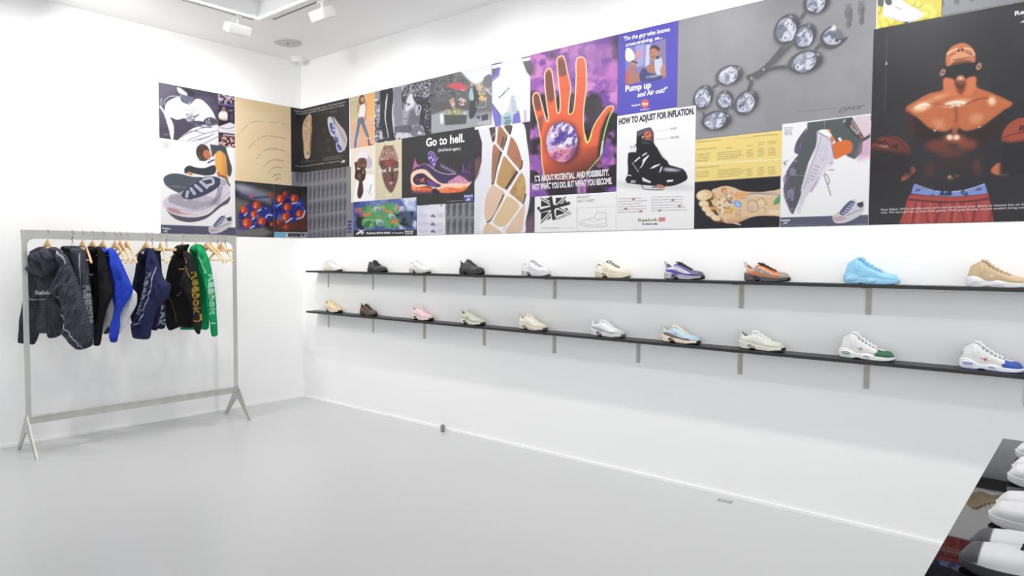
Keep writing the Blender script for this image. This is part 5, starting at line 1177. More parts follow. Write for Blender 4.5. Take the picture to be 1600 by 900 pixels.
# --- portrait with a white cap
s = Sheet('print of a person in a white turned cap, hand at chin, small portrait', 548.5, 587, (548, 232.6), (556, 316.5), .0027, .005, (240, 230, 216)); p = s.p.at(545, 220, 5.81)
p.poly([(45, 500), (75, 380), (130, 300), (230, 310), (235, 540), (45, 560)], (248, 248, 250), 1, f=8); p.line([(205, 400), (190, 470)], 8, (120, 130, 150), .7); p.line([(180, 470), (210, 500)], 5, (190, 196, 210))
p.ell(172, 190, 42, 62, (196, 186, 214), -15); p.poly([(75, 150), (90, 105), (120, 88), (160, 110), (178, 160), (150, 155), (100, 155), (80, 185)], (238, 236, 244), sm=4)
p.poly([(80, 185), (100, 158), (150, 160), (165, 200), (155, 250), (125, 268), (95, 250), (70, 240), (60, 210)], (112, 76, 62), sm=4); p.poly([(55, 200), (75, 200), (80, 260), (150, 260), (150, 340), (120, 370), (70, 350), (55, 330), (62, 270)], (58, 42, 40), sm=3)
p.ell(118, 195, 8, 4, (40, 26, 24)); p.ell(148, 195, 6, 4, (40, 26, 24)); p.ell(135, 222, 8, 12, (150, 106, 86), f=4); p.ell(125, 246, 14, 5, (74, 40, 38))
p.poly([(85, 300), (110, 290), (120, 340), (130, 400), (132, 470), (105, 525), (80, 500), (85, 430), (95, 370)], (70, 48, 48), sm=4); p.ell(98, 320, 16, 24, (122, 84, 70)); s.T('I am', (130, 302), (215, 296), 34, (208, 204, 206)); 
s.build()
# --- upside-down face with writing
s = Sheet('print of an upside-down bearded face made of red and brown writing', 587.3, 628.3, (587.3, 224), (600, 314.5), .0028, .005, (216, 208, 180)); p = s.p.at(545, 220, 5.81)
for x in (262, 325, 405): p.line([(x, 30), (x+2, 520)], 3, (176, 170, 146), .7)
p.poly([(278, 210), (300, 180), (440, 180), (452, 240), (450, 320), (430, 400), (392, 470), (360, 455), (330, 400), (308, 330), (300, 260)], (120, 84, 76), sm=3, f=6)
p.blob([(290, 200), (450, 200), (450, 320), (392, 470), (308, 330)], 22, .5, .65, (74, 46, 44), 51, .9); p.ell(385, 383, 16, 14, (206, 160, 150), f=6); p.poly([(355, 150), (420, 150), (410, 230), (350, 230)], (176, 70, 66), .6, f=12); p.ell(370, 200, 34, 26, (190, 90, 84), f=14, a=.7)
rr = random.Random(9)
for r in range(14):
    y = 45+r*13; hw = 40+min(r, 8)*6.
    for k in range(9):
        x = 365-hw+k*hw*2/9; p.line([(x, y+rr.random()*6), (x+10+rr.random()*12, y+rr.random()*6)], 6, rr.choice([(110, 40, 44), (84, 46, 52), (134, 54, 56)]), .85, f=3)
        if rr.random() < .5: p.line([(x, y-4), (x, y+12)], 4, (96, 46, 50), .8, f=3)
s.T('what', (265, 292), (345, 284), 40, (240, 236, 226), .01); s.T('I', (368, 280), (380, 279), 40, (240, 236, 226), .01); s.T('am', (412, 276), (460, 270), 40, (240, 236, 226), .01)
p.small(335, 488, 390, 500, 1, W_, .8)
s.build()
# --- go to hell
s = Sheet('black poster headed Go to hell with a violet shoe on orange flames', 628.2, 741.7, (741.7, 198.5), (741.7, 315.3), .003, .0042, (48, 47, 50)); p = s.p.at(600, 190, 6.43)
s.T('Go to hell.', (425, 250), (812, 203), 84, W_, .03); s.T('(And back again.)', (548, 302), (772, 283), 30, W_, .012)
p.poly([(905, 60), (940, 60), (985, 180), (990, 330), (950, 480), (905, 590)], (60, 58, 62)); p.poly([(850, 420), (905, 330), (905, 560), (870, 560)], (90, 60, 110), .4, f=30); p.blob([(680, 520), (880, 400), (890, 620), (700, 620)], 40, .4, .8, (120, 60, 150), 61, .6)
for q in ([(792, 430), (806, 470), (800, 520), (770, 540), (788, 490)], [(850, 490), (868, 540), (840, 570)], [(820, 470), (838, 520), (820, 550)]): p.poly(q, (150, 86, 190), .8, sm=3, f=10)
p.poly([(290, 480), (300, 420), (314, 365), (330, 420), (360, 440), (330, 480), (290, 500)], (176, 92, 140), 1, sm=3, f=8); p.poly([(300, 490), (318, 400), (340, 450)], (206, 130, 150), .7, f=10)
p.poly([(280, 560), (300, 480), (360, 440), (420, 425), (480, 460), (600, 530), (720, 525), (830, 510), (880, 560), (860, 630), (600, 650), (300, 660)], (66, 50, 92), sm=4)
p.poly([(440, 320), (470, 295), (500, 320), (520, 360), (548, 370), (520, 440), (500, 470), (460, 410)], (84, 66, 148), sm=3); p.line([(450, 330), (470, 298), (505, 320), (525, 362)], 7, (196, 160, 210), sm=3); p.line([(545, 365), (510, 400), (500, 460)], 8, (206, 150, 196)); p.blob([(440, 320), (500, 320), (520, 440), (460, 420)], 16, .6, .7, (220, 200, 236), 66)
for i in range(5): x, y = 570+i*32, 430+i*16; p.line([(x, y), (x+28, y+34)], 8, (196, 176, 206)); p.line([(x+26, y-4), (x-4, y+46)], 8, (120, 84, 150))
p.line([(440, 430), (540, 500), (640, 530), (720, 522)], 8, (222, 186, 216), sm=4); p.line([(340, 455), (400, 425), (450, 440)], 6, (190, 120, 150), sm=3)
p.poly([(640, 615), (700, 570), (760, 540), (830, 580), (862, 620), (760, 640)], (196, 120, 160), sm=3); p.blob([(640, 615), (760, 540), (862, 620)], 8, .5, .6, (240, 196, 214), 62)
p.poly([(270, 600), (275, 530), (310, 495), (370, 478), (430, 490), (500, 560), (580, 620), (700, 618), (830, 622), (885, 600), (840, 660), (760, 700), (600, 715), (520, 690), (460, 650), (400, 650), (330, 660), (285, 640)], (252, 214, 190), sm=4)
p.poly([(295, 600), (300, 560), (340, 525), (400, 522), (450, 560), (520, 610), (575, 640), (540, 660), (470, 650), (400, 632), (330, 636)], (52, 44, 72), sm=4); p.poly([(430, 580), (500, 610), (560, 645), (500, 655), (445, 630)], (120, 74, 160), .9, f=8)
p.poly([(280, 640), (330, 662), (400, 655), (470, 668), (500, 690), (440, 712), (340, 708), (285, 690)], (238, 110, 62), sm=4, f=8); p.poly([(540, 690), (640, 660), (760, 670), (850, 650), (800, 700), (700, 715), (600, 718)], (240, 116, 70), sm=4, f=8)
p.blob([(280, 640), (500, 690), (850, 640), (780, 715), (300, 710)], 26, .5, .7, (250, 176, 120), 64, .8); p.poly([(270, 690), (500, 700), (480, 730), (290, 725)], (110, 60, 90), .7, f=12)
p.poly([(480, 690), (520, 668), (560, 700), (540, 730), (495, 725)], (44, 38, 46), 1, f=8)
p.poly([(315, 580), (370, 585), (400, 565), (415, 568), (395, 590), (418, 605), (400, 608), (385, 600), (360, 620), (375, 595)], (236, 110, 70)); 
p.poly([(805, 732), (900, 725), (905, 805), (805, 800)], (84, 78, 160)); s.T('Reebok', (812, 758), (898, 752), 18, W_, .03); star_logo(p, 822, 766, 60, 30, W_); s.T('the making of violence is', (640, 806), (800, 796), 10, (210, 210, 215)); p.small(568, 800, 620, 808, 1, (90, 84, 150))
s.build()
# --- green blobs (wide)
s = Sheet('wide blue poster with green blobs and orange words, lowest row above the black shelf end', 552.3, 651.3, (552.3, 315.8), None, .0031, .0046, (76, 92, 160)); p = s.p.at(545, 220, 5.81)
p.blob(None, 70, .4, .75, (128, 144, 204), 71, .9); p.blob(None, 50, .5, .8, (44, 54, 120), 72, .7); p.poly([(470, 520), (615, 505), (615, 640), (540, 640)], (210, 222, 244), .8, f=30); p.blob([(450, 520), (615, 505), (615, 800), (460, 800)], 44, .45, .6, (226, 232, 246), 73, .8)
p.ell(110, 740, 44, 60, (32, 32, 40), f=12); p.poly([(410, 660), (500, 640), (580, 660), (575, 780), (500, 790), (460, 740), (400, 700)], (70, 88, 112), 1, sm=3, f=14); p.blob([(400, 640), (590, 640), (580, 790), (460, 760)], 34, .5, .6, (34, 38, 52), 75)
for x, y, rx, ry in ((190, 645, 62, 60), (190, 740, 70, 56), (370, 620, 76, 56), (380, 735, 84, 62), (280, 680, 90, 40)): p.ell(x, y, rx, ry, (92, 158, 104), f=14)
p.blob([(120, 580), (450, 560), (460, 790), (120, 790)], 40, .5, .75, (150, 196, 120), 76, .8); p.blob([(120, 580), (450, 560), (460, 790), (120, 790)], 36, .55, .75, (40, 104, 66), 77, .8)
for x, y in ((262, 625), (280, 745), (395, 690)): p.ell(x, y, 34, 26, (206, 216, 222), 30, .9, f=10); p.ell(x+8, y+12, 26, 22, (96, 140, 130), 30, .9, f=10)
s.T('DMX', (65, 650), (130, 640), 34, (232, 120, 74), .03, .1); s.T('Travel', (95, 692), (200, 680), 40, (232, 120, 74), .03); s.T('Trac', (300, 640), (400, 660), 36, (232, 120, 74), .03); s.T('in', (430, 625), (465, 620), 30, (232, 120, 74), .03); s.T('air', (385, 745), (460, 742), 40, (232, 120, 74), .03)
p.poly([(40, 815), (625, 808), (625, 875), (40, 880)], (44, 42, 48)); star_logo(p, 62, 803, 100, 48, W_); s.T('Reebok RUN DMX', (165, 846), (385, 843), 17, W_, .035); s.T('for Thousands of', (395, 843), (500, 841), 14, W_, .02); s.T('MIRACLES', (512, 832), (588, 830), 16, W_, .03); s.T('MADE HERE', (515, 849), (585, 848), 12, W_, .02)
s.build()
# --- small pale lavender sheet and a second sheet of footprints
s = Sheet('small pale lavender sheet of shoe drawings below the Go to hell poster', 651.5, 696.2, (651.5, 319.5), None, .0017, .0046, (224, 222, 238)); p = s.p.at(540, 220, 5.)
p.blob(None, 60, .4, .8, (238, 238, 246), 81); star_logo(p, 735, 496, 28, 16, (120, 120, 130)); p.small(570, 500, 660, 512, 1, (170, 168, 190), .6)
for y in (585, 650, 705):
    p.poly([(662, y+8), (680, y-12), (700, y), (702, y+14), (680, y+12)], (120, 122, 150), sm=3); p.small(570, y-14, 650, y+12, 3, (176, 164, 196), .6, dash=10); p.small(715, y-12, 765, y+14, 3, (160, 164, 180), .6, dash=8)
s.build()
s = Sheet('small grey sheet of footprints left of the honeycomb sole', 696.4, 741.2, (696.4, 317.5), None, .00175, .0046, (142, 143, 150)); p = s.p.at(540, 220, 5.)
footprints(p, [(x, y) for x in (800, 848, 895, 945, 992) for y in (538, 672)], 0, 15, 110, (96, 97, 106))
for x in (800, 848, 895, 945, 992):
    for y in (538, 672): p.ell(x+9, y-15, 5, 42, (72, 73, 84), 5, .8, f=5)
s.build()
# --- hand holding the globe
s = Sheet('large violet poster of an orange glowing hand with a small globe in its palm', 828.3, 963.8, None, (963.8, 299.2), .0026, .0042, (150, 92, 176)); p = s.p.at(825, 50, 5.625)
p.blob(None, 120, .35, .7, (206, 126, 200), 91, .9, oct=3); p.blob(None, 90, .5, .72, (112, 70, 166), 92, .8); p.blob(None, 110, .6, .75, (226, 150, 206), 93, .8)
p.poly([(180, 180), (230, 160), (250, 230), (190, 240)], (74, 66, 76), .8, f=30); p.poly([(740, 30), (830, 20), (820, 260), (740, 240)], (60, 56, 66), .7, f=40); p.poly([(0, 250), (70, 300), (60, 380), (0, 380)], (88, 78, 96), .7, f=24)
p.blob([(0, 520), (850, 520), (850, 1460), (0, 1460)], 130, .35, .55, (40, 36, 44), 94, 1., f=50)
p.poly([(495, 560), (640, 580), (700, 700), (640, 860), (520, 860)], (60, 56, 62), .9, f=30); p.poly([(260, 560), (420, 540), (420, 700), (260, 700)], (66, 60, 68), .8, f=20)
p.poly([(140, 1290), (430, 1290), (430, 1460), (180, 1460)], (34, 31, 38), .9, f=20)
HAND = [(105, 900), (88, 800), (62, 700), (45, 620), (46, 560), (70, 532), (98, 545), (118, 620), (140, 700), (160, 775), (178, 785), (182, 740), (168, 650), (152, 500), (148, 390), (158, 340), (190, 320), (212, 350), (225, 440), (240, 560), (255, 690), (268, 715), (282, 690), (285, 600), (272, 450), (258, 300), (258, 240), (280, 215), (312, 213), (330, 260), (350, 360), (378, 480), (365, 600), (358, 710), (375, 722), (402, 690), (418, 560), (425, 400), (425, 270), (440, 228), (480, 222), (508, 260), (515, 400), (512, 520), (495, 640), (488, 780), (495, 880), (507, 950), (525, 975), (545, 940), (570, 850), (620, 760), (690, 670), (740, 650), (752, 680), (720, 740), (690, 830), (660, 960), (640, 1080), (600, 1160), (520, 1230), (450, 1290), (300, 1300), (160, 1270), (125, 1160), (110, 1020)]
p.poly(HAND, (236, 108, 72), sm=4, f=4)
p.grad((300, 1050), (420, 1330), (60, 30, 34), 0, .95, [(110, 1020), (650, 1000), (600, 1170), (450, 1300), (160, 1280)])
for q, a in (([(50, 560), (100, 560), (118, 680), (70, 680)], .9), ([(152, 370), (215, 370), (232, 590), (172, 600)], .85), ([(262, 240), (330, 250), (348, 370), (275, 385)], .8), ([(90, 760), (140, 740), (110, 900), (90, 860)], .6)): p.poly(q, (112, 70, 62), a, sm=2, f=14)
p.poly([(640, 860), (720, 700), (700, 900), (650, 1060), (610, 1120)], (44, 38, 42), .9, sm=2, f=14)
p.line(smooth_pts(HAND[:-7], 3, False), 9, (252, 240, 190), f=4); p.line([(105, 900), (118, 960), (122, 1100), (140, 1250), (165, 1290), (178, 1340)], 8, (246, 226, 120), sm=3, f=4); p.line([(500, 900), (525, 975), (560, 900)], 12, (250, 236, 120), sm=3)
p.line([(752, 680), (720, 740), (690, 830), (665, 930), (655, 1020), (650, 1070), (600, 1140), (540, 1210), (490, 1260), (455, 1320), (450, 1430)], 8, (160, 226, 120), sm=3, f=4); p.line([(660, 960), (645, 1060)], 14, (230, 240, 210), f=5)
for a, b, w_ in (((275, 385), (345, 375), 5), ((290, 500), (370, 492), 4), ((430, 405), (512, 405), 4), ((160, 470), (220, 462), 4), ((75, 690), (120, 680), 4)): p.line([a, b], w_, (170, 80, 60), .7, f=4)
p.at(825, 180, 6.923)
p.ell(375, 300, 186, 232, (90, 40, 44), 0, .7, f=60); p.ell(368, 290, 170, 214, (214, 190, 226), f=6)
g = [(368+170*math.cos(t*.3), 290+214*math.sin(t*.3)) for t in range(21)]
p.blob(g, 70, .46, .56, (80, 64, 156), 95, 1., f=8, stretch=1.6, ang=-35); p.blob(g, 46, .54, .64, (250, 244, 250), 96, 1., f=8, stretch=2.2, ang=-40, oct=4); p.blob(g, 22, .6, .7, (120, 70, 160), 98, .8, f=8); p.poly([(340, 150), (480, 100), (530, 220), (500, 380), (400, 300), (350, 290)], (84, 66, 158), .8, sm=3, f=20); p.blob(g, 40, .56, .64, (246, 236, 248), 97, .95, f=8, stretch=2.4, ang=-50, oct=4)
p.poly([(210, 400), (500, 340), (500, 420), (400, 500), (280, 480)], (214, 96, 130), .6, sm=3, f=40); p.poly([(470, 400), (560, 250), (540, 420), (420, 520)], (40, 24, 60), .6, f=40)
s.T("IT'S ABOUT POTENTIAL. AND POSSIBILITY.", (76, 718), (878, 650), 62, (240, 236, 240), .045); s.T('NOT WHAT YOU DO, BUT WHAT YOU BECOME.', (50, 808), (912, 740), 62, (240, 236, 240), .045)
s.build()
# --- violet-blue poster, cross-training
s = Sheet('violet-blue poster of a trainer drinking from a bottle, text Pump up and Air out', 964, 1056.5, None, (964, 181.3), .0027, .0042, (92, 88, 192)); p = s.p.at(960, 25, 5.45)
p.poly([(97, 275), (300, 235), (437, 195), (440, 525), (95, 582)], (132, 130, 196)); p.poly([(100, 285), (135, 275), (170, 320), (175, 360), (140, 390), (98, 370)], W_, sm=3)
p.poly([(180, 250), (260, 235), (250, 420), (190, 440)], (176, 180, 228), .8, f=14); p.ell(205, 330, 26, 36, (226, 150, 150), 20, .8, f=12); p.poly([(270, 250), (310, 240), (300, 420), (262, 430)], (230, 232, 246), .8, f=10); p.poly([(97, 500), (125, 440), (120, 580), (95, 580)], (226, 92, 70), .9, f=8)
p.poly([(385, 210), (437, 195), (440, 440), (400, 420)], (150, 132, 150), .7, f=14)
p.poly([(120, 575), (135, 440), (160, 400), (190, 430), (175, 500), (215, 470), (280, 430), (320, 400), (360, 400), (400, 450), (430, 450), (438, 525), (320, 545), (180, 570)], (176, 124, 110), sm=3); p.ell(165, 400, 28, 24, (190, 140, 122)); p.line([(150, 385), (195, 400)], 12, (60, 58, 80)); 
p.poly([(225, 470), (260, 440), (290, 480), (350, 490), (365, 440), (400, 500), (400, 540), (225, 560)], (72, 80, 130), sm=2); p.poly([(300, 300), (330, 262), (378, 270), (385, 320), (360, 380), (325, 385), (303, 350)], (186, 134, 116), sm=4); p.poly([(298, 300), (310, 262), (350, 248), (388, 275), (380, 300), (340, 275), (310, 285)], (92, 66, 68), sm=3); p.ell(330, 345, 12, 4, (120, 60, 60)); p.ell(322, 310, 5, 3, (60, 40, 50))
p.poly([(350, 360), (395, 350), (410, 400), (410, 490), (360, 500), (345, 430)], (200, 214, 238), sm=3, f=6); p.ell(370, 355, 20, 12, (70, 70, 96), -20); p.poly([(390, 460), (425, 400), (438, 470), (410, 510)], (190, 140, 124), sm=3)
s.T("\"I'm the guy who knows", (80, 212), (475, 130), 36, W_, .035, .12); s.T('cross-training, so...', (98, 262), (412, 192), 30, W_, .035, .12)
s.T('Pump up', (95, 645), (315, 610), 52, W_, .04); s.T('and Air out!"', (198, 692), (455, 645), 42, W_, .03, .25); p.small(272, 512, 405, 532, 2, W_, .8, slope=-.12)
p.ell(263, 748, 33, 38, (232, 106, 82)); s.T('Pump', (240, 762), (288, 754), 22, W_, .04); s.T('Reebok', (150, 772), (226, 760), 16, W_, .03); s.T('Reebok.com', (222, 806), (300, 796), 12, W_, .02)
s.build()
# --- inflation poster
s = Sheet('white poster titled How to adjust for inflation with a black high-top', 964, 1086.3, (1086.3, 165), None, .0029, .0040, (251, 251, 252)); p = s.p.at(960, 180, 6.923)
s.T('HOW TO ADJUST FOR INFLATION.', (50, 102), (868, -14), 66, (70, 66, 84), .05)
p.ell(430, 765, 350, 34, (190, 192, 198), 3, .8, f=40)
p.poly([(150, 410), (235, 400), (238, 330), (245, 200), (260, 170), (380, 132), (410, 160), (428, 200), (430, 300), (470, 360), (520, 450), (580, 500), (600, 540), (740, 580), (785, 640), (790, 690), (740, 730), (640, 765), (540, 770), (430, 765), (140, 735), (138, 660), (150, 600)], (30, 30, 36), sm=2)
p.poly([(262, 180), (375, 136), (405, 160), (410, 190), (340, 180), (290, 215), (262, 230)], (96, 94, 124), sm=3, f=8); p.ell(366, 215, 52, 50, (170, 80, 66)); p.ell(362, 210, 34, 32, (214, 130, 108)); p.line([(345, 215), (380, 195)], 10, (90, 30, 30)); p.ell(308, 238, 8, 12, (236, 236, 240)); p.line([(320, 262), (420, 268), (420, 290)], 5, (190, 190, 200))
s.T('Reebok', (300, 302), (390, 306), 14, (130, 130, 160)); p.line([(240, 318), (210, 345), (180, 343)], 10, (40, 40, 46), sm=3); p.poly([(172, 350), (238, 335), (232, 400), (160, 400)], (236, 236, 240))
for q in ([(213, 500), (275, 447), (283, 460), (225, 510)], [(300, 432), (345, 403), (358, 412), (305, 445)], [(270, 580), (300, 540), (310, 480), (370, 430), (378, 440), (340, 490), (300, 560)], [(383, 580), (430, 545), (500, 525), (490, 540), (430, 572)], [(487, 615), (505, 560), (522, 548), (512, 590), (495, 622)], [(300, 668), (320, 680), (400, 720), (390, 735), (310, 712)], [(568, 706), (590, 700), (638, 698), (636, 718), (572, 726)]): p.poly(q, (240, 240, 244))
p.poly([(530, 580), (560, 565), (650, 575), (720, 590), (700, 610), (600, 615), (545, 605)], (140, 136, 166), .9, sm=3, f=16); p.ell(610, 590, 50, 10, (226, 226, 240), 6, .9, f=14)
s.T('Reebok', (192, 520), (262, 622), 16, (230, 230, 236)); s.T('ERS', (180, 728), (232, 732), 26, (235, 235, 240), .02, .2); p.poly([(140, 640), (190, 652), (185, 660), (140, 655)], (235, 235, 240))
p.line([(150, 745), (430, 775), (550, 785), (680, 760), (790, 705)], 12, (238, 238, 240), sm=4); p.poly([(458, 755), (500, 750), (552, 772), (545, 790), (475, 790)], (196, 126, 108), sm=3); p.line([(300, 760), (320, 795), (380, 805), (480, 808), (530, 806)], 8, (36, 36, 42), sm=4); p.line([(415, 778), (458, 778)], 10, (30, 30, 36))
p.line([(445, 172), (605, 152)], 2, (120, 120, 124), .8); p.line([(430, 270), (605, 245)], 2, (120, 120, 124), .8); s.T('PUMP', (610, 160), (676, 154), 24, (70, 70, 80)); s.T('RELEASE', (610, 254), (702, 246), 24, (70, 70, 80))
for i in range(6): p.line([(470+i*18, 400+i*24), (505+i*14, 395+i*22)], 5, (78, 78, 92), .8)
p.at(820, 200, 5.)
for r in range(6): p.small(730, 548+r*21, 962, 560+r*21, 1, (120, 116, 130), .75, w=5, dash=18, seed=r, slope=-.03); p.small(990, 536+r*21, 1272, 548+r*21, 1, (120, 116, 130), .75, w=5, dash=18, seed=r+9, slope=-.03)
for x, y in ((852, 556), (790, 632), (908, 652), (1158, 564), (1210, 610), (1056, 645)): p.poly([(x-11, y-7), (x+11, y-9), (x+11, y+6), (x-11, y+8)], (196, 110, 120))
s.T('Reebok', (888, 734), (1040, 728), 28, (128, 128, 40), .012); s.T("It's time to play.", (918, 758), (1042, 754), 16, (60, 56, 70), .03)
p.poly([(1048, 702), (1098, 698), (1098, 727), (1048, 732)], (206, 90, 96)); 
for a, b in (((1048, 702), (1098, 727)), ((1048, 732), (1098, 698)), ((1073, 700), (1073, 730)), ((1048, 717), (1098, 712))): p.line([a, b], 5, (246, 236, 240)); p.line([a, b], 2, (190, 60, 70))
p.line([(835, 792), (1155, 782)], 1.5, (180, 180, 184), .8)
s.build()
# --- union flag card and fact sheet
s = Sheet('white card with a tilted black union flag mark, bottom row', 836.4, 902.5, (836.4, 307.5), None, .0036, .0040, (251, 251, 252)); p = s.p.at(820, 200, 5.)
fl = [(130, 560), (320, 545), (345, 660), (130, 745)]
p.poly([(130, 548), (318, 544), (342, 655), (240, 690), (128, 740)], (40, 40, 44))
for a, b, w_ in (((130, 640), (345, 600), 46), ((222, 535), (225, 710), 42)): p.line([a, b], w_, W_)
for a, b in (((128, 548), (345, 665)), ((320, 540), (130, 742))): p.line([a, b], 26, W_)
for a, b in (((128, 548), (345, 665)), ((320, 540), (130, 742))): p.line([a, b], 8, (40, 40, 44))
for a, b in (((128, 648), (345, 588)), ((205, 545), (228, 708))): p.line([a, b], 24, (36, 36, 40))
p.poly([(240, 695), (345, 655), (370, 700), (250, 760)], (251, 251, 252)); p.ell(110, 628, 11, 13, (32, 32, 36))
s.T('Reebok', (245, 725), (368, 672), 32, (60, 60, 66)); p.line([(128, 790), (385, 782)], 1.5, (180, 180, 184)); p.small(130, 775, 280, 784, 1, (150, 150, 156), .7); p.small(130, 812, 310, 820, 1, (150, 150, 156), .7)
s.build()
s = Sheet('white product fact sheet with a fine line drawing of a shoe', 902.7, 963.8, (902.7, 304), None, .0034, .0040, (252, 252, 253)); p = s.p.at(820, 200, 5.)
s.T('PRODUCT', (414, 552), (515, 545), 20, (120, 120, 126)); s.T('FACT SHEET', (414, 582), (548, 574), 20, (120, 120, 126)); p.line([(414, 800), (414, 628), (720, 610)], 2, (190, 190, 194)); p.line([(414, 808), (720, 800)], 2, (214, 214, 218))
p.line([(435, 740), (450, 725), (540, 700), (570, 655), (590, 668), (620, 655), (638, 680), (636, 740), (640, 765), (540, 772), (470, 765), (435, 752), (435, 740)], 2.5, (150, 150, 156), sm=4); p.line([(440, 745), (540, 758), (636, 745)], 2, (176, 176, 180)); p.line([(500, 718), (545, 735), (600, 700)], 2, (176, 176, 180)); p.line([(545, 700), (580, 720), (630, 700)], 2, (176, 176, 180))
s.build()
# --- big grey poster with pods
s = Sheet('wide grey poster of linked dark pods holding pale sleeping faces', 1056.7, 1363, None, (1086.5, 219), .0025, .0040, (150, 150, 155)); p = s.p.at(1070, 70, 6.43)
p.blob(None, 300, .3, .8, (158, 157, 164), 101, .8)
DK, DK2 = (86, 86, 88), (112, 111, 113)
def pod(p, x, y, rx, ry, rot, seed, cut=None):
    ca, sa = math.cos(math.radians(rot)), math.sin(math.radians(rot)); R = lambda a, b: (x+a*rx*ca-b*ry*sa, y+a*rx*sa+b*ry*ca)
    p.ell(x+8, y+10, rx*1.12, ry*1.12, (112, 111, 116), rot, .7, f=22); p.ell(x, y, rx, ry, (80, 80, 84), rot, f=5); p.ell(x, y, rx*.93, ry*.9, (112, 111, 116), rot, f=10); p.ell(x+rx*.1, y+ry*.12, rx*.85, ry*.8, (82, 82, 87), rot, f=22)
    q = [R(-.8, .05), R(-.55, -.5), (R(-.1, -.82)), R(.35, -.8), R(.62, -.4), R(.62, .1), R(.45, .5), R(.1, .8), R(-.35, .85), R(-.62, .5)]
    p.poly(q, (184, 187, 206), sm=4, f=6); p.blob(q, rx*.42, .46, .6, (112, 114, 136), seed, .75, sm=4, f=6); p.blob(q, rx*.3, .54, .68, (232, 235, 250), seed+50, .8, sm=4, f=6, stretch=2.2, ang=-40); p.blob(q, rx*.2, .58, .7, (96, 98, 120), seed+80, .6, sm=4, f=6, stretch=2, ang=-50)
    p.ell(*R(-.5, .25), rx*.14, ry*.24, (232, 234, 246), rot+30, f=5); p.ell(*R(-.5, .25), rx*.07, ry*.13, (120, 120, 140), rot+30, f=4)
    p.poly([R(-.15, .55), R(.1, -.1), R(.3, -.55), R(.48, -.2), R(.4, .1), R(.55, .2), R(.3, .45), R(.35, .6), R(.05, .75)], (226, 228, 242), .8, sm=4, f=8)
    p.line([R(.18, -.2), R(.42, -.18)], 8, (70, 70, 88), f=4); p.line([R(.18, .48), R(.44, .3)], 8, (66, 66, 84), f=4); p.line([R(-.25, -.35), R(-.05, .1), R(-.2, .6)], 9, (130, 130, 150), sm=4, f=6); p.ell(*R(.4, .12), 8, 6, (96, 96, 116), f=5)
    p.ell(*R(.8, -.3), rx*.09, ry*.16, (176, 176, 184), rot, .7, f=6)
for q, w_ in (([(645, 450), (670, 370), (640, 320)], 40), ([(640, 330), (760, 270), (860, 180), (960, 60), (1040, -60)], 44), ([(780, 250), (900, 170), (1030, 40), (1120, -40)], 34), ([(720, 330), (850, 250), (1000, 225), (1130, 230)], 40)):
    p.line([(a+8, b+14) for a, b in q], w_+14, (118, 117, 121), .6, sm=5, f=22); p.line(q, w_, (98, 97, 99), sm=5, f=8)
for x, y in ((672, 335), (793, 248)): p.ell(x, y, 9, 9, (220, 220, 214), f=4)
for q in ([(290, 430), (330, 400)], [(480, 640), (490, 600)], [(190, 690), (200, 720)], [(400, 640), (420, 680)]): p.line(q, 26, (96, 96, 98), f=8)
pod(p, 448, 308, 142, 96, -20, 201); pod(p, 185, 530, 130, 92, -62, 211); pod(p, 402, 555, 98, 84, -70, 221); pod(p, 618, 580, 142, 104, -45, 231); pod(p, 318, 762, 150, 96, -10, 241)
p.at(1180, 0, 6.922)
p.line([(500, 200), (540, 140)], 44, (112, 111, 113), f=10); p.line([(660, 530), (720, 480)], 40, (96, 96, 98), f=8)
pod(p, 345, 320, 176, 128, -58, 251); pod(p, 540, 395, 150, 106, -55, 261); pod(p, 545, 670, 190, 118, -17, 271); pod(p, 665, 25, 150, 120, -30, 281)
# the broken pod
p.ell(820, 430, 150, 110, (112, 111, 116), -30, .7, f=22); p.poly([(875, 268), (790, 300), (715, 370), (705, 450), (740, 510), (820, 535), (930, 490), (1010, 400), (930, 415), (880, 420), (860, 380), (885, 320)], (90, 90, 94), sm=3, f=6)
p.poly([(878, 280), (800, 315), (740, 380), (745, 440), (800, 480), (880, 480), (930, 440), (870, 425), (850, 380), (880, 320)], (196, 198, 216), sm=3, f=6); p.blob([(878, 280), (740, 380), (745, 440), (880, 480), (930, 440), (850, 380)], 60, .5, .62, (92, 94, 116), 291, .8); p.ell(885, 440, 22, 16, (80, 80, 100), f=6); p.ell(850, 300, 24, 34, (250, 250, 255), 20, .7, f=10)
footprints(p, [(1010, 185), (1150, 150)], 0, 42, 250, (112, 111, 116), .7); p.line([(1040, 110), (1045, 180), (1025, 280)], 12, (80, 80, 86), .8, sm=4, f=8); p.line([(1170, 90), (1165, 170), (1160, 260)], 12, (84, 84, 90), .7, sm=4, f=8)
p.at(1050, 0, 5.); p.small(980, 868, 1300, 882, 1, (120, 120, 124), .7, dash=20, slope=-.1); p.line([(1335, 842), (1510, 825)], 2, (110, 110, 114)); s.T('DMX', (1300, 880), (1500, 848), 30, (92, 92, 96), 0, .4)
s.build()
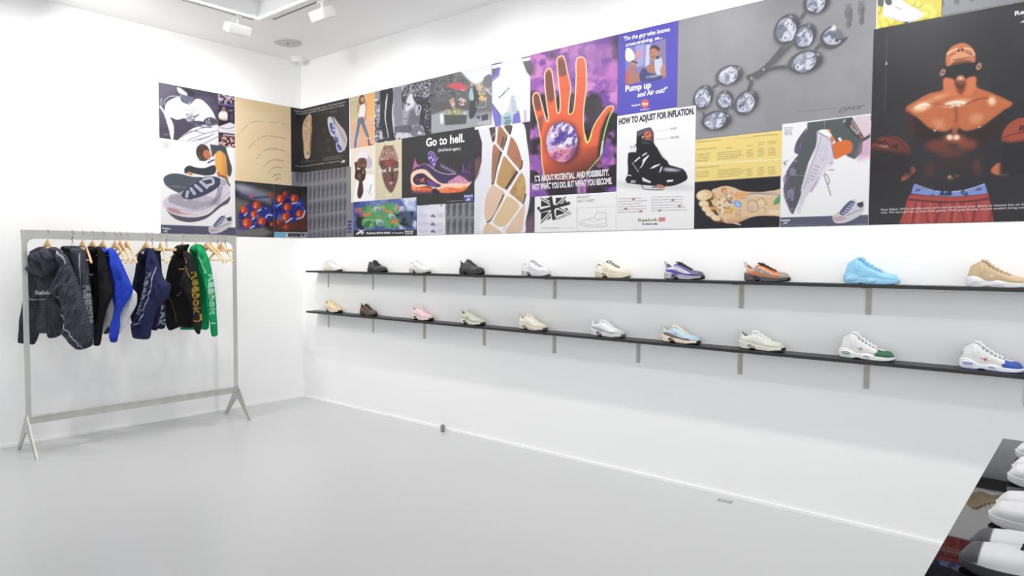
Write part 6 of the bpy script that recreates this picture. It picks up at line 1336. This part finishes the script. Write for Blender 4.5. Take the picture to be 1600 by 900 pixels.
# --- yellow parts list
s = Sheet('yellow sheet of tiny printed tables above the foot print', 1086.5, 1221.8, (1086.5, 219), (1086.5, 284.5), .003, .0042, (247, 222, 138)); p = s.p.at(1070, 180, 5.)
p.line([(80, 385), (750, 342)], 5, (252, 250, 236)); p.line([(90, 214), (750, 152)], 2, (190, 170, 110), .8)
TXC = (150, 136, 96)
for x0, x1, y0, n in ((90, 250, 262, 1), (325, 372, 250, 1), (90, 212, 300, 4), (258, 460, 285, 4), (485, 540, 232, 1), (575, 630, 206, 2), (650, 720, 200, 2), (485, 545, 268, 4), (572, 628, 258, 4), (652, 712, 252, 4), (540, 745, 156, 1), (100, 310, 200, 1), (90, 270, 404, 1), (90, 212, 440, 3), (260, 480, 424, 4), (485, 535, 415, 4), (572, 630, 405, 4), (652, 712, 400, 4)):
    p.small(x0, y0, x1, y0+n*17, n, TXC, .8, w=6, dash=13, seed=x0+n, slope=-.08)
s.build()
# --- foot map on black
s = Sheet('black print of a foot sole mapped with small drawings, toes to the left', 1085.3, 1220.3, (1085.5, 284.8), None, .0028, .0036, (40, 39, 46)); p = s.p.at(1080, 270, 10.)
SK = (232, 200, 160)
p.poly([(330, 270), (400, 240), (480, 212), (580, 208), (680, 235), (760, 270), (880, 295), (1100, 300), (1300, 275), (1420, 280), (1420, 650), (1290, 672), (1100, 672), (960, 690), (860, 725), (740, 775), (640, 790), (560, 780), (480, 740), (420, 640), (340, 500), (300, 400)], SK, sm=4, f=6)
p.poly([(480, 745), (600, 740), (760, 795), (770, 820), (640, 790), (560, 790)], (238, 190, 160), sm=3); p.grad((800, 640), (820, 760), (200, 150, 110), 0, .7, [(560, 700), (860, 680), (960, 690), (740, 775), (560, 790)])
for x, y, rx, ry, rot in ((205, 350, 125, 84, -10), (200, 485, 80, 52, 5), (245, 565, 76, 48, 8), (300, 640, 74, 46, 14), (390, 705, 78, 46, 14)):
    p.ell(x+30, y+24, rx*1.05, ry*1.02, (150, 104, 70), rot, .8, f=18); p.ell(x, y, rx, ry, (240, 214, 166), rot, f=10); p.ell(x-rx*.35, y, rx*.5, ry*.6, (250, 236, 206), rot, .8, f=20); p.line([(x-rx*.3, y-ry*.4), (x, y), (x-rx*.1, y+ry*.4)], 4, (170, 130, 90), .6, sm=3)
p.line([(250, 430), (340, 400)], 20, (90, 58, 40), .9, f=10); p.line([(270, 520), (400, 525)], 12, (104, 70, 50), .8, f=8); p.ell(360, 555, 60, 28, (222, 160, 84), 10, f=14); p.line([(230, 290), (300, 330), (240, 380)], 14, (214, 176, 110), sm=3, f=6)
p.ell(515, 275, 44, 42, (206, 122, 90), -20, f=8); p.ell(520, 285, 24, 24, (236, 180, 140), f=8); p.poly([(700, 320), (880, 305), (850, 380), (760, 420), (700, 400)], (238, 168, 104), .8, sm=3, f=20)
p.poly([(400, 440), (520, 380), (600, 420), (620, 520), (520, 580), (420, 560)], (240, 222, 190), .9, sm=3, f=16); p.blob([(360, 380), (640, 300), (660, 620), (430, 640)], 40, .5, .6, (170, 130, 90), 301, .8, f=10); p.blob([(400, 380), (640, 320), (660, 600), (430, 640)], 34, .58, .66, (252, 244, 226), 302, .9, f=10)
p.ell(590, 440, 24, 20, (196, 100, 84), f=6); p.ell(615, 465, 30, 16, (100, 120, 150), f=6); p.ell(728, 487, 76, 50, (140, 168, 216), 32, f=6); p.ell(728, 492, 40, 26, (186, 206, 236), 32, .9, f=10)
p.ell(600, 590, 80, 52, (238, 190, 104), 0, .7, f=20); p.line([(540, 560), (640, 570), (620, 640)], 5, (150, 104, 70), sm=3)
p.line([(620, 300), (700, 350), (720, 300)], 5, (150, 90, 60), sm=3); p.line([(690, 280), (700, 240)], 8, (238, 200, 170)); p.line([(350, 430), (370, 390), (400, 400), (390, 450)], 5, (150, 110, 80), sm=4)
for i in range(26):
    x = 800+i*23; y = 405-math.sin(min(i/10., 1)*1.5)*60+(i-10)*1.5 if i > 3 else 400
    p.ell(x, y-22 if i > 4 else y, 9, 9, (140, 146, 170), f=4); p.ell(x, y+2 if i > 4 else y+14, 9, 7, (214, 216, 224), f=4)
p.line([(880, 330), (1000, 318), (1150, 320), (1330, 312)], 10, (120, 122, 150), .7, sm=4)
for cx_, cy_, r_ in ((960, 530, 78), (1095, 470, 68), (1120, 600, 50)): p.ell(cx_, cy_, r_, r_*1.2, (196, 160, 130), f=6); p.ell(cx_, cy_, r_*.9, r_*1.08, (236, 212, 178), f=8)
p.ell(955, 545, 50, 54, (222, 190, 170), f=10); p.line([(890, 590), (900, 440), (1000, 430), (1040, 500), (1050, 580), (980, 610), (890, 590)], 5, (130, 96, 76), sm=5); p.line([(1040, 440), (1080, 400), (1150, 430), (1170, 490), (1200, 492)], 6, (120, 90, 70), sm=4); p.line([(1110, 620), (1160, 600), (1165, 560), (1120, 560)], 5, (130, 96, 76), sm=4)
p.poly([(1310, 420), (1400, 345), (1420, 430), (1380, 470), (1310, 500), (1285, 490)], (98, 170, 116), sm=3); p.line([(1310, 490), (1400, 400)], 5, (50, 120, 76)); p.line([(1320, 575), (1400, 572)], 7, (190, 150, 110)); p.poly([(1210, 590), (1400, 570), (1400, 660), (1220, 650)], (250, 232, 196), .8, f=20)
for i in range(6): p.line([(690+i*16, 640-(i % 2)*40), (700+i*16, 680)], 4, (120, 90, 110), .8); 
p.line([(720, 580), (790, 590)], 14, (170, 160, 190), f=5)
s.build()
# --- white poster with tipped shoe
s = Sheet('white poster of a pale lavender shoe tipped on its toe beside dark soles', 1221.5, 1358.8, (1221.5, 194.5), None, .0034, .0036, (248, 248, 250)); p = s.p.at(1215, 180, 5.143)
p.poly([(240, 60), (520, 25), (560, 20), (690, 200), (680, 300), (620, 355), (560, 330), (470, 220), (420, 130), (330, 130), (310, 250), (250, 380), (215, 500), (190, 640), (160, 720), (125, 795), (95, 760), (55, 660), (48, 590), (90, 430), (140, 350), (160, 330), (180, 300), (190, 200), (240, 110)], (88, 94, 98), sm=0, f=5)
p.poly([(150, 310), (135, 280), (160, 200), (235, 100), (215, 160), (185, 240), (190, 310)], (100, 92, 116), sm=3); p.poly([(50, 590), (75, 450), (150, 345), (130, 420), (95, 520), (75, 640), (60, 640)], (104, 96, 118), sm=3); p.blob([(40, 380), (160, 330), (120, 790), (50, 650)], 24, .55, .65, (150, 142, 168), 311, .8)
p.line([(110, 480), (215, 486)], 3, (170, 174, 180)); p.line([(378, 40), (378, 120)], 3, (160, 164, 168)); p.line([(60, 580), (100, 760), (128, 790)], 10, (110, 100, 124), sm=3)
p.poly([(520, 28), (600, 15), (700, 180), (680, 220), (560, 100)], (70, 74, 80), f=4); p.line([(590, 60), (690, 200)], 10, (200, 110, 70)); p.line([(600, 40), (660, 140)], 6, (226, 226, 230)); s.T('Reebok', (580, 95), (640, 160), 24, (220, 222, 226)); star_logo(p, 525, 30, 30, 30, (210, 210, 216))
p.poly([(615, 10), (760, 0), (760, 155), (700, 185), (640, 80)], (226, 206, 216), sm=0, f=6); p.poly([(690, 190), (760, 150), (760, 330), (650, 360), (640, 330)], (206, 150, 186), .7, f=40); p.line([(690, 200), (760, 155)], 22, (74, 78, 82))
p.poly([(430, 250), (480, 215), (570, 200), (605, 245), (590, 300), (530, 325), (465, 355), (445, 310)], (222, 118, 58), sm=3); p.ell(438, 195, 18, 28, (226, 128, 66)); p.ell(412, 128, 16, 16, (226, 128, 66)); p.poly([(485, 185), (505, 178), (520, 205), (500, 212)], W_)
p.poly([(318, 135), (330, 128), (400, 118), (420, 150), (430, 230), (455, 340), (430, 390), (380, 450), (320, 540), (260, 620), (200, 700), (150, 790), (165, 730), (190, 640), (192, 580), (240, 440), (290, 320), (315, 220)], (220, 214, 228), sm=4, f=5)
p.poly([(326, 124), (400, 116), (422, 160), (425, 190), (360, 150)], W_, sm=2); p.line([(325, 135), (360, 158), (425, 195), (440, 260), (452, 340)], 9, (150, 140, 170), sm=3); p.line([(350, 170), (330, 260), (270, 420), (215, 590)], 7, (180, 172, 196), sm=3); p.line([(440, 380), (370, 460), (270, 610)], 16, (190, 166, 200), sm=3, f=10)
p.ell(372, 310, 27, 58, (196, 190, 206), 12); p.ell(372, 310, 20, 50, (226, 222, 234), 12); p.line([(365, 355), (385, 270)], 4, (170, 164, 184)); p.poly([(350, 470), (400, 400), (430, 395), (380, 470), (320, 560)], (236, 234, 240), sm=2)
for i in range(16): a_, b_ = i % 3, i//3; p.line([(300-b_*11+a_*14, 405+b_*26+a_*5), (304-b_*11+a_*14, 412+b_*26+a_*5)], 5, (110, 106, 124))
for i in range(5): p.line([(205-i*9, 680+i*22), (215-i*9, 700+i*22)], 5, (176, 172, 190))
p.line([(380, 470), (410, 500), (415, 545), (400, 550), (375, 480)], 7, (110, 116, 140), sm=4); p.line([(400, 550), (428, 645)], 6, (100, 104, 124)); p.line([(415, 440), (455, 440)], 6, (110, 112, 130))
p.small(58, 96, 124, 162, 7, (96, 96, 104), .8, dash=30); p.poly([(0, 823), (760, 800), (760, 900), (0, 900)], (96, 96, 118)); s.T('Reebok', (30, 852), (104, 849), 15, W_, .03, .2); star_logo(p, 42, 856, 48, 18, W_)
shoe_mini(p, lambda a, b: (442+a*256, 668+b*200)); p.small(30, 878, 410, 888, 1, (190, 190, 205), .7, dash=24); p.small(630, 872, 715, 880, 1, (220, 220, 226), .7)
s.build()
# --- tennis balls
s = Sheet('print of a white tennis shoe on yellow balls, top edge of the photo', 1364.5, 1464, None, (1364.5, 46.5), .0028, .0038, (222, 206, 80)); p = s.p.at(1350, 0, 6.384)
p.poly([(90, -400), (760, -400), (760, -60), (600, 0), (100, 80)], (96, 98, 98), 1, f=10)
p.poly([(220, -250), (600, -250), (600, 60), (220, 60)], (226, 210, 84), 1, f=10)
rr = random.Random(3)
for x, y in ((130, 100), (120, 210), (190, 190), (270, 215), (140, 265), (210, 250), (600, 80), (660, 80), (700, 130), (620, 150), (540, 40), (480, 20), (560, -40), (450, -60), (380, -120), (690, 190), (300, -60), (540, -150)):
    p.ell(x, y, 46, 44, (196, 178, 60), f=8); p.ell(x-6, y-8, 40, 36, (240, 226, 110), f=14)
p.poly([(205, -20), (230, -60), (300, -40), (390, 10), (470, 60), (590, 130), (580, 175), (480, 215), (420, 222), (300, 190), (190, 165), (190, 120)], (240, 240, 242), sm=3, f=5); p.poly([(215, 0), (270, -10), (280, 40), (240, 55), (215, 30)], (90, 92, 90), sm=3); p.poly([(190, 150), (300, 180), (420, 212), (560, 180), (480, 225), (420, 230), (300, 198)], (206, 208, 212), sm=3)
s.T('Reebok', (312, 75), (380, 108), 18, (90, 90, 100)); p.line([(300, 20), (360, 40), (430, 80)], 4, (206, 206, 210)); p.poly([(380, 225), (440, 215), (430, 240)], (60, 80, 60)); 
s.build()
# --- grey sheet at top right
s = Sheet('grey sheet with dark rounded footprints, top right edge of the photo', 1464.3, 1600, None, (1464.3, 27), .0027, .0045, (146, 147, 153), sR=6.9); p = s.p.at(1350, 0, 6.384)
footprints(p, [(770+i*155, -20-i*28) for i in range(8)], 0, 42, 190, (104, 105, 112), .8); footprints(p, [(770+i*155, -300-i*28) for i in range(8)], 0, 42, 190, (104, 105, 112), .8)
p.line([(1300, 25), (1590, -30)], 3, (118, 118, 124), .8)
s.build()
# --- basketball player
s = Sheet('large black poster of a muscular shirtless basketball player looking up, ball in each hand', 1359.8, 1700, (1364.5, 46.8), None, .0031, .0036, (46, 45, 50), sR=6.72); p = s.p.at(1360, 60, 3.75)
p.blob(None, 260, .3, .8, (56, 56, 60), 401, .8)
p.line([(98, -10), (86, 430)], 3, (120, 120, 124), .8); p.ell(94, 148, 5, 10, (196, 196, 200))
SKN, SKD, SKH = (196, 110, 70), (112, 58, 42), (246, 206, 170)
# face turned upwards, dark strip across
p.poly([(445, 160), (445, 100), (470, 55), (520, 30), (560, 30), (600, 60), (615, 100), (610, 150), (580, 140), (500, 145), (470, 165)], (202, 122, 84), sm=4, f=6)
p.poly([(470, 140), (480, 95), (520, 75), (570, 85), (590, 115), (560, 130), (500, 140)], (226, 160, 124), .9, sm=3, f=10)
p.ell(516, 72, 7, 8, (60, 26, 22), f=4); p.ell(540, 68, 7, 8, (60, 26, 22), f=4); p.line([(450, 92), (480, 72), (510, 62)], 8, (244, 210, 176), sm=3, f=5); p.line([(550, 58), (590, 66), (610, 96)], 8, (240, 200, 166), sm=3, f=5); p.line([(472, 100), (500, 88)], 6, (120, 66, 48), .8); p.line([(560, 80), (590, 96)], 6, (120, 66, 48), .8); p.line([(485, 130), (540, 118), (585, 112)], 7, (150, 76, 58), sm=3); p.poly([(480, 145), (530, 125), (585, 130), (600, 160), (480, 170)], (110, 66, 52), .8, sm=2, f=8)
p.ell(530, 245, 28, 30, (206, 134, 104), f=8); p.ell(528, 236, 10, 8, (240, 196, 170), f=5); p.poly([(405, 180), (480, 160), (620, 140), (640, 175), (630, 225), (560, 240), (545, 215), (500, 222), (490, 240), (430, 235)], (38, 40, 44), sm=2, f=6)
for x, y in ((424, 200), (636, 165)): p.ell(x, y, 14, 22, (206, 150, 124), 25, f=5); p.ell(x, y, 6, 10, (110, 60, 50), 25, f=4)
p.poly([(430, 235), (485, 240), (505, 280), (540, 300), (560, 240), (615, 225), (625, 285), (700, 315), (800, 360), (833, 385), (790, 420), (720, 470), (650, 520), (560, 545), (500, 520), (440, 548), (350, 530), (280, 470), (212, 435), (215, 400), (260, 370), (340, 325), (425, 300)], SKN, sm=4, f=8)
p.poly([(430, 240), (440, 330), (500, 340), (540, 335), (600, 325), (620, 230), (560, 245), (545, 300), (505, 290), (490, 245)], (214, 122, 80), .9, sm=3, f=8); p.poly([(495, 255), (560, 250), (550, 310), (525, 330), (505, 300)], (96, 48, 36), .7, sm=3, f=12)
p.poly([(210, 430), (270, 470), (340, 530), (440, 555), (500, 525), (560, 550), (650, 525), (740, 465), (800, 420), (760, 560), (640, 620), (340, 620), (240, 540)], (48, 36, 36), 1, sm=3, f=22)
for x, y, rx, ry, rot, a in ((305, 400, 52, 24, -20, 1), (505, 380, 64, 18, -10, 1), (712, 368, 22, 24, 0, 1), (400, 345, 40, 12, -15, .6), (620, 470, 40, 30, -20, .35), (400, 500, 40, 24, 30, .3)): p.ell(x, y, rx, ry, SKH, rot, a, f=16)
for q in ([(265, 410), (300, 390), (345, 385)], [(440, 388), (500, 372), (560, 380)], [(470, 400), (520, 392)]): p.line(q, 9, (255, 248, 240), sm=3, f=5)
p.line([(340, 380), (430, 390), (480, 400)], 6, (150, 76, 52), .7, sm=3, f=6); p.line([(560, 385), (640, 355), (690, 350)], 7, (116, 54, 40), .8, sm=3, f=6); p.line([(500, 400), (505, 470), (495, 530)], 16, (132, 66, 50), .7, sm=3, f=14); p.line([(380, 540), (430, 470)], 6, (230, 180, 150), .5, f=5); p.ell(378, 541, 6, 4, (240, 220, 210)); p.ell(640, 520, 8, 5, (230, 200, 180), -20, .7)
for x, y, rx, ry, c, a in ((395, 630, 70, 36, (132, 66, 50), .8), (565, 620, 60, 34, (140, 72, 54), .9), (490, 585, 50, 24, (190, 104, 76), 1), (470, 670, 80, 30, (110, 58, 46), .8), (430, 740, 60, 26, (62, 44, 44), .7), (540, 750, 50, 22, (62, 46, 46), .7), (625, 750, 24, 46, (100, 56, 44), .9), (345, 770, 26, 44, (90, 54, 46), .8)): p.ell(x, y, rx, ry, c, 0, a, f=22)
for x in (465, 505): p.ell(x, 580, 17, 15, (252, 220, 196), f=9)
p.ell(497, 530, 18, 34, (186, 108, 80), 10, .8, f=10); p.ell(465, 812, 8, 8, (250, 236, 220), f=5); p.ell(470, 818, 22, 12, (150, 96, 74), f=8, a=.7); p.ell(512, 806, 16, 6, (120, 80, 64), f=6)
# arms, hands and balls
p.poly([(210, 440), (260, 480), (270, 540), (240, 600), (215, 540)], (74, 46, 42), .7, sm=3, f=16); p.poly([(180, 830), (220, 760), (250, 750), (265, 775), (240, 805), (205, 830)], (160, 92, 66), sm=3, f=8); p.poly([(705, 775), (740, 735), (780, 728), (830, 775), (805, 800), (740, 800)], (196, 114, 76), sm=3, f=6)
p.ell(110, 680, 124, 110, (112, 56, 50), -5, f=6); p.poly([(-20, 640), (240, 680), (240, 800), (-20, 800)], (44, 38, 42), 1, sm=0, f=24); p.line([(60, 570), (150, 590), (210, 650), (228, 690)], 4, (60, 30, 34), sm=4); p.ell(88, 630, 26, 8, (216, 160, 144), f=8, a=.8); s.T('eebok', (8, 607), (168, 652), 28, (46, 28, 34), .015, .1)
p.ell(905, 610, 140, 146, (166, 78, 58), 0, f=6); p.poly([(760, 600), (820, 610), (960, 590), (1100, 600), (1100, 800), (760, 800)], (40, 38, 42), 1, sm=0, f=16); p.line([(765, 590), (840, 560), (960, 545)], 4, (80, 34, 34), sm=3); s.T('Reebok', (872, 545), (1060, 540), 34, (56, 28, 30), .02)
p.at(1350, 210, 6.384)
p.poly([(500, 495), (600, 540), (720, 565), (860, 570), (1000, 555), (1120, 525), (1205, 490), (1235, 590), (1000, 615), (860, 622), (640, 608), (470, 590)], (132, 152, 214), sm=0, f=5); p.line([(515, 500), (700, 562), (860, 572), (1010, 556), (1200, 495)], 6, (214, 222, 246), sm=4, f=4); p.blob([(640, 565), (1040, 555), (1040, 612), (640, 608)], 40, .4, .55, (44, 50, 70), 411, .95, f=10); star_logo(p, 505, 540, 70, 30, (50, 60, 110)); star_logo(p, 1110, 530, 80, 32, (50, 60, 110))
p.poly([(455, 600), (640, 612), (860, 624), (1050, 614), (1240, 592), (1262, 700), (1300, 900), (350, 900), (400, 760), (430, 660)], (176, 76, 72), sm=0, f=6); p.line([(450, 650), (640, 668), (860, 678), (1060, 668), (1250, 640)], 16, (86, 42, 46), sm=4, f=6)
for i in range(14): x = 440+i*62; p.line([(x+40*math.cos(i), 690), (x-10+30*math.cos(i*2), 890)], 16+8*(i % 3), (112, 46, 50) if i % 2 else (206, 110, 98), .6, f=12)
s.T("Dear Editor: We're terribly sorry we're not sorry about your desire to remove him on the cover of this magazine", (172, 762), (2050, 690), 22, (226, 222, 220), .01); s.T("now. We can't get him to stop in his games. Well, quite frankly, we just couldn't bring ourselves to detain his start", (172, 790), (2050, 722), 20, (226, 222, 220), .01)
p.at(1350, 0, 6.384); s.T('Reebok', (1505, 158), (1800, 96), 44, (240, 240, 240), .03); star_logo(p, 1560, 165, 190, 60, (240, 240, 240))
s.build()
